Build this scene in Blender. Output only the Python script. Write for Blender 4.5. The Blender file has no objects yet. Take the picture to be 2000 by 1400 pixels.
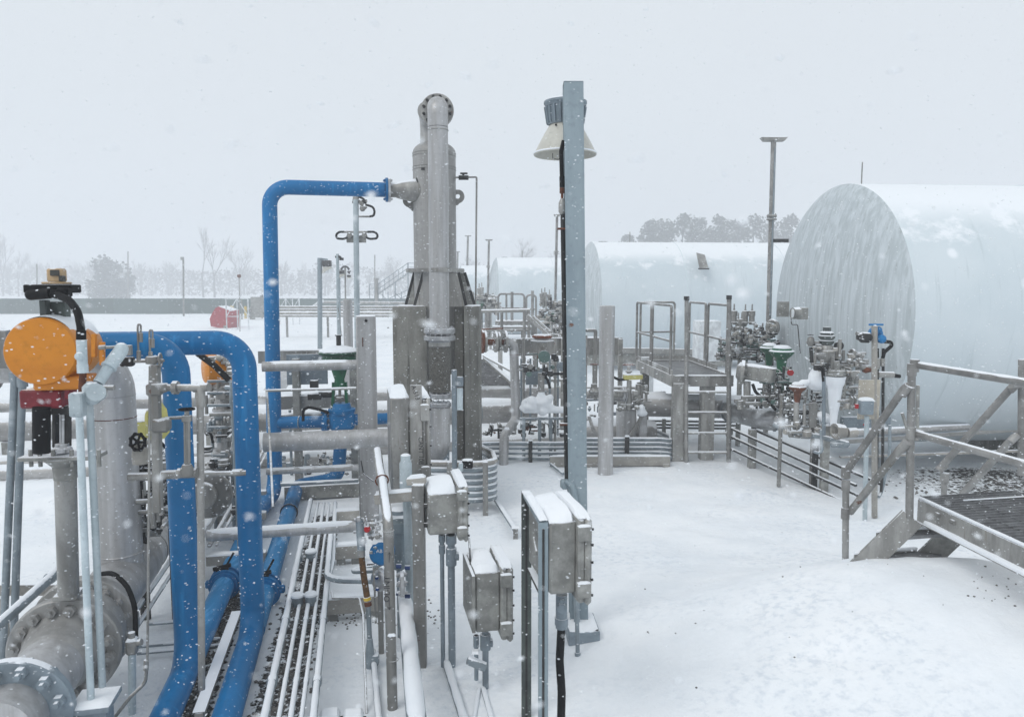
import bpy, math, random
from mathutils import Vector, Matrix, noise
V = Vector
random.seed(7)
S = bpy.context.scene
COL = S.collection
# ------------------------------------------------------------------ survey of the place
F = 1440.0                      # focal length of the photograph, in its pixels
H = 2.6                         # eye height above the ground
PITCH = math.atan(138 / F)
CP, SP = math.cos(PITCH), math.sin(PITCH)

def ray(px, py):
    a, b = (px - 1000) / F, (700 - py) / F
    return V((a, CP + b * SP, -SP + b * CP))
def P(px, py, Y):
    r = ray(px, py)
    return V((r.x * Y / r.y, Y, H + r.z * Y / r.y))
def G(px, py, z=0.0):
    r = ray(px, py)
    t = (z - H) / r.z
    return V((r.x * t, r.y * t, z))
def rr(w, Y):                   # radius in metres of something w photo pixels wide at distance Y
    return w * Y / F / 2
def hity(p, d, py):             # where a line p + t d crosses row py
    k = (700 - py) / F
    # up.dot = k * fwd.dot ; up=(0,SP,CP) fwd=(0,CP,-SP)
    q = p - V((0, 0, H))
    a = q.y * SP + q.z * CP - k * (q.y * CP - q.z * SP)
    b = d.y * SP + d.z * CP - k * (d.y * CP - d.z * SP)
    return p + d * (-a / b)
def hitx(p, d, px):
    k = (px - 1000) / F
    q = p - V((0, 0, H))
    a = q.x - k * (q.y * CP - q.z * SP)
    b = d.x - k * (d.y * CP - d.z * SP)
    return p + d * (-a / b)
def plan(deg):
    a = math.radians(deg)
    return V((math.cos(a), math.sin(a), 0)), V((-math.sin(a), math.cos(a), 0))
E, N = plan(11.8)               # the pipe rack's own east and north
E2, N2 = plan(5)                # the tanks' east and north
Z = V((0, 0, 1))

# ------------------------------------------------------------------ materials
def _nodes(m):
    m.use_nodes = True
    nt = m.node_tree
    nt.nodes.clear()
    return nt, nt.nodes, nt.links
def noise_tex(n, l, src, scale, detail=4, rough=.55, stretch=None):
    t = n.new('ShaderNodeTexNoise')
    t.inputs['Scale'].default_value = scale
    t.inputs['Detail'].default_value = detail
    t.inputs['Roughness'].default_value = rough
    if stretch:
        mp = n.new('ShaderNodeMapping')
        mp.inputs['Scale'].default_value = stretch
        l.new(src, mp.inputs['Vector']); src = mp.outputs[0]
    l.new(src, t.inputs['Vector'])
    return t.outputs['Fac']
def ramp(n, l, src, a, b, lo=0., hi=1.):
    r = n.new('ShaderNodeMapRange')
    r.interpolation_type = 'SMOOTHSTEP'
    r.inputs['From Min'].default_value = a
    r.inputs['From Max'].default_value = b
    r.inputs['To Min'].default_value = lo
    r.inputs['To Max'].default_value = hi
    l.new(src, r.inputs['Value'])
    return r.outputs[0]
def mixc(n, l, f, a, b):
    m = n.new('ShaderNodeMix'); m.data_type = 'RGBA'
    if hasattr(f, 'links'): l.new(f, m.inputs[0])
    else: m.inputs[0].default_value = f
    for i, c in ((6, a), (7, b)):
        if hasattr(c, 'links'): l.new(c, m.inputs[i])
        else: m.inputs[i].default_value = (*c, 1)
    return m.outputs[2]
def mth(n, l, op, a, b):
    m = n.new('ShaderNodeMath'); m.operation = op
    for i, c in ((0, a), (1, b)):
        if hasattr(c, 'links'): l.new(c, m.inputs[i])
        else: m.inputs[i].default_value = c
    m.use_clamp = op in ('MULTIPLY', 'ADD')
    return m.outputs[0]
SNOWC = (.86, .89, .93)
def mat(name, base, second=None, rough=.55, metal=0., snow=.5, scale=6, stretch=None, cover=.5, rust=0., bump=.15, streak=None, spec=.4):
    """weathered surface; snow = how much of its upward faces carries snow"""
    m = bpy.data.materials.new(name)
    nt, n, l = _nodes(m)
    out = n.new('ShaderNodeOutputMaterial'); b = n.new('ShaderNodeBsdfPrincipled')
    l.new(b.outputs[0], out.inputs[0])
    g = n.new('ShaderNodeNewGeometry')
    pos = g.outputs['Position']
    second = second or tuple(c * .72 for c in base)
    f1 = noise_tex(n, l, pos, scale, 6, .62, stretch)
    col = mixc(n, l, ramp(n, l, f1, .35, .65), second, base)
    fine = noise_tex(n, l, pos, scale * 9, 3, .6)
    col = mixc(n, l, ramp(n, l, fine, .5, .75, 0, .35), col, tuple(c * .55 for c in base))
    if streak:
        f2 = noise_tex(n, l, pos, streak[0], 5, .6, streak[1])
        col = mixc(n, l, ramp(n, l, f2, streak[3], streak[4]), col, streak[2])
    if rust:
        f3 = noise_tex(n, l, pos, 9, 6, .7)
        col = mixc(n, l, ramp(n, l, f3, .72 - rust * .3, .78 - rust * .3), col, (.13, .05, .025))
    oi = n.new('ShaderNodeObjectInfo'); hv = n.new('ShaderNodeHueSaturation'); l.new(col, hv.inputs['Color'])
    l.new(ramp(n, l, oi.outputs['Random'], 0, 1, .86, 1.13), hv.inputs['Value']); col = hv.outputs[0]
    sx = n.new('ShaderNodeSeparateXYZ'); l.new(g.outputs['Normal'], sx.inputs[0])
    r = rough
    if snow > 0:
        ns = noise_tex(n, l, pos, 14, 5, .7)
        up = mth(n, l, 'ADD', sx.outputs[2], mth(n, l, 'MULTIPLY', mth(n, l, 'SUBTRACT', ns, .5), .9))
        sf = ramp(n, l, up, 1.02 - snow * .75 + (.5 if snow < .15 else 0), 1.1 - snow * .62 + (.5 if snow < .15 else 0))
        # wind-driven specks stuck to the sides
        vo = n.new('ShaderNodeTexVoronoi'); vo.inputs['Scale'].default_value = 38
        mp = n.new('ShaderNodeMapping'); mp.inputs['Scale'].default_value = (.55, .55, 1)
        l.new(pos, mp.inputs[0]); l.new(mp.outputs[0], vo.inputs['Vector'])
        sp = ramp(n, l, vo.outputs['Distance'], .13, .20, .85, 0)
        gate = ramp(n, l, noise_tex(n, l, pos, 11, 3), .46, .58)
        sp = mth(n, l, 'MULTIPLY', sp, gate)
        sf = mth(n, l, 'MAXIMUM', sf, sp)
        col = mixc(n, l, sf, col, SNOWC)
        rm = n.new('ShaderNodeMapRange'); l.new(sf, rm.inputs['Value'])
        rm.inputs['To Min'].default_value = rough; rm.inputs['To Max'].default_value = .85
        l.new(rm.outputs[0], b.inputs['Roughness'])
        mm = n.new('ShaderNodeMapRange'); l.new(sf, mm.inputs['Value'])
        mm.inputs['To Min'].default_value = metal; mm.inputs['To Max'].default_value = 0
        l.new(mm.outputs[0], b.inputs['Metallic'])
    else:
        b.inputs['Roughness'].default_value = rough
        b.inputs['Metallic'].default_value = metal
    b.inputs['Specular IOR Level'].default_value = spec
    l.new(col, b.inputs['Base Color'])
    if bump:
        bp = n.new('ShaderNodeBump'); bp.inputs['Strength'].default_value = bump
        bp.inputs['Distance'].default_value = .01
        l.new(fine, bp.inputs['Height']); l.new(bp.outputs[0], b.inputs['Normal'])
    return m
M = {}
M['galv'] = mat('galvanised steel', (.27, .315, .345), (.19, .225, .25), .5, .25, .5)
M['galvlight'] = mat('painted conduit', (.50, .57, .60), (.40, .47, .50), .5, .1, .4)
M['pole'] = mat('zinc grey paint', (.25, .305, .335), (.20, .25, .28), .5, .1, .12, scale=2.5, stretch=(3, 3, .4), rust=.12)
M['dark'] = mat('dark steel', (.055, .055, .055), (.025, .025, .025), .55, .1, .4, spec=.2)
M['darkgreen'] = mat('wet dark strut', (.10, .12, .11), (.06, .07, .07), .45, .3, .3)
M['steel'] = mat('weathered stainless', (.36, .355, .34), (.21, .207, .197), .45, .35, .5, stretch=(1, 1, .3), rust=.2, streak=(7, (3, 3, .3), (.19, .17, .14), .58, .76))
M['steelsnow'] = mat('snowy stainless', (.40, .39, .375), (.30, .295, .28), .45, .3, .85)
M['bright'] = mat('bright stainless', (.55, .56, .57), (.36, .36, .37), .28, .7, .32)
M['riser'] = mat('brushed stainless pipe', (.49, .49, .495), (.36, .355, .35), .42, .35, .12, scale=3, stretch=(4, 4, .25), rust=.05)
M['tan'] = mat('tan grey channel', (.42, .40, .365), (.32, .305, .28), .6, .1, .6)
M['box'] = mat('wet cast box', (.335, .335, .315), (.20, .20, .19), .5, .2, .5, scale=9, rust=.04)
M['conc'] = mat('wet concrete', (.27, .267, .245), (.165, .162, .148), .75, 0, .35, scale=4, stretch=(1, 1, .35), bump=.3, streak=(6, (3, 3, .25), (.10, .098, .088), .54, .74))
M['vessel'] = mat('vessel steel', (.41, .405, .395), (.29, .287, .278), .5, .25, .12, scale=2.2, stretch=(2.5, 2.5, .2), rust=.04,
                  streak=(5, (3, 3, .12), (.42, .42, .42), .55, .7))
M['mesh'] = mat('braided metal', (.17, .165, .15), (.08, .078, .07), .6, .4, .25, scale=60, bump=.8)
M['blue'] = mat('blue enamel', (.003, .165, .41), (.003, .135, .34), .4, 0, .10, scale=2, bump=.04, spec=.3, streak=(5, (2.5, 2.5, .35), (.02, .24, .54), .52, .78))
M['bluelight'] = mat('blue enamel dusted', (.006, .205, .47), (.005, .17, .39), .45, 0, .14, scale=2, bump=.05, spec=.35, streak=(6, (3, .5, 3), (.09, .32, .60), .50, .75))
M['navy'] = mat('dark blue casting', (.004, .035, .16), (.004, .025, .1), .4, 0, .5)
M['orange'] = mat('orange enamel', (.72, .26, .012), (.60, .20, .008), .42, 0, .12, scale=2.5, bump=.03, streak=(14, (1, 1, .3), (.42, .15, .02), .60, .80))
M['red'] = mat('dark red casting', (.20, .012, .022), (.13, .009, .015), .45, 0, .3)
M['redbox'] = mat('red fibreglass', (.45, .045, .06), (.36, .035, .05), .5, 0, .5)
M['redhot'] = mat('red handle', (.42, .01, .015), None, .5, 0, .3)
M['yellow'] = mat('pale yellow plastic', (.72, .67, .20), (.60, .56, .2), .5, 0, .5)
M['yellowpaint'] = mat('yellow paint', (.72, .50, .07), None, .6, 0, .3)
M['green'] = mat('green enamel', (.006, .11, .05), (.005, .07, .035), .4, 0, .35)
M['palegreen'] = mat('grey green gauge', (.12, .20, .18), (.08, .14, .13), .45, 0, .3)
M['black'] = mat('black rubber', (.004, .004, .005), (.008, .008, .009), .6, 0, .12, spec=.15)
M['rust'] = mat('rusty iron', (.18, .06, .028), (.09, .03, .016), .8, 0, .35, scale=12)
M['brownhose'] = mat('brown braided hose', (.13, .065, .022), (.06, .03, .012), .7, 0, .2, scale=50, bump=.6)
M['tansensor'] = mat('tan sensor housing', (.52, .36, .20), (.42, .29, .17), .5, 0, .3)
M['clear'] = mat('sooty window', (.05, .05, .045), None, .15, 0, 0)
M['lampshade'] = mat('cream reflector', (.60, .59, .53), (.50, .485, .43), .35, 0, .28, scale=4)
M['white'] = mat('white paint', (.72, .75, .77), None, .5, 0, .4)
M['cabinet'] = mat('grey cabinet paint', (.24, .29, .33), None, .5, 0, .4)
M['insul'] = mat('insulation jacket', (.44, .43, .42), (.30, .295, .29), .4, .35, .62, scale=3, stretch=(.6, 2, 2))
M['beigeplate'] = mat('beige plate', (.42, .385, .32), (.34, .31, .26), .65, 0, .3)
M['grating'] = mat('grating steel', (.24, .245, .25), (.15, .15, .155), .5, .3, .12)
M['greybar'] = mat('railing pipe', (.33, .325, .315), (.20, .197, .19), .5, .25, .32, scale=5)
M['fence'] = mat('green screen mesh', (.085, .125, .12), (.065, .10, .095), .9, 0, 0, scale=1.2)
M['bark'] = mat('bark', (.06, .052, .045), None, .9, 0, .3)
M['needles'] = mat('dark winter foliage', (.035, .05, .038), (.055, .065, .05), .9, 0, .30, scale=1.5)
M['twigs'] = mat('twigs', (.07, .062, .056), None, .9, 0, .12)
M['ink'] = mat('black ink', (.03, .03, .035), None, .6, 0, 0)
M['whiteink'] = mat('white print', (.8, .8, .8), None, .6, 0, 0)
M['stone'] = mat('gravel stones', (.20, .19, .175), (.09, .085, .08), .85, 0, .12, scale=25)

def snow_mat(name, bump=.35, frost=False):
    m = bpy.data.materials.new(name)
    nt, n, l = _nodes(m)
    out = n.new('ShaderNodeOutputMaterial'); b = n.new('ShaderNodeBsdfPrincipled')
    l.new(b.outputs[0], out.inputs[0])
    g = n.new('ShaderNodeNewGeometry')
    f = noise_tex(n, l, g.outputs['Position'], 1.3, 6, .6)
    l.new(mixc(n, l, ramp(n, l, f, .3, .7), (.83, .865, .905), (.90, .92, .945)), b.inputs['Base Color'])
    b.inputs['Roughness'].default_value = .85
    b.inputs['Specular IOR Level'].default_value = .15
    bp = n.new('ShaderNodeBump'); bp.inputs['Strength'].default_value = bump; bp.inputs['Distance'].default_value = .01
    l.new(noise_tex(n, l, g.outputs['Position'], 45, 5, .7), bp.inputs['Height'])
    l.new(bp.outputs[0], b.inputs['Normal'])
    return m
M['snow'] = snow_mat('settled snow')

# ------------------------------------------------------------------ mesh building
def frame(ax):
    ax = ax.normalized()
    up = V((0, 0, 1)) if abs(ax.z) < .95 else V((1, 0, 0))
    u = up.cross(ax).normalized()
    return u, ax.cross(u).normalized(), ax

def fillet(pts, br, seg=6):
    pts = [V(p) for p in pts]
    out = [pts[0]]
    for i in range(1, len(pts) - 1):
        a, b, c = pts[i - 1], pts[i], pts[i + 1]
        d1, d2 = (a - b), (c - b)
        l1, l2 = d1.length, d2.length
        if l1 < 1e-6 or l2 < 1e-6: continue
        d1 /= l1; d2 /= l2
        ang = d1.angle(d2)
        if ang > 3.1 or br <= 0:
            out.append(b); continue
        t = min(br / math.tan(ang / 2), l1 * .48, l2 * .48)
        r = t * math.tan(ang / 2)
        bis = (d1 + d2).normalized()
        cen = b + bis * (r / math.sin(ang / 2))
        s, e = b + d1 * t - cen, b + d2 * t - cen
        tot = s.angle(e)
        k = max(2, int(seg * tot / 1.57 + .5))
        axis = s.cross(e).normalized()
        for j in range(k + 1):
            out.append(cen + Matrix.Rotation(tot * j / k, 3, axis) @ s)
    out.append(pts[-1])
    return out

class MB:
    def __init__(s):
        s.v, s.f = [], []
    def add(s, vs, fs):
        o = len(s.v)
        s.v += [V(v) for v in vs]
        s.f += [[i + o for i in f] for f in fs]
        return s
    def sweep(s, pts, rad, seg=12, cap=True, closed=False, ph=0.):
        k = len(pts)
        pts = [V(p) for p in pts]
        rads = rad if isinstance(rad, (list, tuple)) else [rad] * k
        vs, fs = [], []
        u = None
        for i, p in enumerate(pts):
            if closed: t = pts[(i + 1) % k] - pts[i - 1]
            else: t = pts[min(i + 1, k - 1)] - pts[max(i - 1, 0)]
            if t.length < 1e-9: t = V((0, 0, 1))
            t.normalize()
            if u is None: u = frame(t)[0]
            u = (u - t * u.dot(t))
            if u.length < 1e-6: u = frame(t)[0]
            u.normalize()
            w = t.cross(u)
            for j in range(seg):
                a = 2 * math.pi * j / seg + ph
                vs.append(p + (u * math.cos(a) + w * math.sin(a)) * rads[i])
        m = k if closed else k - 1
        for i in range(m):
            for j in range(seg):
                a, b = i * seg + j, i * seg + (j + 1) % seg
                c, d = ((i + 1) % k) * seg + (j + 1) % seg, ((i + 1) % k) * seg + j
                fs.append([a, b, c, d])
        if cap and not closed:
            fs.append(list(range(seg))[::-1]); fs.append([(k - 1) * seg + j for j in range(seg)])
        return s.add(vs, fs)
    def tube(s, pts, r, br=0., seg=12, bseg=6):
        return s.sweep(fillet(pts, br, bseg) if br else pts, r, seg)
    def cyl(s, a, b, r, r2=None, seg=16):
        return s.sweep([a, b], [r, r if r2 is None else r2], seg)
    def lathe(s, o, ax, prof, seg=24, cap=True):
        """prof = [(distance along axis, radius)...]"""
        u, w, a = frame(ax)
        vs, fs = [], []
        for (h, r) in prof:
            for j in range(seg):
                t = 2 * math.pi * j / seg
                vs.append(o + a * h + (u * math.cos(t) + w * math.sin(t)) * max(r, 1e-4))
        for i in range(len(prof) - 1):
            for j in range(seg):
                fs.append([i * seg + j, i * seg + (j + 1) % seg, (i + 1) * seg + (j + 1) % seg, (i + 1) * seg + j])
        if cap:
            fs.append(list(range(seg))[::-1]); fs.append([(len(prof) - 1) * seg + j for j in range(seg)])
        return s.add(vs, fs)
    def ball(s, c, r, seg=12, squash=1.):
        k = 7
        return s.lathe(c - V((0, 0, r * squash)), Z, [(r * squash * (1 - math.cos(math.pi * i / k)), r * math.sin(math.pi * i / k)) for i in range(k + 1)], seg)
    def box(s, c, size, ax=None, bev=None, up=None):
        """c centre, size (along ax, across, up)"""
        x = (ax or V((1, 0, 0))).normalized()
        z = (up or Z); z = (z - x * z.dot(x)).normalized()
        y = z.cross(x)
        h = [d / 2 for d in size]
        b = min(size) * .08 if bev is None else bev
        b = min(b, min(h) * .9)
        vs, idx = [], {}
        for sx in (-1, 1):
            for sy in (-1, 1):
                for sz in (-1, 1):
                    for k in range(3):
                        q = [sx * h[0], sy * h[1], sz * h[2]]
                        for m in range(3):
                            if m != k: q[m] -= (sx, sy, sz)[m] * b
                        idx[(sx, sy, sz, k)] = len(vs)
                        vs.append(c + x * q[0] + y * q[1] + z * q[2])
        fs = []
        sg = (-1, 1)
        for k in range(3):
            for s1 in sg:
                a, bb = [(m) for m in range(3) if m != k]
                def key(p, q):
                    t = [0, 0, 0]; t[k] = s1; t[a] = p; t[bb] = q
                    return idx[(t[0], t[1], t[2], k)]
                f = [key(-1, -1), key(1, -1), key(1, 1), key(-1, 1)]
                flip = (s1 == 1) != (k != 1)
                fs.append(f[::-1] if flip else f)
        for k in range(3):       # edges along k
            a, bb = [m for m in range(3) if m != k]
            for s1 in sg:
                for s2 in sg:
                    def kk(e, face):
                        t = [0, 0, 0]; t[k] = e; t[a] = s1; t[bb] = s2
                        return idx[(t[0], t[1], t[2], face)]
                    fs.append([kk(-1, a), kk(1, a), kk(1, bb), kk(-1, bb)])
        for sx in sg:
            for sy in sg:
                for sz in sg:
                    fs.append([idx[(sx, sy, sz, 0)], idx[(sx, sy, sz, 1)], idx[(sx, sy, sz, 2)]])
        return s.add(vs, fs)
    def prism(s, poly, d):
        """flat polygon (world points) given thickness vector d"""
        k = len(poly)
        poly = [V(p) for p in poly]
        return s.add([p - d * .5 for p in poly] + [p + d * .5 for p in poly],
                     [list(range(k))[::-1], list(range(k, 2 * k))] + [[i, (i + 1) % k, k + (i + 1) % k, k + i] for i in range(k)])
    def bar(s, a, b, w, h=None, up=None, bev=None):
        a, b = V(a), V(b)
        d = b - a
        return s.box((a + b) / 2, (d.length, w, h or w), d, bev, up if up else (Z if abs(d.normalized().z) < .9 else V((0, 1, 0))))
    def flange(s, c, ax, R, t=.03, nb=8, br=None, heads=True, seg=28):
        ax = ax.normalized()
        c = V(c)
        b = t * .12
        s.lathe(c - ax * t / 2, ax, [(0, R - b), (b, R), (t - b, R), (t, R - b)], seg)
        if nb:
            u, w, a = frame(ax)
            br = br or R * .08
            for i in range(nb):
                an = 2 * math.pi * (i + .5) / nb
                q = c + (u * math.cos(an) + w * math.sin(an)) * (R * .82)
                s.cyl(q - ax * (t / 2 + br * 1.1), q + ax * (t / 2 + br * 1.1), br, seg=6)
                s.cyl(q - ax * (t / 2 + br * 1.9), q + ax * (t / 2 + br * 1.9), br * .5, seg=6)
        return s
    def ring(s, c, ax, R, r, seg=24, rs=8):
        u, w, a = frame(ax)
        return s.sweep([c + (u * math.cos(2 * math.pi * i / seg) + w * math.sin(2 * math.pi * i / seg)) * R for i in range(seg)], r, rs, closed=True)
    def wheel(s, c, ax, R, r=None, spokes=5, lobes=False):
        u, w, a = frame(ax)
        r = r or R * .13
        s.ring(c, ax, R, r, 20, 6)
        s.cyl(c - a * r * 1.5, c + a * r * 1.5, R * .22, seg=8)
        for i in range(spokes):
            t = 2 * math.pi * i / spokes
            d = u * math.cos(t) + w * math.sin(t)
            s.cyl(c, c + d * R, r * .8, seg=6)
        if lobes:
            for i in range(8):
                t = 2 * math.pi * (i + .5) / 8
                s.ball(c + (u * math.cos(t) + w * math.sin(t)) * R * 1.06, r * 1.35, 6)
        return s
    def mesh(s, name, mt, origin=V((0, 0, 0)), sharp=38):
        me = bpy.data.meshes.new(name)
        me.from_pydata([v - origin for v in s.v], [], s.f)
        me.validate()
        me.materials.append(mt)
        import bmesh
        bm = bmesh.new(); bm.from_mesh(me)
        bmesh.ops.recalc_face_normals(bm, faces=bm.faces)
        bm.to_mesh(me); bm.free()
        me.shade_smooth()
        me.set_sharp_from_angle(angle=math.radians(sharp))
        return me

def link(o):
    COL.objects.link(o); return o
USED = {}
def tag(o, label, cat, group=None, kind=None):
    if label: o['label'] = label
    if cat: o['category'] = cat
    if group: o['group'] = group
    if kind: o['kind'] = kind
    return o
class Thing:
    def __init__(s, name, label, cat, loc, group=None):
        s.o = link(bpy.data.objects.new(name, None))
        s.o.empty_display_size = .2
        s.loc = V(loc); s.o.location = s.loc
        tag(s.o, label, cat, group)
    def part(s, name, mb, mt, parent=None, label=None, kind=None, sharp=38):
        o = link(bpy.data.objects.new(name, mb.mesh(name, M[mt] if isinstance(mt, str) else mt, s.loc, sharp)))
        o.parent = parent or s.o
        if label: o['label'] = label
        if kind: o['kind'] = kind
        return o
def each(T, name, mbs, mt, **k):
    return [T.part(name, q, mt, **k) for q in mbs]
def solo(name, label, cat, mb, mt, group=None, kind=None, sharp=38):
    xs = [v.x for v in mb.v]; ys = [v.y for v in mb.v]; zs = [v.z for v in mb.v]
    org = V(((min(xs) + max(xs)) / 2, (min(ys) + max(ys)) / 2, min(zs)))
    o = link(bpy.data.objects.new(name, mb.mesh(name, M[mt] if isinstance(mt, str) else mt, org, sharp)))
    o.location = org
    return tag(o, label, cat, group, kind)
def copytree(t, loc, label=None, rot=0., scale=1.):
    def rec(o, par):
        c = link(o.copy()); c.parent = par
        for ch in o.children: rec(ch, c)
        return c
    c = rec(t.o, None)
    c.location = loc; c.rotation_euler = (0, 0, rot); c.scale = (scale,) * 3
    if label: c['label'] = label
    return c

# snow that has settled on things
def snow_tube(pts, r, br=0., amt=1., mb=None, seg=10):
    mb = mb or MB()
    p = fillet(pts, br) if br else [V(q) for q in pts]
    q = []
    for i in range(len(p) - 1):
        L = (p[i + 1] - p[i]).length
        k = max(1, min(60, int(L / (r * 2.2))))
        q += [p[i].lerp(p[i + 1], j / k) for j in range(k)]
    q.append(p[-1])
    rad = [r * (.93 + .10 * noise.noise(x * 9)) for x in q]
    rad[0] *= .8; rad[-1] *= .8
    return mb.sweep([x + Z * r * (.30 * amt + .16 * noise.noise(x * 7)) for x in q], rad, seg)
def snow_slab(c, sx, sy, th, ax=None, mb=None, n=9, slope=0.):
    mb = mb or MB()
    x = (ax or V((1, 0, 0))).normalized(); y = Z.cross(x)
    vs, fs = [], []
    for i in range(n):
        for j in range(n):
            a, b = i / (n - 1) * 2 - 1, j / (n - 1) * 2 - 1
            edge = (1 - abs(a) ** 5) * (1 - abs(b) ** 5)
            k = .965 + .075 * noise.noise(V((a * 2.6 + c.x * 7, b * 2.6 + c.z * 3, c.y * 5)))
            p = c + x * a * sx / 2 * k + y * b * sy / 2 * k
            hz = th * (edge ** .35) * (.75 + .5 * noise.noise(V((p.x * 6, p.y * 6, c.z)))) * (1 + slope * a)
            vs.append(p + Z * max(hz, 0))
    for i in range(n - 1):
        for j in range(n - 1):
            fs.append([i * n + j, (i + 1) * n + j, (i + 1) * n + j + 1, i * n + j + 1])
    rim = [i * n for i in range(n)] + [(n - 1) * n + j for j in range(1, n)] + [i * n + n - 1 for i in range(n - 2, -1, -1)] + [j for j in range(n - 2, 0, -1)]
    o = len(vs)
    vs += [V((vs[i].x, vs[i].y, c.z - .004)) for i in rim]
    m = len(rim)
    for i in range(m): fs.append([rim[i], rim[(i + 1) % m], o + (i + 1) % m, o + i])
    fs.append([o + i for i in range(m)])
    return mb.add(vs, fs)
def text_mb(txt, origin, right, up, size):
    cu = bpy.data.curves.new('t', 'FONT'); cu.body = txt; cu.size = size; cu.align_x = 'CENTER'
    cu.offset = size * .004
    o = bpy.data.objects.new('t', cu); link(o)
    dg = bpy.context.evaluated_depsgraph_get()
    me = bpy.data.meshes.new_from_object(o.evaluated_get(dg))
    mb = MB().add([origin + right * v.co.x + up * v.co.y for v in me.vertices], [list(p.vertices) for p in me.polygons])
    bpy.data.objects.remove(o); bpy.data.curves.remove(cu); bpy.data.meshes.remove(me)
    return mb
# ------------------------------------------------------------------ camera, sky, light
cam = bpy.data.cameras.new('camera'); co = link(bpy.data.objects.new('camera', cam))
cam.sensor_width = 36; cam.lens = 36 * F / 2000; cam.clip_end = 3000; cam.clip_start = .05
co.location = (0, 0, H); co.rotation_euler = (math.pi / 2 - PITCH, 0, 0)
S.camera = co
cam.dof.use_dof = True; cam.dof.focus_distance = 8.0; cam.dof.aperture_fstop = 4.0
W = bpy.data.worlds.new('World'); S.world = W; W.use_nodes = True
nt = W.node_tree; n = nt.nodes; l = nt.links; n.clear()
wo = n.new('ShaderNodeOutputWorld'); bg = n.new('ShaderNodeBackground'); l.new(bg.outputs[0], wo.inputs[0])
sky = n.new('ShaderNodeTexSky'); sky.sky_type = 'NISHITA'; sky.sun_disc = False
sky.sun_elevation = math.radians(50); sky.sun_rotation = math.radians(-150); sky.dust_density = 8; sky.air_density = 1.5
hs = n.new('ShaderNodeHueSaturation'); hs.inputs['Saturation'].default_value = .12
l.new(sky.outputs[0], hs.inputs['Color'])
# overcast: the cloud deck evens the sky out
tc = n.new('ShaderNodeTexCoord'); sp = n.new('ShaderNodeSeparateXYZ'); l.new(tc.outputs['Generated'], sp.inputs[0])
gr = ramp(n, l, sp.outputs[2], -.05, .55)
deck = mixc(n, l, gr, (6.9, 7.45, 7.95), (7.75, 8.3, 8.75))
cl = noise_tex(n, l, tc.outputs['Generated'], 2.2, 5, .5)
deck2 = mixc(n, l, ramp(n, l, cl, .3, .7), deck, (7.3, 7.8, 8.3))
fin = mixc(n, l, .93, hs.outputs[0], deck2)
l.new(fin, bg.inputs[0]); bg.inputs[1].default_value = .1
sl = bpy.data.lights.new('sun', 'SUN'); sl.energy = 1.0; sl.angle = math.radians(28); sl.color = (1, .98, .95)
so = link(bpy.data.objects.new('sun', sl)); so.rotation_euler = (math.radians(42), 0, math.radians(-48))
S.view_settings.view_transform = 'Standard'; S.view_settings.look = 'None'; S.view_settings.gamma = 1
S.view_settings.exposure = 0.06
try:
    S.cycles.volume_bounces = 2; S.cycles.max_bounces = 6; S.cycles.diffuse_bounces = 3; S.cycles.glossy_bounces = 2
    S.cycles.use_denoising = True
except Exception: pass

# ------------------------------------------------------------------ ground
def hump(x, y):
    z = 0.
    d = V(((x - 3.1) / (1.75 if x < 3.1 else 2.2), (y - 5.15) / (1.0 if y > 5.15 else 1.7)))
    z += .62 * math.exp(-d.length_squared * .95)
    d = V(((x - 1.7) / 1.2, (y - 4.2) / .8))
    z += .05 * math.exp(-d.length_squared)
    return z
GRAVEL = []    # (x0,y0,x1,y1,halfwidth)
def gz(x, y):
    r = math.hypot(x, y - 4)
    z = hump(x, y)
    z += .018 * noise.noise(V((x * .9, y * .9, 0))) + .008 * noise.noise(V((x * 3.1, y * 3.1, 4)))
    if x > .6: z += (.020 * noise.noise(V((x * 5, y * 5, 9))) + .035 * noise.noise(V((x * 1.7 + y, y * 2.1, 2)))) * min(1, (x - .6)) * max(0, 1 - r / 14)
    if r > 14: z += .05 * noise.noise(V((x * .15, y * .15, 1))) * min(1, (r - 14) / 10)
    return z
def axis(lo, hi, fine_lo, fine_hi, step, g=1.13):
    a = []
    x = fine_lo
    while x <= fine_hi: a.append(x); x += step
    s = step; x = a[-1]
    while x < hi: s *= g; x += s; a.append(x)
    s = step; x = a[0]; pre = []
    while x > lo: s *= g; x -= s; pre.append(x)
    return pre[::-1] + a
xs = axis(-600, 600, -4, 6, .05); ys = axis(-60, 900, 2.6, 9, .05)
gm = MB()
gm.v = [V((x, y, gz(x, y))) for y in ys for x in xs]
nx = len(xs)
gm.f = [[j * nx + i, j * nx + i + 1, (j + 1) * nx + i + 1, (j + 1) * nx + i] for j in range(len(ys) - 1) for i in range(nx - 1)]
hdr0 = G(132, 1262, .45)                       # a point on the big left header
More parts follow.
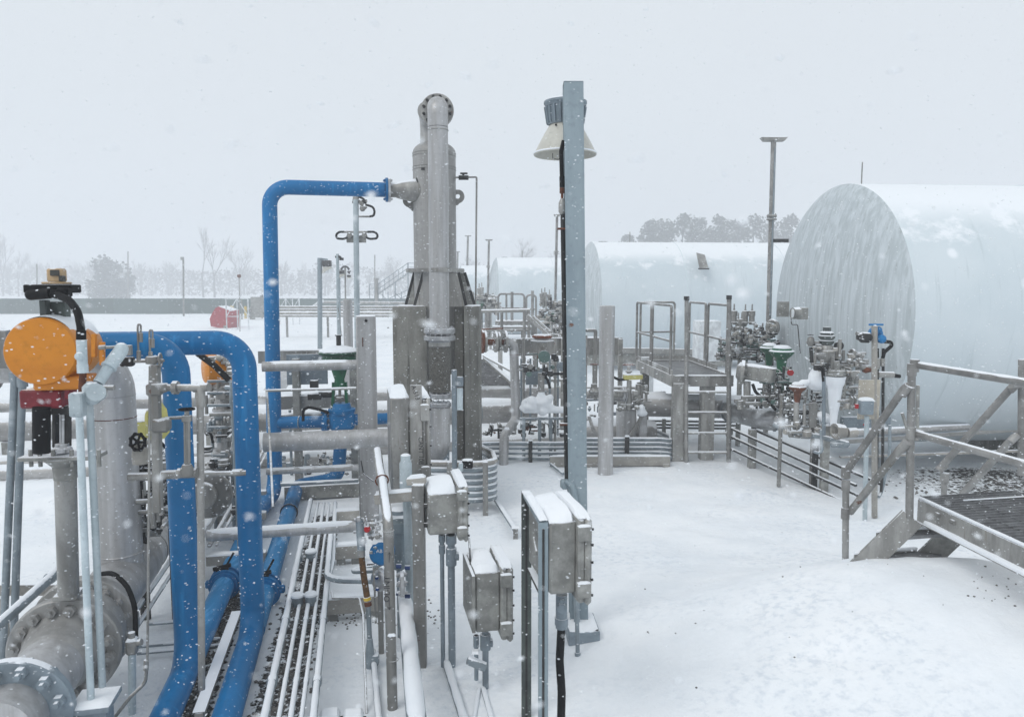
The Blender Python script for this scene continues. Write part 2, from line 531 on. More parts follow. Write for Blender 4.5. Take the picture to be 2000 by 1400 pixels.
# gravel patches: lines with a half width, masked in the shader
lineA = (G(535, 1400), G(640, 1010), .13)      # beside the conduits
lineB = (G(375, 1400), G(470, 1130), .09)      # between the blue pipes
lineC = (P(1700, 905, 9.3), P(2150, 905, 9.3), .8)  # thin snow under the big tank
gmat = bpy.data.materials.new('snow on gravel')
nt, n, l = _nodes(gmat)
out = n.new('ShaderNodeOutputMaterial'); b = n.new('ShaderNodeBsdfPrincipled'); l.new(b.outputs[0], out.inputs[0])
g = n.new('ShaderNodeNewGeometry'); pos = g.outputs['Position']
tot = None
for (a, c, w), soft in ((lineA, .08), (lineB, .05), (lineC, .9)):
    d = (c - a); L = math.hypot(d.x, d.y); ux, uy = d.x / L, d.y / L
    if soft > .5: c2 = 0
    # distance across = |(p-a).n| ; along limited
    dn = n.new('ShaderNodeVectorMath'); dn.operation = 'SUBTRACT'; l.new(pos, dn.inputs[0]); dn.inputs[1].default_value = a
    dt = n.new('ShaderNodeVectorMath'); dt.operation = 'DOT_PRODUCT'; l.new(dn.outputs[0], dt.inputs[0]); dt.inputs[1].default_value = (-uy, ux, 0)
    al = n.new('ShaderNodeVectorMath'); al.operation = 'DOT_PRODUCT'; l.new(dn.outputs[0], al.inputs[0]); al.inputs[1].default_value = (ux, uy, 0)
    ab = mth(n, l, 'ABSOLUTE', dt.outputs['Value'], 0)
    m1 = ramp(n, l, ab, w, w + soft, 1, 0)
    m2 = ramp(n, l, al.outputs['Value'], -.3, 0 if w < .5 else 1.6, 0, 1)
    m3 = ramp(n, l, al.outputs['Value'], L, L + .4, 1, 0)
    mm = mth(n, l, 'MULTIPLY', m1, mth(n, l, 'MULTIPLY', m2, m3))
    tot = mm if tot is None else mth(n, l, 'MAXIMUM', tot, mm)
big = noise_tex(n, l, pos, 1.1, 5, .65); small = noise_tex(n, l, pos, 16, 5, .7)
vor = n.new('ShaderNodeTexVoronoi'); vor.inputs['Scale'].default_value = 30; l.new(pos, vor.inputs['Vector'])
stone = mixc(n, l, vor.outputs['Color'], (.07, .067, .062), (.26, .25, .235))
stone = mixc(n, l, ramp(n, l, vor.outputs['Distance'], .02, .5), stone, (.045, .043, .04))
patch = mth(n, l, 'SUBTRACT', mth(n, l, 'ADD', mth(n, l, 'MULTIPLY', tot, mth(n, l, 'ADD', .10, mth(n, l, 'MULTIPLY', big, .40))), mth(n, l, 'MULTIPLY', small, .9)), .50)
pm = ramp(n, l, patch, .18, .24)
# stray dark specks where stones poke through
v2 = n.new('ShaderNodeTexVoronoi'); v2.inputs['Scale'].default_value = 5.5; l.new(pos, v2.inputs['Vector'])
spk = mth(n, l, 'MULTIPLY', ramp(n, l, v2.outputs['Distance'], .03, .07, .8, 0), ramp(n, l, noise_tex(n, l, pos, 1.4, 3), .57, .66))
pm = mth(n, l, 'MAXIMUM', pm, spk)
sn = mixc(n, l, ramp(n, l, big, .30, .70), (.83, .865, .90), (.91, .93, .95))
sn = mixc(n, l, mth(n, l, 'MULTIPLY', ramp(n, l, small, .46, .68, 0, .75), ramp(n, l, noise_tex(n, l, pos, .8, 4), .42, .62)), sn, (.66, .71, .77))
l.new(mixc(n, l, pm, sn, stone), b.inputs['Base Color'])
b.inputs['Roughness'].default_value = .88; b.inputs['Specular IOR Level'].default_value = .1
bp = n.new('ShaderNodeBump'); bp.inputs['Strength'].default_value = .7; bp.inputs['Distance'].default_value = .04
hm = mth(n, l, 'ADD', mth(n, l, 'MULTIPLY', noise_tex(n, l, pos, 7, 8, .65), .6), mth(n, l, 'MULTIPLY', pm, mth(n, l, 'SUBTRACT', .6, vor.outputs['Distance'])))
l.new(hm, bp.inputs['Height']); l.new(bp.outputs[0], b.inputs['Normal'])
M['ground'] = gmat
go = solo('ground', 'snow covered ground with thin patches of grey gravel', None, gm, 'ground', kind='structure', sharp=180)

# loose stones in those patches
st = MB()
rnd = random.Random(3)
def stone_at(x, y, s):
    c = V((x, y, gz(x, y) + s * .25))
    k = 6
    vs = []
    for zz, q in ((-.5, .6), (.1, 1.), (.6, .55)):
        for i in range(k):
            a = 2 * math.pi * i / k + q
            vs.append(c + V((math.cos(a) * s * q * rnd.uniform(.7, 1.2), math.sin(a) * s * q * rnd.uniform(.7, 1.2), zz * s * .8)))
    fs = [[r * k + i, r * k + (i + 1) % k, (r + 1) * k + (i + 1) % k, (r + 1) * k + i] for r in range(2) for i in range(k)]
    fs += [list(range(k))[::-1], [2 * k + i for i in range(k)]]
    st.add(vs, fs)
for (a, c, w), cnt in ((lineA, 1500), (lineB, 400), (lineC, 420)):
    d = c - a; nn = V((-d.y, d.x, 0)).normalized()
    for _ in range(cnt):
        t = rnd.random()
        if w > .5: t = t ** .6
        p = a + d * t + nn * rnd.gauss(0, w * .55)
        if w > .5 and noise.noise(V((p.x * 1.3, p.y * 2, 5))) < -.05: continue
        stone_at(p.x, p.y, rnd.uniform(.006, .017) * (1 if w < .5 else 1.4))
for _ in range(26):
    p = G(rnd.uniform(1250, 2000), rnd.uniform(1130, 1400)); stone_at(p.x, p.y, rnd.uniform(.003, .009))
for _ in range(22):
    p = G(rnd.gauss(1935, 30), rnd.gauss(1300, 26)); stone_at(p.x, p.y, rnd.uniform(.004, .011))
for _ in range(140):
    p = G(rnd.uniform(620, 860), rnd.gauss(1205, 14)); stone_at(p.x, p.y, rnd.uniform(.004, .012))
solo('gravel', 'loose grey stones poking through the snow beside the pipes', 'gravel', st, 'stone', kind='stuff')

# ------------------------------------------------------------------ air
hz = MB().box(V((0, 215, 16)), (900, 490, 35), bev=0)
hm_ = bpy.data.materials.new('snowy air'); nt, n, l = _nodes(hm_)
out = n.new('ShaderNodeOutputMaterial'); pv = n.new('ShaderNodeVolumePrincipled')
pv.inputs['Color'].default_value = (.93, .95, .98, 1); pv.inputs['Density'].default_value = .0056; pv.inputs['Anisotropy'].default_value = 0.
l.new(pv.outputs[0], out.inputs['Volume'])
solo('haze', 'pale snowy air that fades far trees and tanks', 'haze', hz, hm_, kind='stuff')

# falling snow
fl = MB(); rnd = random.Random(11)
def flake(c, s, near=False):
    # a small lumpy clump, wider than tall
    a = rnd.uniform(0, 3.14); dx, dy = math.cos(a), math.sin(a)
    w = s * rnd.uniform(.8, 1.7); t = s * rnd.uniform(.35, .8)
    tl = rnd.uniform(-.5, .3)
    u = V((dx, dy * .5, tl)).normalized()
    w2 = frame(u)
    o = [c + u * w, c + w2[0] * t, c + w2[1] * t * .8, c - u * w, c - w2[0] * t, c - w2[1] * t * .8]
    if c.y < 2.2 and not near: return
    fl.add(o, [[0, 1, 2], [0, 2, 4], [0, 4, 5], [0, 5, 1], [3, 2, 1], [3, 4, 2], [3, 5, 4], [3, 1, 5]])
for i in range(26000):
    Y = 1.5 + 15 * rnd.random() ** 1.15
    X = rnd.uniform(-1.05, 1.05) * Y * .74 + rnd.uniform(-.5, .5)
    z = rnd.uniform(.02, 2.6 + Y * .42)
    flake(V((X, Y, z)), rnd.choice((.002, .0028, .0036, .0048, .0062)) * (.7 + Y * .05))
for i in range(420):
    Y = rnd.uniform(.45, 1.3)
    flake(V((rnd.uniform(-.75, .75) * Y, Y, 2.6 + rnd.uniform(-.62, .42) * Y)), rnd.choice((.0016, .0024, .0034, .0048)), True)
solo('falling_snow', 'white snowflakes blowing through the air', 'snow', fl, 'snow', kind='stuff', sharp=180)
# ================================================================== left foreground
# ---- the big header line on the left and what is bolted to it
hd = hdr0
h_at = lambda px: hitx(hd, N, px)
HR = .175
T = Thing('header_pipe', 'wide stainless header pipe running away low beside the blue pipes, with bolted flanges', 'pipe', (hd.x, hd.y, 0))
m = MB()
pA = hity(hd, N, 1440); far = hd + N * 14
m.cyl(pA, hd - N * .05, HR, seg=40)
pT = h_at(238)
m.cyl(hd + N * .42, far, HR, seg=40)
T.part('pipe', m, 'riser')
m = MB()   # reducing tee below the riser
m.lathe(pT - N * .45, N, [(0, HR * 1.0), (.05, HR * 1.08), (.45, HR * 1.12), (.85, HR * 1.08), (.9, HR)], 40)
T.part('tee', m, 'riser')
m = MB()
m.flange(hd - N * .02, N, .315, .075, 16, .033, seg=48)
m.lathe(hd - N * .26, N, [(0, HR), (.02, HR + .012), (.05, HR + .016), (.15, .215), (.2, .235)], 40)
T.part('flange', m, 'vessel')
m = MB()
m.flange(hd + N * .30, N, .315, .075, 16, .027, seg=48)
m.lathe(hd + N * .03, N, [(0, .25), (.03, .265), (.2, .265), (.23, .25)], 40)
m.lathe(hd + N * .34, N, [(0, .24), (.05, .22), (.15, HR + .012)], 40)
T.part('flange', m, 'vessel')
m = MB(); m.flange(hity(hd, N, 1392), N, .285, .06, 12, .033, seg=48)
T.part('flange', m, 'cabinet')
for q_ in (pT + N * .6, hd - N * .53, hd + N * .95): T.part('weld_seam', MB().ring(q_, N, HR + .003, .005, 36, 6), 'steel')

# ---- vertical riser
rx = V((pT.x, pT.y, 0)); rr_ = rr(80, pT.y) + .005
ztop = P(215, 702, pT.y).z
T = Thing('riser_pipe', 'thick brushed stainless riser standing behind the orange actuator, rust line round its elbow', 'pipe', rx + Z * .45)
m = MB(); m.tube([rx + Z * .50, rx + Z * ztop, rx + Z * ztop - E * .75], rr_, .24, 40, 10); T.part('pipe', m, 'riser')
T.part('weld_seam', MB().ring(rx + Z * (ztop - .26), Z, rr_, .003, 40, 6), 'riser'); T.part('weld_seam', MB().ring(rx + Z * (ztop - .42), Z, rr_, .004, 40, 6), 'rust', label='rusty weld line')
m = MB(); m.ring(rx + Z * .66, Z, rr_ + .001, .007, 40, 6); T.part('weld_seam', m, 'riser')
m = MB(); m.flange(rx + Z * ztop - E * .78, E, rr_ + .07, .05, 12, .014); T.part('flange', m, 'steel')

# ---- two blue loops: along the ground, up, over to the left
def cross(pz, px_, py_):  # ground run through that pixel at height pz
    return G(px_, py_, pz)
BR = .084
def blue_loop(bpx, bpy, ytop, cpy, leftpx, lab, backto):
    base = G(bpx, bpy, .12)
    Y = base.y
    zt = P(bpx - 20, ytop, Y).z - BR
    T = Thing('blue_pipe_loop', lab, 'pipe', (base.x, base.y, 0), 'blue pipe loops')
    top = V((base.x, base.y, zt))
    front = base - N * 2.2
    m = MB(); m.tube([front, base, top, hitx(top, E, leftpx)], BR, .19, 36, 10)
    T.part('pipe', m, 'blue')
    cp = hity(base, N, cpy)
    m = MB(); m.tube([base - N * .02, backto(base)], BR, 0, 32)
    T.part('ground_run', m, 'bluelight')
    m = MB()
    m.lathe(cp - N * .075, N, [(0, BR), (.005, BR + .025), (.05, BR + .03), (.10, BR + .03), (.145, BR + .025), (.15, BR)], 32)
    for s in (-1, 1):
        m.box(cp + E * s * (BR + .038), (.07, .055, .06), E, .01)
        m.cyl(cp + E * s * (BR + .045) - N * .06, cp + E * s * (BR + .045) + N * .06, .012, seg=6)
    m.flange(cp + N * .045, N, BR + .045, .02, 0); m.flange(cp - N * .045, N, BR + .045, .02, 0)
    T.part('pipe_coupling', m, 'blue')
    m = MB(); q = cp + Z * (BR + .04)
    m.box(q - E * .02, (.1, .05, .045), E, .01); m.cyl(q - E * .09, q + E * .05 + Z * .03, .018, seg=8)
    m.cyl(q - E * .0, q + E * .07 + Z * .12 + N * .04, .009, seg=6)
    T.part('coupling_latch', m, 'black')
    m = MB(); m.ring(V((top.x, top.y, P(bpx, ytop + 108, Y).z)), Z, BR, .0035, 32, 6); T.part('weld_seam', m, 'blue')
    m = MB(); m.flange(hitx(top, E, leftpx), E, BR + .06, .04, 8, .012); T.part('flange', m, 'blue')
    return base, top
A0, A1 = blue_loop(369, 1296, 648, 1138, 150, 'blue pipe loop rising with the valve handwheel and grey drop pipe in front of it', lambda b: b + N * 4.0)
B0, B1 = blue_loop(495, 1228, 645, 1152, 60, 'blue pipe loop rising in front of the short horizontal grey pipes', lambda b: hity(b, N, 985))

# run B ends in a bend up to the blue control valve
bend = hity(B0, N, 948)
cvY = bend.y + .35
T = Thing('blue_valve_pipe', 'blue pipe snaking from the ground up to the blue control valve body', 'pipe', (bend.x, bend.y, 0))
c1 = P(660, 918, bend.y + .2); c1.z = bend.z + .04
up1 = V((c1.x + .03, c1.y + .12, 0))
m = MB(); m.tube([hity(B0, N, 1005), bend, c1 + V((.0, .0, 0)), V((up1.x, up1.y, P(668, 838, up1.y).z))], BR, .16, 32, 10)
T.part('pipe', m, 'blue')
m = MB(); w_ = hity(B0, N, 1000); m.ring(w_, N, BR + .006, .008, 28, 6); T.part('clamp', m, 'dark')

# tall blue riser and its overhead run to the vessel
tb = hity(A0, N, 945); tb = V((tb.x, tb.y, 0)); tb = V((P(538, 945, 8.9).x, 8.9, 0))
TR = rr(28.5, 8.9)
T = Thing('tall_blue_pipe', 'tall blue pipe bending over at the top and running to the steel vessel', 'pipe', tb)
zt = P(525, 365, 8.9).z
topL = V((P(526, 365, 8.9).x, 8.9, zt)); endR = hitx(topL, E, 752)
m = MB(); m.tube([hity(A0, N, 1010), V((tb.x, tb.y - .02, A0.z)), V((tb.x, tb.y, .6)), topL, endR], TR, .22, 32, 10); T.part('pipe', m, 'blue')
m = MB(); m.flange(endR + E * .02, E, rr(46, endR.y), .03, 8, .014); T.part('flange', m, 'blue')
m = MB(); z8 = P(545, 825, 8.9).z
m.tube([V((tb.x, 8.9, z8)), V((P(640, 825, 8.95).x, 8.95, z8))], rr(24, 8.9), 0, 24); T.part('branch_pipe', m, 'blue')
m = MB(); m.ring(V((P(585, 825, 8.92).x, 8.92, z8)), V((1, 0, 0)), rr(25, 8.9), .006, 24, 6); T.part('clamp', m, 'galv')

# blue control valve with green diaphragm actuator
cv = P(668, 820, 8.95)
T = Thing('control_valve', 'blue bodied control valve under a round green diaphragm head capped with snow', 'valve', (cv.x, cv.y, 0))
m = MB()
m.box(cv, (.30, .26, .24), E, .04); m.lathe(cv + Z * .08, Z, [(0, .15), (.03, .165), (.06, .165), (.065, .12), (.13, .10)], 24)
m.flange(cv - E * .20, E, .135, .05, 8, .014); m.flange(cv + E * .28, E, .135, .04, 8, .014); m.cyl(cv + E * .1, cv + E * .62, .07, seg=20)
T.part('body', m, 'blue')
zz = P(665, 690, 8.95).z
s0 = V((P(662, 690, 8.95).x, 8.95, zz))
m = MB(); m.lathe(s0 - Z * .02, Z, [(0, .17), (.01, .235), (.03, .25), (.045, .235), (.06, .20), (.085, .07), (.11, .06)], 32)
m.lathe(s0 - Z * .11, Z, [(0, .20), (.05, .205), (.09, .2)], 32)
T.part('diaphragm_head', m, 'green')
m = MB(); m.lathe(s0 + Z * .012, Z, [(0, .22), (.018, .24), (.04, .22), (.06, .16), (.085, .06)], 32); T.part('snow_cap', m, 'snow')
m = MB()
m.lathe(s0 - Z * .42, Z, [(0, .07), (.1, .06), (.2, .09), (.32, .11)], 20)
for s in (-1, 1): m.bar(s0 + E * s * .09 - Z * .75, s0 + E * s * .07 - Z * .35, .035, .05)
T.part('yoke', m, 'green')
m = MB(); m.cyl(s0 - Z * .8, s0 - Z * .3, .018); m.flange(s0 - Z * .55, Z, .05, .03, 0); T.part('stem', m, 'steel')
m = MB(); m.cyl(s0 + Z * .06, s0 + Z * .22, .03, seg=12); m.flange(s0 + Z * .22, Z, .045, .012, 0); T.part('travel_cap', m, 'dark')
m = MB(); m.box(s0 - Z * .38 - E * .3 - N * .02, (.1, .1, .12), E); m.cyl(s0 - Z * .5 - E * .25, s0 - Z * .5 - E * .1, .04); m.box(s0 - Z * .52 - E * .3, (.16, .12, .07), E)
T.part('positioner', m, 'dark')
m = MB(); m.tube([P(592, 822, 8.8), P(592, 800, 8.8), P(603, 795, 8.8), P(625, 800, 8.8), P(642, 806, 8.8)], .018, .05, 10)
T.part('hose', m, 'black')

# ---- orange actuated valve
YA = 4.02
base = V((hd.x, hd.y - .0, 0)) + N * .14
T = Thing('actuated_valve', 'big orange cylindrical actuator on a stemmed valve above the bolted flange, snow on its back', 'valve', base)
c0 = P(78, 687, 3.86); c1 = P(150, 676, 4.36)
ax = (c1 - c0).normalized(); L = (c1 - c0).length
ra = rr(134, 3.86)
m = MB(); m.lathe(c0, ax, [(0, ra * .955), (.012, ra * .99), (.03, ra), (.1, ra), (.102, ra * .985), (L * .75, ra * .985), (L * .9, ra * .9), (L, ra * .7), (L + .03, ra * .3)], 56)
m.box(P(108, 628, 4.0) + V((0, 0, -.03)), (.16, .12, .07), ax)
m.box(P(130, 745, 4.0), (.22, .25, .07), ax, .01)
T.part('actuator_cylinder', m, 'orange')
m = MB()
for q in ((168, 652), (184, 668)):
    m.bar(P(q[0] + 16, q[1], 3.93), P(q[0] + 16, q[1] + 45, 3.93), .022)
m.flange(c0 + ax * .25, ax, ra * 1.0, .012, 0, seg=56)
T.part('mounting_lug', m, 'orange')
m = MB()   # snow lying along the top
u_, w_, a_ = frame(ax)
side = ax.cross(Z).normalized()
vs = []
K = 14
for i in range(K):
    t = .03 + (L * .93) * i / (K - 1)
    for j in range(11):
        wob = .14 * noise.noise(V((t * 9, j * .1, 1)))
        an = (-.45 + wob * .6 + (1.5 + wob * 2.2) * j / 10)
        th = .022 * math.sin(math.pi * j / 10) ** .5 * math.sin(math.pi * (i + .3) / (K - .4)) ** .3
        rad_ = ra * (1. if t < L * .75 else 1 - .35 * (t - L * .75) / (L * .25))
        vs.append(c0 + ax * t + (side * math.sin(an) + side.cross(ax) * math.cos(an)) * (rad_ - .004 + th))
m.add(vs, [[i * 11 + j, i * 11 + j + 1, (i + 1) * 11 + j + 1, (i + 1) * 11 + j] for i in range(K - 1) for j in range(10)])
T.part('snow_cap', m, 'snow')
m = MB(); m.box(P(96, 775, 4.02), (rr(76, 4) * 2, .2, rr(36, 4) * 2), V((1, .1, 0)), .01)
m.bar(P(134, 760, 3.95), P(134, 778, 3.95), .03); T.part('mounting_block', m, 'red')
m = MB(); p1 = P(81, 795, 3.9); p2 = P(81, 884, 3.9); m.cyl(p1, p2, rr(32, 3.9), seg=24); T.part('stop_cylinder', m, 'black')
m = MB()
for px in (110, 132): m.bar(P(px, 792, 4.05), P(px, 872, 4.05), .018, .05)
m.bar(P(100, 800, 4.0), P(138, 800, 4.0), .05)
T.part('yoke', m, 'dark')
m = MB(); m.cyl(P(122, 790, 4.03), P(122, 868, 4.03), rr(11, 4), seg=14)
m.lathe(P(122, 882, 4.03), Z, [(0, .05), (.02, .05), (.03, .035), (.045, .035)], 20); T.part('stem', m, 'bright')
m = MB(); bc = P(124, 890, 4.03)
m.box(bc, (rr(146, 4) * 2, .16, .022), V((1, .1, 0)), .004)
for px in (60, 78, 104, 140, 178, 193):
    for dy in (-.05, .05):
        q = P(px, 890, 4.03 + dy); m.cyl(q - Z * .06, q + Z * .035, .011, seg=6)
m.lathe(P(128, 935, 4.03), Z, [(-.0, .058), (.075, .062), (.115, .10), (.125, .10)], 24)
T.part('bonnet_plate', m, 'box')
m = MB(); m.cyl(P(128, 935, 4.03) + Z * .01, P(134, 1157, 4.18), .056, seg=28); T.part('extension_column', m, 'steel')
m = MB(); m.box(P(134, 1160, 4.22), (.13, .13, .03), E, .004); T.part('foot_plate', m, 'steel')
m = MB()
m.box(P(108, 605, 4.05), (.13, .07, .09), V((1, .1, 0)), .005); m.box(P(88, 604, 3.98), (.035, .05, .1), V((1, .1, 0)), .004)
T.part('switch_bracket', m, 'darkgreen')
m = MB()
m.box(P(103, 564, 3.98), (rr(87, 4) * 2, .12, rr(16, 4) * 2), V((1, .1, 0)), .006)
m.tube([P(60, 576, 3.9), P(98, 573, 3.9)], .028, 0, 16); m.ball(P(60, 576, 3.9), .028); m.cyl(P(100, 573, 3.9), P(130, 578, 3.92), .024, seg=12)
m.box(P(126, 571, 3.92), (.06, .06, .05), V((1, .1, 0)), .008)
T.part('switch_box', m, 'black')
m = MB(); m.box(P(111, 538, 3.98), (rr(27, 4) * 2, .075, rr(27, 4) * 2), V((1, .1, 0)), .01); m.box(P(111, 553, 3.98), (.12, .09, .012), V((1, .1, 0)), .005)
s_ = T.part('position_indicator', m, 'tansensor')
m = MB(); m.box(P(107, 533, 3.935), (.045, .012, .032), V((1, .1, 0)), .002); m.box(P(121.5, 544, 3.945), (.01, .06, .03), V((1, .1, 0)), .002)
T.part('window', m, 'clear', parent=s_)
m = MB(); m.tube([P(112, 576, 3.88), P(135, 586, 3.8), P(152, 608, 3.75), P(158, 640, 3.72), P(158.5, 667, 3.7)], rr(15, 3.75), .12, 18, 8)
m.cyl(P(158.5, 645, 3.7), P(158.5, 667, 3.7), rr(18, 3.7), seg=14)
T.part('hose', m, 'black')
m = MB(); m.cyl(P(196, 679, 3.9), P(240, 677, 3.9), .008); m.cyl(P(194, 679, 3.9), P(207, 678, 3.9), .012); T.part('air_tube', m, 'steel')

# ---- white conduit drop beside the actuator
T = Thing('conduit_drop', 'pair of pale conduits with junction boxes dropping beside the orange actuator', 'conduit', G(182, 1400, 0) if False else (P(180, 1340, 3.7).x, 3.7, 0))
m = MB()
a = P(155, 812, 3.68); b = P(180, 1480, 3.68); m.cyl(a, V((a.x - .03, a.y, .0)), rr(14, 3.68), seg=14)
T.part('conduit', m, 'galvlight')
m = MB(); a = P(173, 745, 3.72); bq = P(200, 1340, 3.72); m.cyl(a, bq, rr(14, 3.7), seg=14); T.part('conduit', m, 'galvlight')
m = MB(); m.cyl(P(159, 664, 3.68), P(161, 712, 3.68), rr(19, 3.7), seg=14); m.cyl(P(161, 712, 3.68), P(162, 728, 3.68), rr(21, 3.7), seg=8)
m.ball(P(155, 696, 3.64), .022); T.part('conduit_fitting', m, 'galvlight')
m = MB(); m.tube([P(162, 728, 3.7), P(161, 748, 3.7), P(160, 765, 3.7)], .017, .03); T.part('nipple', m, 'rust')
m = MB(); m.box(P(152, 790, 3.62), (.065, .06, .12), V((1, .1, 0)), .008)
for q in ((141, 770), (156, 770), (142, 811), (156, 811)): m.cyl(P(*q, 3.58), P(*q, 3.62), .006, seg=6)
m.box(P(180, 768, 3.68), (.075, .09, .11), V((1, .1, 0)), .02); m.cyl(P(188, 766, 3.6), P(190, 768, 3.74), rr(34, 3.7), seg=20)
T.part('junction_box', m, 'galvlight')
m = MB(); m.cyl(P(196, 757, 3.7), P(223, 757, 3.7), .013); m.cyl(P(196, 764, 3.66), P(207, 764, 3.66), .014); T.part('stub', m, 'steel')
m = MB(); m.cyl(P(238, 683, 3.85), P(213, 716, 3.78), rr(27, 3.8), seg=16); m.ball(P(237, 682, 3.85), rr(27, 3.8)); m.cyl(P(213, 716, 3.78), P(192, 748, 3.72), rr(21, 3.8), seg=14)
m.flange(P(213, 716, 3.78), P(192, 748, 3.72) - P(238, 683, 3.85), rr(30, 3.8), .012, 0)
T.part('conduit_fitting', m, 'galvlight')
# plate those conduits stand on
fp = P(186, 1368, 3.72)
T = Thing('conduit_stand', 'snow topped steel stand at the foot of the pale conduits', 'stand', (fp.x, fp.y, 0))
m = MB(); m.box(fp, (.2, .22, .03), E, .004); m.box(V((fp.x, fp.y, fp.z / 2)), (.14, .12, fp.z - .03), E, .004); T.part('post', m, 'cabinet')
T.part('snow_cap', snow_slab(fp + Z * .016, .19, .21, .02, E), 'snow')

# ---- steel frame at the far left
bz = P(0, 680, 4.9)
T = Thing('support_stand', 'grey steel support frame with two conduit legs left of the orange actuator', 'frame', (bz.x, bz.y, 0))
m = MB(); l0 = P(-190, 683, 4.65); l1 = P(18, 681, 4.85); m.bar(l0, l1, .1, rr(74, 4.8) * 2, bev=.004); T.part('beam', m, 'steel')
for (x0, x1, y0, y1) in ((29, 44, 735, 1165), (44, 63, 745, 1150)):
    a = P(x0, y0, 4.85); b_ = P(x1, y1, 5.1); m = MB(); m.cyl(a, V((b_.x, a.y, 0)), rr(14, 4.9), seg=14)
    m.cyl(P(x0 - 1, y0 - 8, 4.85), P(x0, y0 + 10, 4.85), rr(20, 4.9), seg=10)
    T.part('leg', m, 'galv')
m = MB(); m.bar(P(-60, 1152, 4.92), P(130, 1152, 5.0), .012, rr(22, 5) * 2); T.part('cross_bar', m, 'tan')
m = MB(); m.tube([P(-50, 1262, 3.9), P(112, 1116, 4.9)], .033, 0, 16); m.cyl(P(96, 1130, 4.8), P(115, 1113, 4.92), .04)
T.part('brace_pipe', m, 'cabinet')
m = MB(); m.bar(P(2, 1165, 5.0), V((P(2, 1165, 5.).x, 5.0, 0)), .06); T.part('post', m, 'tan')

# black hose that drops from the header
m = MB(); m.tube([P(200, 1120, 4.6), P(222, 1118, 4.55), P(250, 1145, 4.5), P(264, 1185, 4.45), P(265, 1250, 4.42)], rr(10, 4.5), .2, 12, 8)
solo('drain_hose', 'black hose arching over the header pipe beside the thick riser', 'hose', m, 'black')
# stand right of it
T = Thing('junction_stand', 'thin pale stand with a knobbly junction box below the black hose', 'stand', V((P(255, 1300, 4.3).x, 4.3, 0)))
a = P(258, 1262, 4.3); m = MB(); m.cyl(a, V((a.x - .02, a.y, 0)), .022, seg=12); T.part('post', m, 'galvlight')
m = MB(); m.box(a + Z * .0, (.06, .06, .09), E, .01); m.cyl(a + V((.02, 0, .02)), a + V((.06, 0, .03)), .02); m.cyl(a + Z * .03, a + Z * .09, .02); T.part('junction_box', m, 'steel')
T.part('snow_cap', snow_slab(a + Z * .045, .06, .06, .02, E), 'snow')

# ---- sample line with instruments between riser and blue loop
YI = 4.25
T = Thing('instrument_stand', 'upright sampling line with valves, gauge tubes and a yellow tagged lever', 'instrument stand', (P(300, 1000, YI).x, YI, 0))
m = MB(); m.bar(P(303, 712, YI), P(309, 1000, YI), .045, .05, bev=.004)
m.box(P(303, 760, YI), (.085, .08, .07), E, .01); m.box(P(318, 757, YI), (.06, .06, .05), E, .01); m.box(P(315, 830, YI), (.1, .09, .08), E, .015)
T.part('manifold_body', m, 'steel')
m = MB(); m.tube([P(255, 931, YI), P(480, 923, YI + .2)], rr(11, YI), 0, 12); m.cyl(P(252, 931, YI), P(300, 930, YI), rr(17, YI), seg=14); m.cyl(P(318, 927, YI), P(345, 926, YI), rr(18, YI), seg=14); m.cyl(P(455, 923, YI + .2), P(474, 922, YI + .2), rr(15, YI), seg=12)
T.part('cross_pipe', m, 'steel')
T.part('snow_cap', snow_tube([P(300, 927, YI), P(350, 925, YI)], rr(13, YI)), 'snow')
m = MB()
m.tube([P(320, 757, YI), P(392, 757, YI - .02), P(393, 795, YI - .03)], rr(14, YI), .02, 14)
m.cyl(P(338, 757, YI), P(348, 757, YI), rr(27, YI), seg=8); m.cyl(P(378, 757, YI), P(385, 757, YI), rr(19, YI), seg=10); m.cyl(P(383, 757, YI), P(408, 756, YI - .02), rr(17, YI), seg=12); m.cyl(P(391, 765, YI), P(391, 778, YI), rr(19, YI), seg=12)
T.part('union', m, 'steel')
a = P(391, 775, YI - .02); m = MB(); m.cyl(a, P(394, 1345, YI - .02), rr(14, YI), seg=14); T.part('drop_pipe', m, 'steelsnow', label='long straight grey drop pipe')
m = MB(); m.cyl(P(293, 715, YI - .1), P(288, 1300, YI - .1), rr(5, YI), seg=8); m.tube([P(288, 1290, YI - .1), P(284, 1332, YI - .1), P(255, 1360, YI - .15), P(222, 1402, YI - .2)], rr(7, YI), .05, 8)
m.cyl(P(286, 1288, YI - .1), P(285, 1308, YI - .1), rr(10, YI), seg=6); T.part('thin_tube', m, 'steel')
for (px, y0, y1) in ((271, 632, 700), (294, 643, 702)):
    m = MB(); q = [P(px, y1, YI)]
    q += [P(px - 2, y0 + 20, YI), P(px - 2, y0 + 4, YI), P(px + 1, y0, YI), P(px + 4, y0 + 4, YI), P(px + 4, y0 + 30, YI)]
    m.tube(q, rr(4, YI), .015, 8); m.cyl(P(px + 4, y0 + 18, YI), P(px + 4, y0 + 36, YI), rr(8, YI), seg=8); m.cyl(P(px, y1 - 15, YI), P(px, y1 + 5, YI), rr(8, YI), seg=6)
    T.part('siphon_tube', m, 'steel')
m = MB(); m.box(P(297, 703, YI), (.06, .06, .045), E, .006); m.cyl(P(262, 706, YI), P(320, 704, YI), .009); m.box(P(251, 684, YI), (.035, .04, .06), E)
m.wheel(P(313, 703, YI), V((1, .2, 0)), rr(26, YI), spokes=3); T.part('needle_valve', m, 'steel')
m = MB(); m.box(P(249, 706, YI), (.07, .06, .055), E, .008); T.part('valve_block', m, 'dark')
m = MB(); m.wheel(P(365, 799, YI - .08), Z, rr(28, YI), spokes=5); T.part('handwheel', m, 'black')
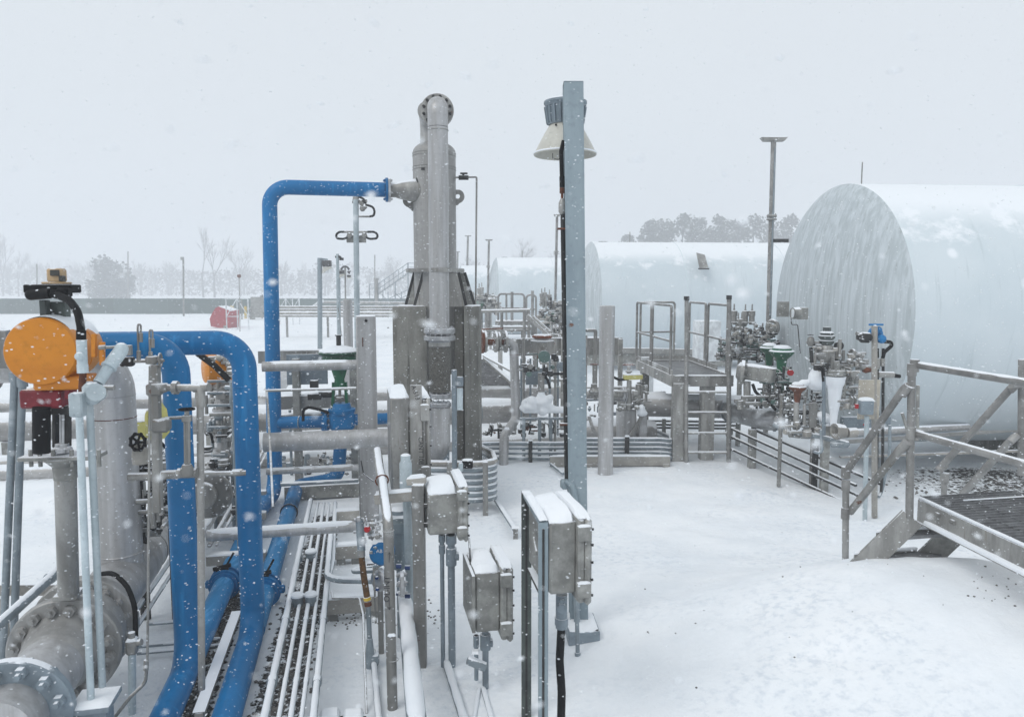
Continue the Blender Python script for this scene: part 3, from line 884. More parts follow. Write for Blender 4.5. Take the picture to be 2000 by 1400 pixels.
m = MB(); m.cyl(P(365, 800, YI - .08), P(366, 912, YI - .08), rr(9, YI), seg=10); m.box(P(365, 817, YI - .08), (.05, .04, .035), E); m.bar(P(361, 820, YI - .09), P(362, 905, YI - .09), .012); m.bar(P(369, 820, YI - .09), P(370, 905, YI - .09), .012)
m.lathe(P(366, 930, YI - .08), Z, [(0, .03), (.02, .04), (.05, .035), (.07, .025)], 12); m.cyl(P(348, 924, YI - .06), P(385, 923, YI - .06), .03, seg=8)
T.part('gate_valve', m, 'steel', label='slim long stemmed gate valve')
m = MB(); m.wheel(P(269, 863, YI), V((-.15, -1, .1)), rr(31, YI), rr(6, YI), 5, True); T.part('handwheel', m, 'black', label='lobed black handwheel facing out')
m = MB(); m.cyl(P(270, 866, YI + .02), P(290, 862, YI + .12), .02); m.lathe(P(275, 905, YI + .06), Z, [(0, .045), (.05, .05), (.1, .04), (.13, .025)], 14); T.part('globe_valve', m, 'tan')
m = MB(); m.lathe(P(288, 817, YI + .1), V((1, .15, 0)), [(0, .05), (.02, .065), (.035, .05)], 18); T.part('lever_cap', m, 'yellow')
m = MB()
pts = [P(308, 788, YI + .05), P(317, 800, YI + .05), P(321, 825, YI + .05), P(323, 845, YI + .05), P(312, 858, YI + .05), P(311, 840, YI + .05), P(314, 825, YI + .05), P(307, 805, YI + .05)]
m.prism(pts, V((.03, .05, 0))); T.part('lockout_tag', m, 'yellow')
m = MB(); m.cyl(P(322, 817, YI + .05), P(360, 815, YI + .1), .01); T.part('lever_rod', m, 'steel')

# dense second valve set behind that stand
rk = random.Random(5)
def clutter(T, mt, px0, py0, px1, py1, Y, cnt, rk, smin=.012, smax=.04, yr=.25):
    """a tangle of fittings: short pipes, unions, boxes and small flanges, each a part"""
    for _ in range(cnt):
        px, py, y = rk.uniform(px0, px1), rk.uniform(py0, py1), Y + rk.uniform(-yr, yr)
        c = P(px, py, y); s = rk.uniform(smin, smax)
        k = rk.random(); d = rk.choice((E, E, Z, Z, N)); mb = MB()
        m_ = rk.choice(mt) if isinstance(mt, (list, tuple)) else mt
        if k < .34: mb.cyl(c - d * s * 2.6, c + d * s * 2.6, s * .5, seg=8); nm = 'pipe_nipple'
        elif k < .55: mb.lathe(c - d * s * .7, d, [(0, s * .8), (s * .1, s * 1.2), (s * .5, s * 1.2), (s * .6, s * .8), (s * .9, s * .8), (s, s * 1.2), (s * 1.4, s * 1.2), (s * 1.5, s * .8)], 12); nm = 'flange'
        elif k < .68: mb.box(c, (s * 2, s * 1.6, s * 1.8), E, s * .2); nm = 'valve_block'
        elif k < .84: mb.lathe(c - d * s * 1.4, d, [(0, s * .5), (s * .5, s * .55), (s * .9, s), (s * 1.8, s), (s * 2.2, s * .55), (s * 2.8, s * .5)], 10); nm = 'valve_body'
        else: mb.cyl(c - d * s * 1.2, c + d * s * 1.2, s * .85, seg=6); nm = 'hex_union'
        T.part(nm, mb, m_)
T = Thing('valve_manifold', 'tangled dark valve set between the riser and the front blue loop', 'valve manifold', (P(320, 1000, 5.6).x, 5.6, 0))
clutter(T, ['box', 'steel', 'dark', 'steelsnow'], 256, 905, 345, 1040, 5.5, 60, rk, .016, .045)
clutter(T, 'dark', 256, 880, 342, 1000, 5.6, 34, rk, .015, .04)
for px, y0, y1 in ((266, 900, 1045), (275, 920, 1050), (330, 930, 1060), (338, 860, 1000), (345, 820, 920)):
    a = P(px, y0, 5.6); T.part('standpipe', MB().cyl(a, V((a.x, a.y, 0)), .025, seg=8), 'dark')
m = MB(); m.tube([P(262, 885, 5.5), P(290, 905, 5.5), P(320, 930, 5.5)], .02, .1); m.tube([P(300, 850, 5.5), P(330, 880, 5.5), P(345, 890, 5.5)], .012, .1); T.part('hose', m, 'black')
m = MB(); m.box(P(255, 842, 6), (.30, .2, .19), E, .01); T.part('instrument_box', m, 'yellow')
T.part('snow_cap', snow_slab(P(255, 819, 6), .30, .2, .03, E), 'snow')

# ---- second valve set on the header further back (seen between the two loops)
c0 = P(432, 900, 7.6)
T = Thing('header_valve', 'distant header valve with small orange actuator seen between the two blue loops', 'valve', (c0.x, c0.y, 0))
m = MB(); m.lathe(P(398, 722, 7.3), V((.8, .55, 0)), [(0, .12), (.02, .15), (.3, .15), (.34, .1)], 24); T.part('actuator_cylinder', m, 'orange')
m = MB(); m.tube([P(386, 690, 7.), P(420, 715, 7.), P(447, 742, 7.)], .03, .1); T.part('hose', m, 'black')
m = MB(); m.tube([P(437, 740, 7.4), P(437, 850, 7.4), P(436, 880, 7.4)], rr(24, 7.4), 0, 20); m.flange(P(437, 800, 7.4), Z, .11, .03, 8); m.flange(P(437, 855, 7.4), Z, .12, .03, 8); m.box(P(437, 828, 7.4), (.2, .15, .06), E)
m.tube([P(437, 880, 7.4), P(430, 905, 7.4), P(415, 930, 7.2)], rr(40, 7.4), .1, 20)
T.part('valve_body', m, 'riser')
m = MB(); m.flange(P(405, 965, 6.6), N, .22, .05, 12, .018, seg=40); m.flange(P(396, 968, 6.5), N, .12, .08, 0); T.part('flange', m, 'steel')
clutter(T, ['steel', 'galv', 'dark', 'steelsnow'], 402, 755, 468, 920, 7.3, 66, rk, .014, .045)
clutter(T, 'tan', 405, 690, 465, 760, 7.3, 22, rk, .02, .05)
m = MB()
for px in (452, 458): m.cyl(P(px, 745, 6.6), V((P(px, 745, 6.6).x + .02, 6.6, 0)), .018, seg=10)
m.tube([P(440, 757, 6.6), P(453, 757, 6.6), P(453, 790, 6.6)], .022, .03)
T.part('conduit', m, 'galv')
m = MB(); m.tube([P(462, 800, 6.8), P(461, 850, 6.8), P(466, 900, 6.8)], .02, .1); m.tube([P(402, 848, 6.8), P(412, 846, 6.8), P(416, 865, 6.8)], .012, .02); T.part('hose', m, 'black')
for y in (745, 768, 792, 835): T.part('tubing', MB().cyl(P(405, y, 7.0), P(466, y - 1, 7.2), .014, seg=8), 'galv')
# small pipes beside the header, running away
for (px, py, z, r, lab) in ((330, 1055, .42, .03, 'thick'), (322, 1110, .16, .02, 'upper'), (335, 1120, .12, .016, 'lower')):
    a = G(px, py, z); m = MB(); a0 = a - N * 1.1; a1 = a + N * 5; m.tube([a0, a1], r, 0, 12)
    T2 = Thing('conduit_run', f'{ {"thick":"thickest grey conduit hugging the right flank of the header pipe","upper":"middle thin conduit low beside the header pipe","lower":"thinnest outer conduit on the snow beside the header pipe"}[lab]}', 'conduit', (a0.x, a0.y, 0), 'conduits beside the header pipe')
    T2.part('conduit', m, 'galv'); T2.part('snow_cap', snow_tube([a0, a1], r), 'snow')
# cross conduits on the snow near (300,1240)
for i, (y, x0, x1, lab) in enumerate(((1218, 292, 420, 'short conduit crossing the snow under the front blue loop, farthest of three'), (1262, 270, 430, 'middle of three short conduits crossing under the front blue loop'), (1275, 268, 430, 'short conduit crossing under the front blue loop, nearest of three'))):
    a = G(x0, y, .05); b_ = hitx(a, E, x1); m = MB(); m.tube([a, b_], .014, 0, 10); T2 = Thing('conduit_run', lab, 'conduit', a, 'conduits crossing under the blue pipes'); T2.part('conduit', m, 'galv'); T2.part('snow_cap', snow_tube([a, b_], .014), 'snow')
# channel lying between the blue runs
a = G(462, 1200, .06); m = MB(); a0 = hity(a, N, 1400); m.bar(a0, a, .05, .05); m.bar(a0 + Z * .03, a + Z * .03, .07, .004)
solo('steel_channel', 'steel channel lying on gravel between the two blue pipes', 'channel', m, 'tan')

# snow dusted support frame and small lines between the two blue loops
T = Thing('pipe_support', 'low tan support frame seen between the two blue loops, above the front coupling', 'support', (P(430, 1090, 7.0).x, 7.0, 0))
for (x0, x1, y, Yh, hp) in ((404, 520, 1093, 6.2, 20), (404, 520, 1012, 7.6, 14), (404, 520, 968, 8.6, 10)):
    z_ = .16 if y > 1050 else .22
    a = G(x0, y, z_); b = hitx(a, E, x1); h = rr(hp, a.y) * 2
    T.part('beam', MB().bar(a, b, .09, h, bev=.004), 'tan'); T.part('snow_cap', snow_slab((a + b) / 2 + Z * h / 2, (b - a).length, .09, .02, E, n=11), 'snow')
    q = a + E * .12; T.part('leg', MB().bar(q, V((q.x, q.y, 0)), .06, .06), 'box')
for i, (px, r, zz, lab) in enumerate(((420, .045, .35, 'thick grey pipe running away between the two blue loops'), (446, .022, .30, 'thin middle pipe running away between the two blue loops'), (458, .016, .28, 'thinnest pipe running away between the two blue loops'))):
    a = G(px, 1000, zz); a0 = a - N * 1.0; a1 = a + N * 3.2
    T2 = Thing('rack_pipe', lab, 'pipe', (a0.x, a0.y, 0), 'pipes between the blue loops'); T2.part('pipe', MB().tube([a0, a1], r, 0, 14), 'riser'); T2.part('snow_cap', snow_tube([a0, a1], r * .9), 'snow')
T = Thing('valve_manifold', 'dense grey fittings low between the two blue loops, beside the bolted flange', 'valve manifold', (P(440, 980, 7.2).x, 7.2, 0))
clutter(T, ['steel', 'galv', 'dark', 'steelsnow', 'box'], 404, 905, 468, 1000, 7.6, 60, rk, .014, .045, .5)
for px, y0 in ((415, 860), (452, 880), (463, 820)):
    a = P(px, y0, 7.4); T.part('standpipe', MB().cyl(a, V((a.x, a.y, 0)), .018, seg=8), 'galv')
T = Thing('valve_manifold', 'dark small bore valves hugging the header pipe behind the sampling line', 'valve manifold', (P(330, 960, 6.5).x, 6.5, 0))
clutter(T, ['steel', 'dark', 'galv', 'box', 'steelsnow'], 300, 870, 346, 1010, 6.6, 70, rk, .012, .038, .3)
# ================================================================== middle: rack, vessel, boxes, light pole
def run3(name, lab, cat, a, b, r, mt, snow=1., group=None, rad=14, br=0.):
    T = Thing(name, lab, cat, (a.x, a.y, 0), group)
    T.part('pipe', MB().tube([a, b], r, br, rad), mt)
    if snow: T.part('snow_cap', snow_tube([a, b], r, 0, snow), 'snow')
    return T

# ---- rack post (square) and its cross pipes
pb = G(716, 1012); Yp = pb.y
T = Thing('rack_post', 'broad flat grey rack post with a dark hole near its top, rusty scratch below', 'post', (pb.x, pb.y, 0))
w = rr(38, Yp) * 2; top = P(714, 617, Yp).z
T.part('post', MB().box(V((P(714, 617, Yp).x, pb.y, top / 2)), (w, w, top), E, .012), 'riser')
T.part('bolt_hole', MB().cyl(P(715, 626, Yp - w * .5 - .012), P(715, 626, Yp - w * .5 + .02), rr(6, Yp), seg=12), 'black')
T.part('scratch', MB().box(P(708.5, 668, Yp - w * .5 - .006), (.012, .006, .10), V((1, 0, 0)), .002), 'rust')
T.part('snow_cap', snow_slab(V((P(714, 617, Yp).x, pb.y, top)), w, w, .012, E), 'snow')
T.part('marker_strip', MB().bar(P(701, 848, Yp - w * .52), P(705, 898, Yp - w * .52), .012, .012), 'yellowpaint')
T.part('cord', MB().tube([P(705, 898, Yp - .13), P(710, 925, Yp - .13), P(730, 940, 6.5)], .005, .02, 6), 'dark')
def roundpost(px, ytop, ybase, wpx, lab, mt='riser', Y=None):
    g_ = G(px, ybase) if Y is None else V((P(px, 600, Y).x, Y, 0))
    t = P(px, ytop, g_.y).z
    m = MB().lathe(g_, Z, [(0, rr(wpx, g_.y)), (t - .01, rr(wpx, g_.y)), (t, rr(wpx, g_.y) - .01)], 32)
    return solo('pipe_post', lab, 'post', m, mt)
roundpost(1182, 597, 925, 30, 'round grey pipe post standing alone between the lamp pole and the ladder platform')
roundpost(679, 585, 682, 18, 'stubby round post standing in the snow behind the green valve head', Y=16.5)

def xrun(px0, px1, py0, Y, wpx, lab, mt='riser', snow=.6, d=E, grp=None):
    a = P(px0, py0, Y); b = hitx(a, d, px1)
    return run3('cross_pipe', lab, 'pipe', a, b, rr(wpx, Y), mt, snow, grp)
xrun(512, 697, 716, 7.9, 20, 'upper grey cross pipe welded to the broad rack post, thin snow along it', snow=.5)
xrun(515, 762, 864, 7.55, 38, 'thick frosted grey cross pipe passing in front of the blue valve pipe', snow=0)
xrun(520, 700, 836, 10.2, 6, 'hair thin far cross tube level with the blue valve body', 'galv', .6)
xrun(548, 700, 946, 8.6, 8, 'slim grey cross tube just above the dark sleeper beam', 'galv', .8)
xrun(520, 700, 921, 7.6, 13, 'thin grey cross pipe under the thick frosted one', snow=.6)
xrun(519, 696, 763, 7.7, 5.5, 'thinnest cross pipe, a slim tube between the two thick ones', 'steelsnow', .8)
a = P(404, 1046, 5.75); b = hitx(a, E, 700)
T = run3('cross_pipe', 'snow topped lower cross pipe with rounded end behind the second blue loop', 'pipe', a, b, rr(23, 5.8), 'riser', .8)
T.part('end_cap', MB().ball(b, rr(23, 5.8)), 'riser')
# slim tube falling from the thin one
m = MB(); m.tube([P(521, 764, 7.6), P(524, 810, 7.4), P(528, 880, 7.1), P(533, 990, 6.6)], .012, .1, 8)
solo('impulse_tube', 'slim bare tube slanting down beside the second blue loop', 'tube', m, 'steel')

T = Thing('valve_manifold', 'small dark valves and tubing hanging in the rack left of the blue valve body', 'valve manifold', (P(600, 850, 9.9).x, 9.9, 0))
clutter(T, ['steel', 'dark', 'galv', 'steelsnow', 'box'], 552, 885, 692, 945, 10.2, 70, rk, .012, .035, .3)
for px, y0 in ((566, 800), (583, 800), (596, 890), (640, 890), (688, 800)):
    a = P(px, y0, 10.1); T.part('standpipe', MB().cyl(a, V((a.x, a.y, 0)), .02, seg=8), 'galv')
# ---- steel rack behind the valve
T = Thing('equipment_rack', 'grey steel rack with plates and beams behind the green topped valve', 'rack', (P(600, 900, 9.6).x, 9.6, 0))
def beam(T, px0, px1, py, Y, hpx, mt='steel', dpt=.12, nm='beam', snow=True):
    a = P(px0, py, Y); b = hitx(a, E, px1); h = rr(hpx, Y) * 2
    T.part(nm, MB().bar(a, b, dpt, h, bev=.004), mt)
    if snow: T.part('snow_cap', snow_slab((a + b) / 2 + Z * h / 2, (b - a).length, dpt, .02, E, n=13), 'snow')
beam(T, 505, 700, 697, 9.7, 24)
beam(T, 560, 640, 722, 9.6, 60, 'cabinet', .03, 'panel', False)
beam(T, 545, 697, 786, 9.6, 26)
beam(T, 548, 700, 814, 9.8, 10, 'steel')
for px in (578, 690):
    for k in (0, .9):
        a = P(px, 700, 9.6 + k); T.part('leg', MB().bar(a, V((a.x, a.y, 0)), .09, .09, bev=.004), 'box')
for px, py in ((567, 730), (601, 730)): T.part('bolt', MB().cyl(P(px, py, 9.5), P(px, py, 9.56), .016), 'snow')
# sleepers under the conduits and the rack
for i, (px0, px1, py, zc, hp, lab) in enumerate((
    (556, 702, 962, .10, 26, 'dark snow topped sleeper beam under the bend of the blue valve pipe'),
    (655, 702, 1006, .16, 20, 'short sleeper beam beside the foot of the broad rack post'),
    (655, 705, 1077, .13, 27, 'tan sleeper beam crossed by the conduits, middle of three'),
    (636, 745, 1182, .12, 32, 'wide tan sleeper beam nearest the rusty brown hose'))):
    a = G(px0, py, zc); b = hitx(a, E, px1); h = rr(hp, a.y) * 2
    T = Thing('sleeper_beam', lab, 'beam', (a.x, a.y, 0))
    T.part('beam', MB().bar(a, b, .1, h, bev=.004), 'tan' if i else 'box')
    T.part('snow_cap', snow_slab((a + b) / 2 + Z * h / 2, (b - a).length, .1, .02, E, n=13), 'snow')
    for q in (a + E * .05, b - E * .05): T.part('foot', MB().box(V((q.x, q.y, (zc - h / 2) / 2)), (.08, .08, max(.02, zc - h / 2)), E), 'box')

# ---- five conduits running away over the snow
cs = [(517, .026, 'leftmost, nearest the gravel strip'), (545, .015, 'second from the gravel strip'), (568, .017, 'middle one of the five'), (589, .014, 'fourth from the gravel strip'), (612, .023, 'thickest right hand one beside open snow')]
cruns = []
for i, (px, r, lab) in enumerate(cs):
    a = G(px, 1398, .20); a0 = a - N * .3
    b = hity(a, N, 982)
    T = Thing('snowy_conduit', f'long snow covered conduit on the sleepers, {lab}', 'conduit', (a0.x, a0.y, 0), 'conduits running over the sleepers')
    if i == 4:
        k = hity(a, N, 1140); pts = [a0, k, k + N * .5 + E * .03, b]
    elif i == 0:
        k = hity(a, N, 1180); pts = [a0, k, hity(a, N, 1130) + Z * .03, b + Z * .03]
    else: pts = [a0, b]
    T.part('conduit', MB().tube(pts, r, .1, 12), 'galv')
    T.part('snow_cap', snow_tube([p + Z * .003 for p in pts], r * .92, .1, 1.1), 'snow')
    for q in (1330, 1210, 1090, 1030):
        c = hity(a, N, q); T.part('coupling', MB().cyl(c - N * .03, c + N * .03, r * 1.3, seg=12), 'galv')
    cruns.append((a, r))
for i, (px, py, lab) in enumerate(((607, 1083, 'round snow topped junction on the conduits, farthest of three'), (581, 1170, 'round snow topped junction box nearest the blue pipes'), (607, 1168, 'round snow topped junction box right of its twin on the conduits'))):
    c = G(px, py, .24)
    T = Thing('conduit_junction', lab, 'junction box', (c.x, c.y, .16))
    T.part('body', MB().lathe(c - Z * .05, Z, [(0, .035), (.01, .042), (.06, .042), (.065, .05), (.075, .05)], 18), 'galv')
    T.part('snow_cap', MB().lathe(c + Z * .026, Z, [(0, .048), (.012, .05), (.022, .04), (.028, .02), (.03, 0)], 18), 'snow')
# bent conduits that swing right and loop back
for i, (y, x0, r, lab) in enumerate(((1132, 646, .026, 'thick conduit elbow sweeping right toward the rusty brown hose, the outer one'), (1117, 668, .020, 'shorter conduit elbow tucked inside the outer sweeping one'))):
    a = G(x0, y - 90, .25); k = G(x0 - 8 + i * 6, y, .27); b = P(735, y + (2 if i == 0 else -3), k.y + .02)
    pts = [a, k, b] if i == 0 else [k + E * .25 + N * .06, k, b]
    T = Thing('conduit_elbow', lab, 'conduit', (k.x, k.y, 0)); T.part('conduit', MB().tube(pts, r, .16, 14, 8), 'galv')
    T.part('snow_cap', snow_tube(pts, r * .92, .16, 1.3), 'snow')
m = MB(); q = G(648, 1155, .2); m.tube([q, G(650, 1168, .2), P(702, 1168, 4.95), P(709, 1200, 4.85), V((P(716, 1400, 4.3).x, 4.3, 0))], .008, .04, 8)
solo('thin_tube', 'hair thin steel tube bent down over the tan sleeper beam onto open snow', 'tube', m, 'steel')

# ---- vessel on its concrete piers
YV = 9.35
vb = V((P(858, 900, YV).x, YV, 0))
rv = rr(82, YV)
vx = P(849, 400, YV).x; VC = V((vx, YV, 0))
zt_ = P(849, 300, YV).z; zb_ = P(849, 590, YV).z
T = Thing('scrubber_vessel', 'tall weathered steel vessel on concrete piers with a pipe looping over its domed top', 'vessel', VC)
m = MB(); prof = [(0, rv)] + [(zt_ - zb_ + rv * .55 * math.sin(t), rv * math.cos(t)) for t in [i * math.pi / 20 for i in range(11)]]
m.lathe(VC + Z * (zb_ - .9), Z, [(0, rv * .98), (.9, rv)] + [(h + .9, r) for h, r in prof[1:]], 56); T.part('shell', m, 'vessel')
for py in (301, 306, 328, 333):
    T.part('band', MB().ring(V((vx, YV, P(849, py, YV).z)), Z, rv, .006, 48, 6), 'box')
for px in (826, 893): px < 840 and T.part('nameplate', MB().box(P(px, 330, YV - rv * .95), (.04, .01, .03), V((1, 0, 0))), 'dark')
zr = P(849, 529, YV).z
T.part('support_ring', MB().lathe(V((vx, YV, zr - .02)), Z, [(0, rv), (0, rv + .10), (.045, rv + .10), (.045, rv)], 48, cap=False), 'steel')
# gussets and legs under the ring
pz = P(849, 598, YV).z
for k, (px0, px1) in enumerate(((812, 795), (830, 812), (893, 908), (905, 925))):
    yy = YV - (.22 if k in (1, 2) else -.05)
    a = P(px0, 533, yy); b_ = P(px1, 597, yy)
    ctr = P(849, 597, yy)
    s_ = -1 if k < 2 else 1
    poly = [V((a.x, yy, a.z)), V((b_.x, yy, pz)), V((b_.x - s_ * .20, yy, pz)), V((b_.x - s_ * .20, yy, a.z))]
    T.part('gusset', MB().prism(poly, V((0, .025, 0))), 'steel' if k in (1, 2) else 'box')
    T.part('gusset_flange', MB().bar(poly[0], poly[1], .07, .02), 'dark')
# nozzle toward the blue pipe
nz = P(790, 367, 9.2); e0 = endR + E * .05

T.part('nozzle', MB().lathe(e0 + E * .02, E, [(0, TR), (.06, TR), (.08, TR + .01), (.28, rr(44, YV)), (.46, rr(44, YV))], 32), 'steel')
T.part('flange', MB().flange(e0 + E * .0, E, rr(46, 9.2), .03, 8, .014), 'bright')
m = MB(); c = P(812, 367, 9.3); m.ring(c + E * .01, E, rr(44, YV) + .012, .016, 32, 6); T.part('weld_collar', m, 'dark')
# lifting lugs
for (px, py, s_) in ((894, 384, 1), (800, 392, -1)):
    c = P(px, py, YV - .0)
    R_ = rr(26, YV)
    pts = [c + V((math.cos(t) * s_, 0, math.sin(t))) * R_ for t in [(-80 + 160 * i / 12) / 57.3 for i in range(13)]]
    pts += [V((vx + s_ * rv * .97, YV, c.z + R_ * .95)), V((vx + s_ * rv * .97, YV, c.z - R_ * 1.8))][::1]
    hole = [c + V((math.cos(t), 0, math.sin(t))) * rr(9, YV) for t in [2 * math.pi * i / 12 for i in range(12)]]
    # plate as a strip from hole to outline so that the eye is a real hole
    mb = MB(); k = 24
    outl = []
    per = pts + [pts[0]]
    segs = [(per[i], per[i + 1]) for i in range(len(per) - 1)]
    for i in range(k):
        an = 2 * math.pi * i / k; d = V((math.cos(an), 0, math.sin(an)))
        best = None
        for p0, p1 in segs:
            ex, ez = p1.x - p0.x, p1.z - p0.z
            den = d.x * ez - d.z * ex
            if abs(den) < 1e-9: continue
            t = ((p0.x - c.x) * ez - (p0.z - c.z) * ex) / den; q = ((p0.x - c.x) * d.z - (p0.z - c.z) * d.x) / den
            if t > 0 and -.001 <= q <= 1.001 and (best is None or t > best): best = t
        outl.append(c + d * (best or R_))
    inn = [c + V((math.cos(2 * math.pi * i / k), 0, math.sin(2 * math.pi * i / k))) * rr(9, YV) for i in range(k)]
    th = V((0, .015, 0))
    vs = [p - th for p in outl] + [p - th for p in inn] + [p + th for p in outl] + [p + th for p in inn]
    fs = []
    for i in range(k):
        j = (i + 1) % k
        fs += [[i, j, k + j, k + i], [2 * k + i, 3 * k + i, 3 * k + j, 2 * k + j], [i, 2 * k + i, 2 * k + j, j], [k + i, k + j, 3 * k + j, 3 * k + i]]
    mb.add(vs, fs); T.part('lifting_lug', mb, 'steel')
# small vent line on the right
m = MB(); m.tube([P(888, 347, YV), P(931, 346, YV + .05), P(931, 352, YV + .05), P(929, 600, YV + .05), P(928, 800, YV + .05)], .012, .02, 8); T.part('vent_line', m, 'steel')
m = MB(); m.cyl(P(896, 347, YV), P(915, 347, YV), .03, seg=8); m.cyl(P(905, 347, YV), P(905, 340, YV), .014); m.box(P(906, 339, YV), (.09, .04, .018), V((1, 0, 0))); T.part('vent_valve', m, 'dark')
# overhead pipe from the dome and down in front
YF = 8.75
zc = P(852, 212, YF).z
m = MB(); m.tube([V((vx - .06, YV, zt_ + .02)), V((vx - .06, YV, zc)), V((vx - .03, YF + .12, zc))], rr(34, YV), .22, 28, 8)
T.part('top_pipe', m, 'vessel')
fc = V((P(852, 212, YF).x, YF + .06, zc))
m = MB(); m.flange(fc + V((0, .05, 0)), V((0, 1, 0)), rr(64, YF), .04, 0, seg=40); T.part('flange', m, 'steel')
for i in range(12):
    an = 2 * math.pi * (i + .5) / 12; q = fc + V((math.cos(an), 0, math.sin(an))) * rr(52, YF)
    T.part('bolt', MB().cyl(q, q + V((0, .05, 0)), .018, seg=6).cyl(q - V((0, .012, 0)), q + V((0, .05, 0)), .010, seg=8), 'dark')
m = MB(); m.flange(fc + V((0, .10, 0)), V((0, 1, 0)), rr(62, YF), .035, 0, seg=40); T.part('flange', m, 'steel')
px_ = P(858, 212, YF).x; rf = rr(38, YF)
def zz_(py, Y=YF): return P(858, py, Y).z
xt = P(858, 250, YF).x; xb = P(861, 640, YF).x
m = MB(); m.tube([fc + V((.0, .02, 0)), V((xt, YF - .17, zc)), V((xt, YF - .17, zz_(255)))], rf, .165, 36, 12); m.cyl(V((xt, YF - .17, zz_(256))), V((xb, YF - .17, zz_(650))), rf, seg=40)
T.part('down_pipe', m, 'riser')
YD = YF - .17
T.part('weld_seam', MB().ring(V((xt, YD, zz_(255, YD))), Z, rf + .001, .006, 36, 6), 'box')
T.part('strap', MB().lathe(V((P(860, 527, YD).x, YD, zz_(532, YD))), Z, [(0, rf + .004), (0, rf + .012), (.05, rf + .012), (.05, rf + .004)], 36, cap=False), 'steel')
T.part('flange', MB().flange(V((xb, YD, zz_(646, YD))), Z, rr(62, YD), .055, 14, .014, seg=40).flange(V((xb, YD, zz_(660, YD))), Z, rr(62, YD), .055, 0, seg=40), 'bright')
T.part('collar', MB().lathe(V((xb, YD, zz_(676, YD))), Z, [(0, rf + .012), (.05, rf + .012), (.06, rf)], 32), 'steel')
T.part('braided_hose', MB().cyl(V((xb, YD, zz_(677, YD))), V((xb, YD, zz_(764, YD))), rf * 1.1, seg=36), 'mesh')
for py in (772, 790): T.part('flange', MB().flange(V((xb, YD, zz_(py, YD))), Z, rr(44, YD), .05, 10, .01, seg=32), 'bright')
T.part('end_elbow', MB().tube([V((xb, YD, zz_(795, YD))), V((xb, YD, zz_(870, YD))), V((xb - .18, YD + .22, zz_(925, YD)))], rf * 1.02, .15, 32, 8), 'riser')
T.part('base_pipe', MB().cyl(V((xb - .03, YD + .12, 0)), V((xb - .03, YD + .12, zz_(866, YD + .1))), rf * 1.08, seg=32), 'cabinet')

# ---- concrete piers
def pier(px0, px1, y_, lab, dep=.5, Y=None, extra=0):
    a = P(px0, 598, Y); b = P(px1, 598, Y)
    T = Thing('concrete_pier', lab, 'pier', ((a.x + b.x) / 2, Y + dep / 2, 0))
    c = V(((a.x + b.x) / 2, Y + dep / 2, a.z / 2))
    T.part('pier', MB().box(c, (b.x - a.x, dep, a.z), V((1, 0, 0)), .012), 'conc')
    T.part('snow_cap', snow_slab(V((c.x, c.y, a.z)), (b.x - a.x) * .98, dep * .95, .015, V((1, 0, 0))), 'snow')
    return T
pier(766, 832, 0, 'left dark concrete pier under the tall vessel', .62, 9.02)
pier(906, 936, 0, 'right dark concrete pier under the tall vessel, front one', .62, 9.0)
pier(884, 905, 0, 'recessed concrete pier right of the braided hose', .45, 9.25)

# ---- tall cabinet, enclosures
def enclosure(name, lab, cat, x0, x1, y0, y1, Yf, Yb, lid0, lid1, ly0, ly1, mt='box', snowth=.05, group=None):
    """box seen from its side: body, projecting lid on its east face, snow on top"""
    a = P(x0, y0, Yf); b = P(x1, y1, Yf); dp = Yb - Yf
    wd = b.x - a.x; ht = a.z - b.z
    o = V((a.x + wd / 2, Yf, b.z))
    T = Thing(name, lab, cat, (o.x, o.y + dp / 2, b.z), group)
    c = o + Z * ht / 2 + N * dp / 2 + E * 0
    T.part('body', MB().box(c, (wd, dp, ht), E, .012), mt)
    la, lb = P(lid0, ly0, Yf), P(lid1, ly1, Yf)
    lw = lb.x - la.x; lh = la.z - lb.z
    lc = V(((la.x + lb.x) / 2, Yf, (la.z + lb.z) / 2)) + N * dp / 2
    lid = T.part('lid', MB().box(lc - E * lw * .22, (lw * .5, dp + .04, lh * .96), E, .01), mt)
    T.part('lid_rim', MB().box(lc + E * lw * .2, (lw * .45, dp + .07, lh), E, .014), mt, parent=lid)
    for k, f in enumerate((.12, .3, .5, .7, .88)):
        zz = lb.z + lh * f
        T.part('lid_bolt', MB().cyl(V((lb.x - .005, Yf - .02, zz)), V((lb.x + .006, Yf - .02, zz)), .008, seg=6), 'dark', parent=lid)
    for f in (.85, .2):
        T.part('hinge', MB().box(V((la.x + lw * .45, Yf - .045, lb.z + lh * f)), (lw * .9, .03, lh * .17), E, .004), mt, parent=lid)
        T.part('snow_cap', snow_slab(V((la.x + lw * .45, Yf - .045, lb.z + lh * (f + .085))), lw * .85, .03, .01, E, n=5), 'snow', parent=lid)
    T.part('snow_cap', snow_slab(c + Z * ht / 2, wd * 1.02, dp, snowth, E, slope=.3), 'snow')
    T.part('snow_cap', snow_slab(lc + Z * lh / 2, lw * .9, dp + .05, snowth * .6, E), 'snow')
    return T, c, wd, dp, ht
T, c, wd, dp, ht = enclosure('tall_cabinet', 'tall grey cabinet with snowy top and marked side strip before the left pier', 'cabinet', 762, 802, 777, 962, 5.35, 5.95, 822, 843, 776, 960, 'steel', .04)
T.part('side_strip', MB().bar(P(812, 752, 5.33), P(816, 962, 5.3), rr(23, 5.3) * 2, .02, up=V((0, 1, 0))), 'steel')
rt, upv = V((1, 0, 0)), V((0, 0, 1))
T.part('writing', text_mb('CANT 108', P(818, 880, 5.27), V((0, 0, -1)), V((1, 0, 0)), .045), 'ink')
T.part('writing', text_mb('A-513', P(808, 768, 5.29), V((.3, 0, -.95)), V((.95, 0, .3)), .045), 'ink')
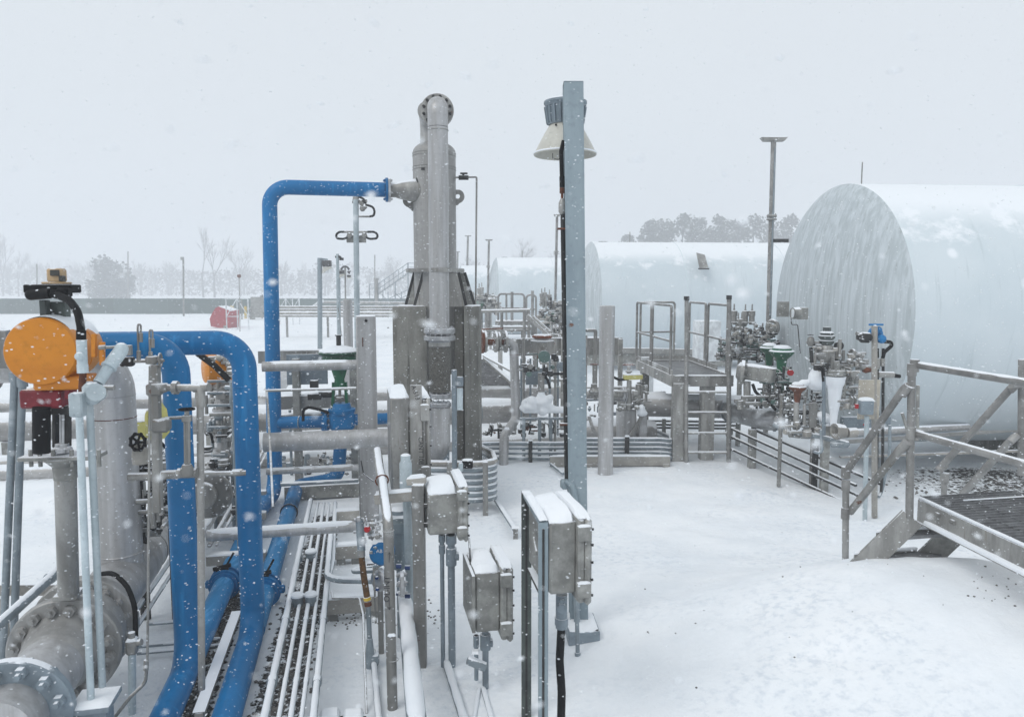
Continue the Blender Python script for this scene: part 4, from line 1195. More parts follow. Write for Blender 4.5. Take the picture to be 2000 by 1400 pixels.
T.part('breather', MB().lathe(P(793, 958, 5.2), Z, [(0, .045), (.2, .045), (.22, .035), (.26, .036), (.27, .02)], 20), 'galvlight')
T.part('conduit', MB().cyl(P(794, 955, 5.2), V((P(796, 1200, 5.0).x, 5.2, 0)), .03, seg=14), 'galvlight')

# post in front of cabinet
g_ = G(822, 1300)
T = Thing('strut_post', 'grey square post carrying a snow topped cross arm beside the battered junction box', 'post', g_)
T.part('post', MB().bar(V((P(817, 945, g_.y).x, g_.y, P(817, 945, g_.y).z)), g_ + V((0.0, 0, 0)), rr(24, g_.y) * 2, rr(24, g_.y) * 2, bev=.004), 'steel')
a = P(733, 974, g_.y + .02); b = P(812, 966, g_.y)
T.part('cross_arm', MB().bar(a, b, .06, rr(20, 4.8) * 2, bev=.003), 'tan'); T.part('snow_cap', snow_slab((a + b) / 2 + Z * rr(20, 4.8), (b - a).length, .06, .018, b - a, n=13), 'snow')
a = P(795, 940, g_.y + .05); b = P(832, 936, g_.y + .05); T.part('cross_arm', MB().bar(a, b, .06, .045, bev=.003), 'tan'); T.part('snow_cap', snow_slab((a + b) / 2 + Z * .022, .12, .055, .02, b - a), 'snow')

T, c, wd, dp, ht = enclosure('junction_box', 'battered junction box on two conduit legs, thick snow heaped on its tilted top', 'junction box', 836, 897, 964, 1044, 4.75, 5.15, 893, 916, 948, 1056, 'box', .055)
for py in (988, 1025): T.part('side_bolt', MB().cyl(P(828, py, 4.8), P(840, py, 4.8), .016, seg=6), 'dark')
g2 = G(876, 1296)
m = MB(); a = P(881, 1044, 4.85); m.cyl(a, V((a.x, a.y - .0, 0)), rr(15, 4.8), seg=14); m.cyl(a, a - Z * .06, rr(22, 4.8), seg=8)
m.cyl(a - Z * .09, a - Z * .21, rr(22, 4.8), seg=14); m.cyl(a - Z * .15, a - Z * .15 + E * .05, rr(18, 4.8), seg=12); T.part('leg', m, 'cabinet')
m = MB(); a = P(863, 1044, 4.85); m.cyl(a, V((a.x, a.y, 0)), rr(9, 4.8), seg=12); m.cyl(a, a - Z * .05, rr(14, 4.8), seg=8); m.cyl(a - Z * .07, a - Z * .13, rr(13, 4.8), seg=12); T.part('leg', m, 'cabinet')
T.part('wire', MB().tube([P(916, 1050, 4.7), P(918, 1085, 4.6), P(921, 1130, 4.5)], .006, .03, 6), 'dark')

T, c, wd, dp, ht = enclosure('junction_box', 'lowest dark junction box with a bolted lid, standing clear in the open snow', 'junction box', 928, 978, 1118, 1234, 4.4, 4.78, 977, 1003, 1106, 1250, 'box', .05)
T.part('back_plate', MB().box(c - E * (wd / 2 + .012), (.02, dp + .03, ht * .95), E), 'box')
m = MB(); a = P(948, 1232, 4.55); m.cyl(a, V((a.x, a.y, 0)), rr(13, 4.5), seg=12); m.cyl(a - Z * .02, a - Z * .12, rr(22, 4.5), seg=12); m.cyl(a - Z * .08, a - Z * .08 + E * .045, rr(18, 4.5), seg=10); T.part('leg', m, 'cabinet')
m = MB(); a = P(930, 1240, 4.6); m.cyl(a, V((a.x, a.y, .05)), rr(9, 4.5), seg=12); m.cyl(a, a - Z * .08, rr(12, 4.5), seg=8); T.part('leg', m, 'cabinet')
m = MB(); m.box(P(931, 1295, 4.45), (.05, .05, .13), V((.4, 0, .9)), .008); T.part('bracket', m, 'galv'); T.part('snow_cap', snow_slab(P(929, 1272, 4.45), .05, .06, .02), 'snow')

T, c, wd, dp, ht = enclosure('junction_box', 'wet grey junction box mounted on two strut posts over a thick black hose', 'junction box', 1073, 1127, 1020, 1160, 3.7, 4.18, 1126, 1155, 1010, 1178, 'box', .05)
m = MB(); a = P(1097, 1160, 3.85); m.cyl(a, a - Z * .15, rr(24, 3.8), seg=18); m.cyl(a - Z * .06, a - Z * .06 - V((0, .05, 0)), rr(20, 3.8), seg=16); m.cyl(a - Z * .13, a - Z * .17, rr(28, 3.8), seg=14); m.cyl(a - Z * .15, a - Z * .19, rr(24, 3.8), seg=8)
m.cyl(a - Z * .025, a - Z * .025 - V((0, .045, 0)), rr(11, 3.8), seg=10)
T.part('hose_fitting', m, 'cabinet')
T.part('hose', MB().tube([a - Z * .18, P(1093, 1290, 3.82), P(1097, 1350, 3.8), V((P(1094, 1480, 3.75).x, 3.75, 0))], rr(17, 3.8), .3, 16), 'black')
T2 = Thing('strut_stand', 'pair of tall strut posts with snow topped rail holding the wet grey junction box', 'frame', (P(1045, 1200, 3.9).x, 3.9, 0))
for (px, py, Y, lab, mt) in ((1028, 960, 4.22, 'rear', 'darkgreen'), (1061, 1018, 3.72, 'front', 'pole')):
    a = P(px, py, Y); T2.part('post', MB().bar(a, V((P(px - 0, 1400, Y).x, Y, -.02)), rr(20, Y) * 2, rr(20, Y) * 2, bev=.003), mt, label=('dark green ' if lab == 'rear' else 'pale grey ') + 'strut post')
    T2.part('groove', MB().bar(a + V((.0, -rr(20, Y) - .001, -.03)), V((P(px, 1400, Y).x, Y - rr(20, Y) - .001, 0)), .012, .004), 'dark')
a = P(1028, 964, 4.22); b = P(1061, 1020, 3.72); T2.part('rail', MB().bar(a, b, .045, .03), 'pole')
T2.part('snow_cap', snow_slab((a + b) / 2 + Z * .015, (b - a).length + .05, .05, .02, b - a, n=13), 'snow')
a = P(1036, 1110, 4.2); b = P(1061, 1160, 3.75); T2.part('brace', MB().bar(a, b, .04, .02), 'dark')
T2.part('brace', MB().bar(P(1044, 1035, 4.1), P(1050, 1080, 3.95), .03, .03), 'box')

# ---- light pole
pb = G(1129, 1256); YP = pb.y + .05
ptop = P(1119, 165, YP); pbot = V((P(1130, 1256, YP).x, YP, 0))
T = Thing('light_pole', 'tall grey steel pole with a cream bell shaped floodlight near its top', 'lamp post', pbot)
wp = rr(37, YP) * 2
m = MB(); m.bar(ptop + V((0, -.05, 0)), pbot + V((0, -.05, 0)), .010, wp, up=V((1, 0, 0)), bev=.002)
dirp = (ptop - pbot).normalized()
for yy in (-.05, .06):
    pass
m = MB()
m.bar(pbot + V((0, -.055, 0)), ptop + V((0, -.055, 0)), wp, .01, up=V((0, 1, 0)), bev=.002)
m.bar(pbot + V((0, .055, 0)), ptop + V((0, .055, 0)), wp, .01, up=V((0, 1, 0)), bev=.002)
m.bar(pbot + V((-wp * .42, 0, 0)), ptop + V((-wp * .42, 0, -.03)), .01, .11, up=V((0, 1, 0)), bev=.002)
m.bar(pbot + V((wp * .42, 0, 0)), ptop + V((wp * .42, 0, 0)), .01, .11, up=V((0, 1, 0)), bev=.002)
T.part('pole', m, 'pole')
m = MB(); bb = G(1138, 1278); bx0, bx1 = P(1108, 1276, bb.y).x, P(1170, 1276, bb.y).x
hb = .17
m.box(V(((bx0 + bx1) / 2, bb.y + .16, hb / 2)), (bx1 - bx0, .33, hb), V((1, .05, 0)), .01); T.part('base_block', m, 'cabinet')
T.part('snow_cap', snow_slab(V(((bx0 + bx1) / 2, bb.y + .16, hb)), bx1 - bx0 - .01, .32, .025, V((1, .05, 0))), 'snow')
T.part('cap', MB().box(ptop + V((0, 0, .003)), (wp, .12, .006), V((1, 0, 0)), .001), 'pole')
lc = P(1104, 245, YP + .28)
lamp = T.part('lamp_housing', MB().lathe(lc + Z * .0, Z, [(0, rr(66, 5.4)), (.02, rr(68, 5.4)), (.13, rr(74, 5.4)), (.15, rr(84, 5.4)), (.165, rr(84, 5.4)), (.185, rr(60, 5.4)), (.2, rr(20, 5.4))], 28), 'cabinet')
for i in range(20):
    an = 2 * math.pi * i / 20; d = V((math.cos(an), math.sin(an), 0))
    T.part('cooling_fin', MB().bar(lc + d * rr(66, 5.4) + Z * .01, lc + d * rr(76, 5.4) + Z * .13, .006, .03, up=d), 'cabinet', parent=lamp)
prof = [(0, rr(60, 5.4)), (-.02, rr(68, 5.4)), (-.07, rr(84, 5.4)), (-.14, rr(104, 5.4)), (-.19, rr(117, 5.4)), (-.205, rr(124, 5.4)), (-.215, rr(122, 5.4)), (-.195, rr(112, 5.4)), (-.14, rr(99, 5.4)), (-.07, rr(79, 5.4)), (-.02, rr(63, 5.4))]
T.part('reflector', MB().lathe(lc - Z * .0, Z, prof, 40, cap=False), 'lampshade')
T.part('snow_rim', MB().ring(lc - Z * .203, Z, rr(122, 5.4), .006, 40, 6), 'snow')
m = MB(); q = lc - Z * .2 - V((.09, 0, 0))
m.tube([q, q - Z * .04, q - Z * .045 + V((.05, 0, 0)), q + V((.05, 0, 0))], .003, .01, 6); T.part('wire_guard', m, 'dark')
for dx in (-.075, -.02): T.part('vent_hole', MB().ball(lc + V((dx, -rr(68, 5.4) * (1.0 if dx < -.05 else 1.06) * .93, -.022)), .008, 8), 'black')
m = MB(); m.tube([P(1120, 180, YP + .08), lc + Z * .21 + V((0, 0, .03)), lc + Z * .19], .022, .06, 12); T.part('bracket', m, 'cabinet')
YC = YP + .02
m = MB(); m.tube([P(1101, 275, YC), P(1096, 295, YC), P(1097.5, 350, YC)], rr(8, YC), .06, 12); m.cyl(P(1097.5, 345, YC), P(1098, 366, YC), rr(10, YC), seg=12); T.part('hose', m, 'black')
m = MB(); m.cyl(P(1098, 367, YC), P(1098, 378, YC), rr(10, YC), seg=8); m.cyl(P(1098, 378, YC), P(1098, 390, YC), rr(5, YC)); T.part('fitting', m, 'rust')
m = MB(); m.lathe(P(1098, 419, YC), Z, [(0, .016), (.02, .026), (.08, .026), (.11, .012)], 14); m.cyl(P(1098, 405, YC), P(1091, 405, YC), .014); T.part('conduit_body', m, 'steel')
a = P(1099, 418, YC); b = P(1107, 935, YC); T.part('conduit', MB().cyl(a, b, rr(9, YC), seg=12), 'dark')
T.part('clamp', MB().box(P(1097, 447, YC - .02), (.06, .05, .012), V((1, 0, 0))), 'rust'); T.part('clamp', MB().box(P(1103, 828, YC - .02), (.07, .05, .015), V((1, 0, 0))), 'rust')
m = MB(); m.box(P(1103, 945, YC - .03), (.06, .06, .07), V((1, .2, 0)), .012); m.tube([P(1106, 940, YC - .05), P(1118, 948, YC - .08), P(1124, 975, YC - .1), V((P(1127, 1290, YC - .12).x, YC - .12, .0))], rr(12, YC), .05, 12); T.part('conduit_elbow', m, 'pole')
m = MB(); c = V((P(1127, 1290, YC - .3).x, YC - .3, .06)); 
gg = G(1128, 1300); m.cyl(gg, gg + Z * .10, .02, seg=12); m.cyl(gg + Z * .1, V((P(1126, 1160, gg.y).x, gg.y, P(1126, 1160, gg.y).z)), .015, seg=12); m.cyl(gg - V((.02, 0, 0)) + Z * .03, gg + V((.025, 0, 0)) + Z * .03, .018)
T.part('ground_conduit', m, 'galv')

# ---- foreground downpipe with a marker note
Y0 = 4.35
T = Thing('marked_pipe', 'near grey downpipe with a snowy bend at top and hand written arrows', 'pipe', (P(767, 1400, Y0).x, Y0, 0))
p = [P(737, 880, 5.4), P(741, 915, 5.1), P(748, 948, 4.85), P(758, 1020, Y0), V((P(767, 1400, Y0).x, Y0, -.02))]
T.part('pipe', MB().tube(p, rr(21, Y0), .09, 20), 'steel')
T.part('snow_cap', snow_tube([P(742, 917, 5.09) + Z * .008, P(748, 946, 4.84) + Z * .012, P(755, 1000, Y0 + .15) + Z * .004], rr(17, Y0), .05, .9), 'snow')
T.part('ring_clamp', MB().ring(P(746, 938, 4.9), p[2] - p[1], rr(25, 4.9), .006, 20, 6), 'rust')
for py in (1036, 1287): T.part('weld_seam', MB().ring(P(758.5 + (py - 1036) * .034, py, Y0), Z, rr(22, Y0), .003, 20, 6), 'box')
T.part('writing', text_mb('OL-INT', P(761, 1150, Y0 - .034), V((.03, 0, 1)).normalized(), V((-1, 0, .03)).normalized(), .05), 'ink')
for (y0, y1) in ((1098, 1078), (1168, 1190)):
    m = MB(); q0, q1 = P(760, y0, Y0 - .0345), P(760.5, y1, Y0 - .0345); m.bar(q0, q1, .003, .002)
    s_ = 1 if y1 < y0 else -1
    for dx in (-3.5, 3.5): m.bar(q1, P(760.5 + dx, y1 + 6 * s_, Y0 - .034), .003, .002)
    T.part('arrow_mark', m, 'ink')
T.part('snow_cap', snow_slab(P(765, 1240, Y0 - .03), .05, .02, .02), 'snow')

# ---- transmitter and regulator group left of it
Yt = 5.05
T = Thing('transmitter', 'small blue faced transmitter half hidden behind the hand marked pipe', 'transmitter', (P(742, 1100, Yt).x, Yt, 0))
T.part('housing', MB().lathe(P(744, 1083, Yt - .05), V((.0, 1, 0)), [(0, .07), (.015, .085), (.1, .085), (.12, .07)], 28), 'blue')
T.part('emblem', text_mb('AB', P(741, 1079, Yt - .055), V((1, 0, 0)), Z, .035), 'whiteink')
T.part('snow_cap', snow_slab(P(742, 1058, Yt), .12, .08, .03), 'snow')
T.part('flange', MB().lathe(P(738, 1135, Yt - .04), V((.6, 1, 0)), [(0, .06), (.01, .075), (.05, .075), (.06, .06)], 24), 'bright')
for q in ((736, 1128), (737, 1150)): T.part('bolt', MB().ball(P(*q, Yt - .07), .014, 8), 'navy')
T.part('flange', MB().flange(P(785, 1140, Yt), V((1, .2, 0)), .09, .03, 6, .012), 'bright')
for q in ((779, 1105), (796, 1108), (779, 1158), (796, 1163)): T.part('bolt', MB().cyl(P(q[0] - 5, q[1], Yt), P(q[0] + 5, q[1], Yt), .017, seg=6), 'navy')
a = P(742, 1110, Yt); T.part('stem', MB().cyl(a, V((a.x, a.y, 0)), .02), 'steel')
clutter(T, ['steel', 'steelsnow', 'bright'], 700, 1008, 750, 1060, Yt, 24, rk, .01, .028, .12)
clutter(T, ['steel', 'dark', 'galv'], 722, 1060, 735, 1110, Yt, 6, rk, .01, .02, .1)
T.part('red_knob', MB().lathe(P(718, 1032, Yt - .08), V((0, -1, .1)), [(0, .02), (.01, .024), (.03, .02)], 12), 'redhot')
m = MB(); m.tube([P(733, 1120, Yt), P(734, 1108, Yt), P(748, 1100, Yt), P(760, 1101, Yt)], .012, .04); T.part('hose_loop', m, 'steelsnow')
T = Thing('braided_hose_drop', 'brown braided hose with yellow band hanging from the regulator fittings', 'hose', (P(722, 1250, 4.9).x, 4.9, 0))
T.part('hose', MB().tube([P(706, 1085, 5.0), P(710, 1120, 4.95), P(718, 1172, 4.9)], rr(13, 4.9), .05, 14), 'brownhose')
T.part('band', MB().cyl(P(716.5, 1165, 4.9), P(717.6, 1171, 4.9), rr(15, 4.9), seg=14), 'yellowpaint')
T.part('collar', MB().cyl(P(705, 1072, 5.0), P(706, 1086, 5.0), rr(16, 4.95), seg=12), 'steel')
T.part('collar', MB().cyl(P(718, 1173, 4.9), P(719, 1182, 4.9), rr(15, 4.9), seg=8), 'rust')
b = P(722, 1246, 4.85); T.part('conduit', MB().cyl(P(719, 1180, 4.9), b, rr(10, 4.9), seg=12), 'galv')
gq = G(728, 1275, .03); T.part('conduit_body', MB().lathe(V((b.x, b.y, 0)), Z, [(0, .03), (.09, .032), (.1, .03), (b.z, .02)], 14).box(V((b.x + .03, b.y, .06)), (.06, .05, .07)), 'galv')
a = P(706, 1010, 5.05); T.part('standpipe', MB().cyl(P(702, 1012, 5.05), P(706, 1075, 5.0), .028, seg=14), 'galv')
m = MB(); a = P(732, 1150, 4.98); m.cyl(a, P(734, 1216, 4.98), .008); m.cyl(P(729, 1100, 4.98), P(731, 1152, 4.98), .006)
solo('impulse_tube', 'short vertical tube end hanging below the blue transmitter', 'tube', m, 'steel')
# snow topped pipe group behind the marked pipe
T = Thing('filter_housing', 'pale cylindrical filter with a snowy round cap behind the marked pipe', 'filter', (P(780, 1100, 5.3).x, 5.3, 0))
T.part('housing', MB().lathe(P(780, 1110, 5.3), Z, [(0, .04), (.03, .045), (.28, .05), (.29, .065), (.36, .065)], 22), 'pole')
T.part('cap', MB().lathe(P(779, 1002, 5.28), Z, [(0, .06), (.03, .064), (.04, .05)], 22), 'galv')
T.part('snow_cap', MB().lathe(P(779, 999, 5.28), Z, [(0, .055), (.012, .06), (.025, .03), (.03, 0)], 18), 'snow')
a = P(780, 1112, 5.3); T.part('leg', MB().cyl(a, V((a.x, a.y, 0)), .022), 'galv')
for px in (795, 802): 
    a = P(px, 985, 5.35); T.part('conduit', MB().cyl(a, V((a.x, a.y, 0)), .02), 'galv')
# white snow-covered low pipes running to the viewer
for i, (x0, y0, x1, y1, z, r, lab) in enumerate(((789, 1150, 815, 1420, .30, .055, 'fat low pipe buried in snow, coming forward left of the post foot'), (872, 1295, 914, 1430, .03, .028, 'low pipe under snow leading forward from the battered junction box'), (728, 1270, 742, 1430, .03, .02, 'thin low conduit under snow leading forward from the brown hose'), (944, 1345, 968, 1430, .02, .018, 'snow covered conduit leading forward from the lowest junction box'), (936, 1345, 926, 1405, .02, .014, 'small forked snow covered conduit end by the lowest junction box'))):
    a = G(x0, y0, z); b = G(x1, y1, z)
    T = Thing('snowy_pipe', lab, 'pipe', (b.x, b.y, 0)); T.part('pipe', MB().tube([a, b], r, 0, 16), 'galv'); T.part('snow_cap', snow_tube([a, b], r, 0, 1.4), 'snow')
    if i == 0:
        for t in (.1, .9): q = a.lerp(b, t); T.part('saddle', MB().box(V((q.x, q.y, q.z / 2 - .02)), (.08, .06, q.z - .04)), 'tan')
for i, (px, lab) in enumerate(((644, 'snow heaped fitting at the bottom of the photo, left one'), (690, 'snow heaped fitting at the bottom of the photo, right one'))):
    c = G(px, 1402, .06); T = Thing('snowy_fitting', lab, 'fitting', (c.x, c.y, 0))
    T.part('body', MB().box(c - Z * .02, (.12, .1, .08), E, .01), 'galv'); T.part('bolt', MB().cyl(c + E * .05, c + E * .075, .012, seg=6), 'dark')
    T.part('snow_cap', snow_slab(c + Z * .02, .12, .1, .04, E), 'snow')
# rod marker on the snow right of the coil
a = G(1007, 1050, .0); T = Thing('cable_support', 'small snow topped stub on slim channel lying on open snow', 'cable support', a)
T.part('channel', MB().bar(a + Z * .08, G(968, 975, .06), .05, .03), 'galv'); T.part('stub', MB().box(a + Z * .05, (.05, .05, .12)), 'steel'); T.part('snow_cap', snow_slab(a + Z * .11, .09, .07, .025), 'snow')
# ================================================================== long insulated lines
rk = random.Random(21)
def longline(lab, px, py, Y, wpx, x0, x1, grp='long insulated pipes'):
    c = P(px, py, Y); a = hitx(c, E, x0); b = hitx(c, E, x1); r = rr(wpx, Y)
    T = Thing('insulated_pipe', lab, 'pipe', (c.x, c.y, 0), grp)
    T.part('jacket', MB().cyl(a, b, r, seg=32), 'insul')
    L = (b - a).length; k = int(L / .95)
    for i in range(1, k):
        q = a + (b - a) * i / k; T.part('band', MB().ring(q, E, r + .001, .006, 28, 6), 'galv')
    T.part('snow_cap', snow_tube([a + E * .1 + Z * r * .16, b - E * .1 + Z * r * .16], r * .86), 'snow')
    for i in range(0, k, 3):
        q = a + (b - a) * (i + .5) / k; T.part('saddle', MB().box(V((q.x, q.y, (q.z - r) / 2)), (.15, .25, max(.05, q.z - r + .02)), E), 'box')
    return T
longline('upper long insulated pipe passing behind the concrete piers', 985, 767, 14.2, 30, -500, 1100)
longline('thick long insulated pipe, the lower front one behind the piers', 985, 803, 12.6, 45, -500, 1045)
longline('thin snowy insulated pipe close to the snow behind the piers', 1000, 864, 11.9, 27, -500, 1130)

longline('insulated pipe low behind the thin cross pipes, ending at the broad rack post', 600, 899, 10.7, 30, -500, 700)
# thick insulated line with the shiny elbow, crossing under the ladder platform
c = P(1340, 787, 11.9)
T = Thing('insulated_pipe', 'thick insulated pipe passing behind the ladder platform to a shiny round elbow', 'pipe', (c.x, c.y, 0))
a, b = P(1245, 790, 12.0), P(1462, 795, 11.7)
r = rr(46, 11.9)
T.part('jacket', MB().tube([a, b], r, 0, 32), 'insul')
el = [P(1420, 800, 11.6), P(1470, 812, 10.9), P(1492, 818, 10.45), P(1530, 818, 10.4)]
T.part('elbow', MB().tube(el, rr(44, 10.7), .25, 32, 10), 'bright')
for q, d in ((P(1428, 803, 11.5), el[1] - el[0]), (P(1512, 818, 10.42), V((1, 0, 0)))): T.part('band', MB().ring(q, d, rr(46, 10.7), .012, 28, 6), 'galv')
T.part('snow_cap', snow_tube([a + Z * r * .2, P(1300, 788, 11.95) + Z * r * .2], r * .83), 'snow')
T.part('reducer', MB().lathe(P(1130, 845, 11.9), V((1, 0, 0)), [(0, rr(60, 11.9) * .6), (.3, rr(60, 12)), (1.0, rr(56, 12)), (1.25, r)], 32), 'insul')
T.part('pipe', MB().cyl(P(1145, 770, 12.4), P(1250, 775, 12.4), .1, seg=20), 'insul')
g_ = P(1470, 838, 10.5); T.part('leg', MB().bar(g_, V((g_.x, g_.y, 0)), .1, .1), 'box')

# ---- low equipment wall with rusty headed valve and check valve train
a = P(940, 660, 13.4); T = Thing('steel_skid', 'low grey steel skid wall standing behind the rusty flange train', 'skid', (P(1000, 700, 13.4).x, 13.4, 0))
p0, p1 = P(1000, 662, 13.4), P(1100, 660, 13.5)
T.part('wall', MB().bar(P(1000, 678, 13.4), P(1215, 676, 13.6), .05, rr(34, 13.4) * 2), 'steel'); T.part('snow_cap', snow_slab((P(1000, 661, 13.4) + P(1215, 659, 13.6)) / 2, 2.0, .07, .02, E, n=17), 'snow')
for px in (1005, 1100, 1212):
    q = P(px, 662, 13.4); T.part('post', MB().bar(q, V((q.x, q.y, 0)), .08, .08), 'box')
# grated walkway seen through the gap
T = Thing('grated_walkway', 'snow dusted grated walkway slanting down behind the right pier', 'walkway', G(975, 790))
a, b, c, d = P(938, 700, 15.5), P(938, 750, 13.6), P(1000, 752, 13.4), P(955, 700, 15.5)
q0, q1, q2, q3 = P(930, 703, 16), P(934, 752, 13.2), P(1000, 752, 13.2), P(945, 703, 16)
for i in range(26):
    t = i / 25; T.part('grate_bar', MB().bar(q0.lerp(q1, t), q3.lerp(q2, t), .012, .03), 'grating')
T.part('stringer', MB().bar(q3, q2, .05, .12), 'steel'); T.part('stringer', MB().bar(q0, q1, .05, .12), 'steel'); T.part('snow_cap', snow_tube([q3 + Z * .06, q2 + Z * .06], .03), 'snow')
T.part('handrail', MB().tube([P(945, 695, 15.5), P(1000, 725, 13.2)], .03), 'steelsnow')

YR = 11.2
T = Thing('flanged_pipe', 'S bent grey downpipe hung from a rusty flange train right of the vessel', 'pipe', (P(1000, 900, YR).x, YR, 0))
pts = [P(940, 666, YR), P(985, 668, YR), P(1003, 672, YR), P(1004, 690, YR), P(1008, 818, YR - .1), P(985, 850, YR - .35), P(983, 925, YR - .5), P(975, 948, YR - .45)]
T.part('pipe', MB().tube(pts[1:], rr(18, YR), .13, 22, 6), 'riser')
T.part('spool', MB().cyl(P(938, 667, YR), P(990, 668, YR), .055, seg=16), 'rust')
for px, mt, R_ in ((942, 'rust', .18), (947, 'steelsnow', .17), (968, 'steelsnow', .165), (974, 'box', .15), (987, 'steelsnow', .17)):
    T.part('flange', MB().flange(P(px, 667, YR), E, R_, .035, 8, .014), mt)
T.part('lever', MB().bar(P(940, 643, YR), P(983, 641, YR), .03, .02).bar(P(941, 643, YR), P(942, 660, YR), .05), 'rust')
T.part('rust_patch', MB().ring(P(1004, 692, YR), Z, rr(18, YR), .004, 20, 6), 'rust')
T.part('snow_patch', snow_slab(P(990, 838, YR - .5), .08, .06, .03), 'snow')
q = P(983, 925, YR - .5)
T = Thing('column_strut', 'slender post standing just left of the S bent downpipe', 'post', (P(996, 700, 12.2).x, 12.2, 0)); q = P(1003, 665, 12.2)
T.part('post', MB().bar(q, V((q.x, q.y, 0)), .09, .09), 'box'); T.part('snow_cap', snow_slab(q, .09, .09, .02), 'snow')

def frost(T, m):
    if not m.v: return
    o = T.part('frost', m, 'snow'); r_ = o.modifiers.new('merge', 'REMESH'); r_.mode = 'VOXEL'; r_.voxel_size = .016; r_.use_smooth_shade = True
    s_ = o.modifiers.new('smooth', 'SMOOTH'); s_.iterations = 6; return o
# ---- frosted valve with rusty head
YQ = 11.0
c = P(1060, 790, YQ)
T = Thing('frosted_valve', 'frost covered valve with rusty round head and gauges, between vessel and lamp pole', 'valve', (c.x, c.y, 0))
T.part('diaphragm_head', MB().lathe(P(1059, 661, YQ), Z, [(0, .12), (.015, .15), (.03, .155), (.045, .14), (.06, .12), (.065, .02)], 28), 'rust')
T.part('snow_cap', MB().lathe(P(1059, 666, YQ), Z, [(0, .17), (.012, .18), (.018, .15)], 28), 'snow')
T.part('yoke', MB().lathe(P(1058, 692, YQ), Z, [(0, .05), (.08, .045), (.15, .07), (.18, .09)], 18), 'tan')
T.part('yoke', MB().lathe(P(1058, 700, YQ), Z, [(0, .07), (.05, .07)], 18), 'rust')
T.part('gauge', MB().lathe(P(1063, 697, YQ - .15), V((0, 1, 0)), [(0, .08), (.01, .09), (.06, .09), (.07, .07)], 24), 'palegreen')
T.part('gauge', MB().lathe(P(1096, 716, YQ - .1), V((0, 1, 0)), [(0, .06), (.01, .07), (.06, .07)], 20), 'cabinet')
for px, py in ((1082, 697), (1040, 720), (1028, 722), (1065, 722), (1075, 730), (1085, 700)): T.part('fitting', MB().box(P(px, py, YQ), (.08, .07, .09), E, .015), 'dark')
clutter(T, ['dark', 'steel', 'palegreen'], 1022, 712, 1095, 735, YQ, 16, rk, .015, .035, .1)
T.part('tube', MB().tube([P(1028, 692, YQ), P(1050, 690, YQ), P(1050, 725, YQ)], .008, .02, 8), 'palegreen')
T.part('hose', MB().tube([P(1060, 730, YQ), P(1070, 742, YQ), P(1074, 758, YQ)], .02, .05), 'black'); T.part('hose', MB().tube([P(1066, 732, YQ), P(1085, 730, YQ), P(1100, 730, YQ)], .018, .05), 'black')
T.part('stem', MB().cyl(P(1057, 728, YQ), P(1057, 765, YQ), .05, seg=16), 'steelsnow')
m = MB()
for _ in range(26):
    q = P(rk.gauss(1060, 16), rk.uniform(776, 806), YQ + rk.uniform(-.1, .1)); m.ball(q, rk.uniform(.04, .09), 8, rk.uniform(.6, 1.1))
m.tube([P(1022, 800, YQ), P(1105, 800, YQ)], .055, 0, 14); m.lathe(P(1057, 785, YQ), Z, [(0, .12), (.05, .09), (.14, .05), (.2, .05)], 16); m.tube([P(1026, 805, YQ), P(1020, 785, YQ), P(1040, 775, YQ)], .03, .05)
frost(T, m)
T.part('pipe', MB().cyl(P(1015, 818, YQ), P(1100, 817, YQ), .022, seg=10), 'galv')
for px in (1054, 1023, 1076):
    q = P(px, 815, YQ); T.part('leg', MB().bar(q, V((q.x, q.y, 0)), .05, .05), 'galv')
q0, q1 = P(1042, 740, 12), P(1042, 698, 12); T.part('backing_plate', MB().box(P(1048, 735, 11.6), (.35, .03, .26), E), 'cabinet')
for px in (1023, 1085):
    q = P(px, 660, 11.4); T.part('standpipe', MB().cyl(q, V((q.x, q.y, 0)), .02, seg=8), 'steel')
# hardware tangled low behind the conduit bank
T = Thing('piping_cluster', 'low tangle of dark fittings and hoses behind the banked conduits', 'piping', (P(1040, 850, 11.4).x, 11.4, 0))
clutter(T, ['box', 'dark', 'rust', 'steel'], 945, 826, 1100, 850, 11.4, 46, rk, .02, .045, .2)
for px, py in ((958, 840), (1078, 832), (1032, 836)): T.part('hose', MB().tube([P(px, py - 10, 11.1), P(px + 4, py, 11.1), P(px + 1, py + 12, 11.1)], .012, .03), 'black')
T = Thing('valve_stand', 'pair of small handwheel valves beside the lone round post, right of the lamp pole', 'valve', (P(1165, 760, 11.6).x, 11.6, 0))
T.part('pipe', MB().tube([P(1142, 645, 11.6), P(1163, 645, 11.6), P(1163, 780, 11.6)], .03, .03, 10), 'steel')
T.part('handwheel', MB().wheel(P(1160, 711, 11.5), Z, .06), 'rust'); T.part('stem', MB().cyl(P(1160, 712, 11.5), P(1160, 750, 11.5), .025), 'steel'); T.part('gate_valve', MB().lathe(P(1160, 770, 11.5), Z, [(0, .06), (.05, .09), (.1, .05), (.16, .05), (.18, .03)], 16), 'steel')
T.part('post', MB().bar(P(1144, 655, 11.4), V((P(1144, 655, 11.4).x, 11.4, 0)), .05), 'greybar')

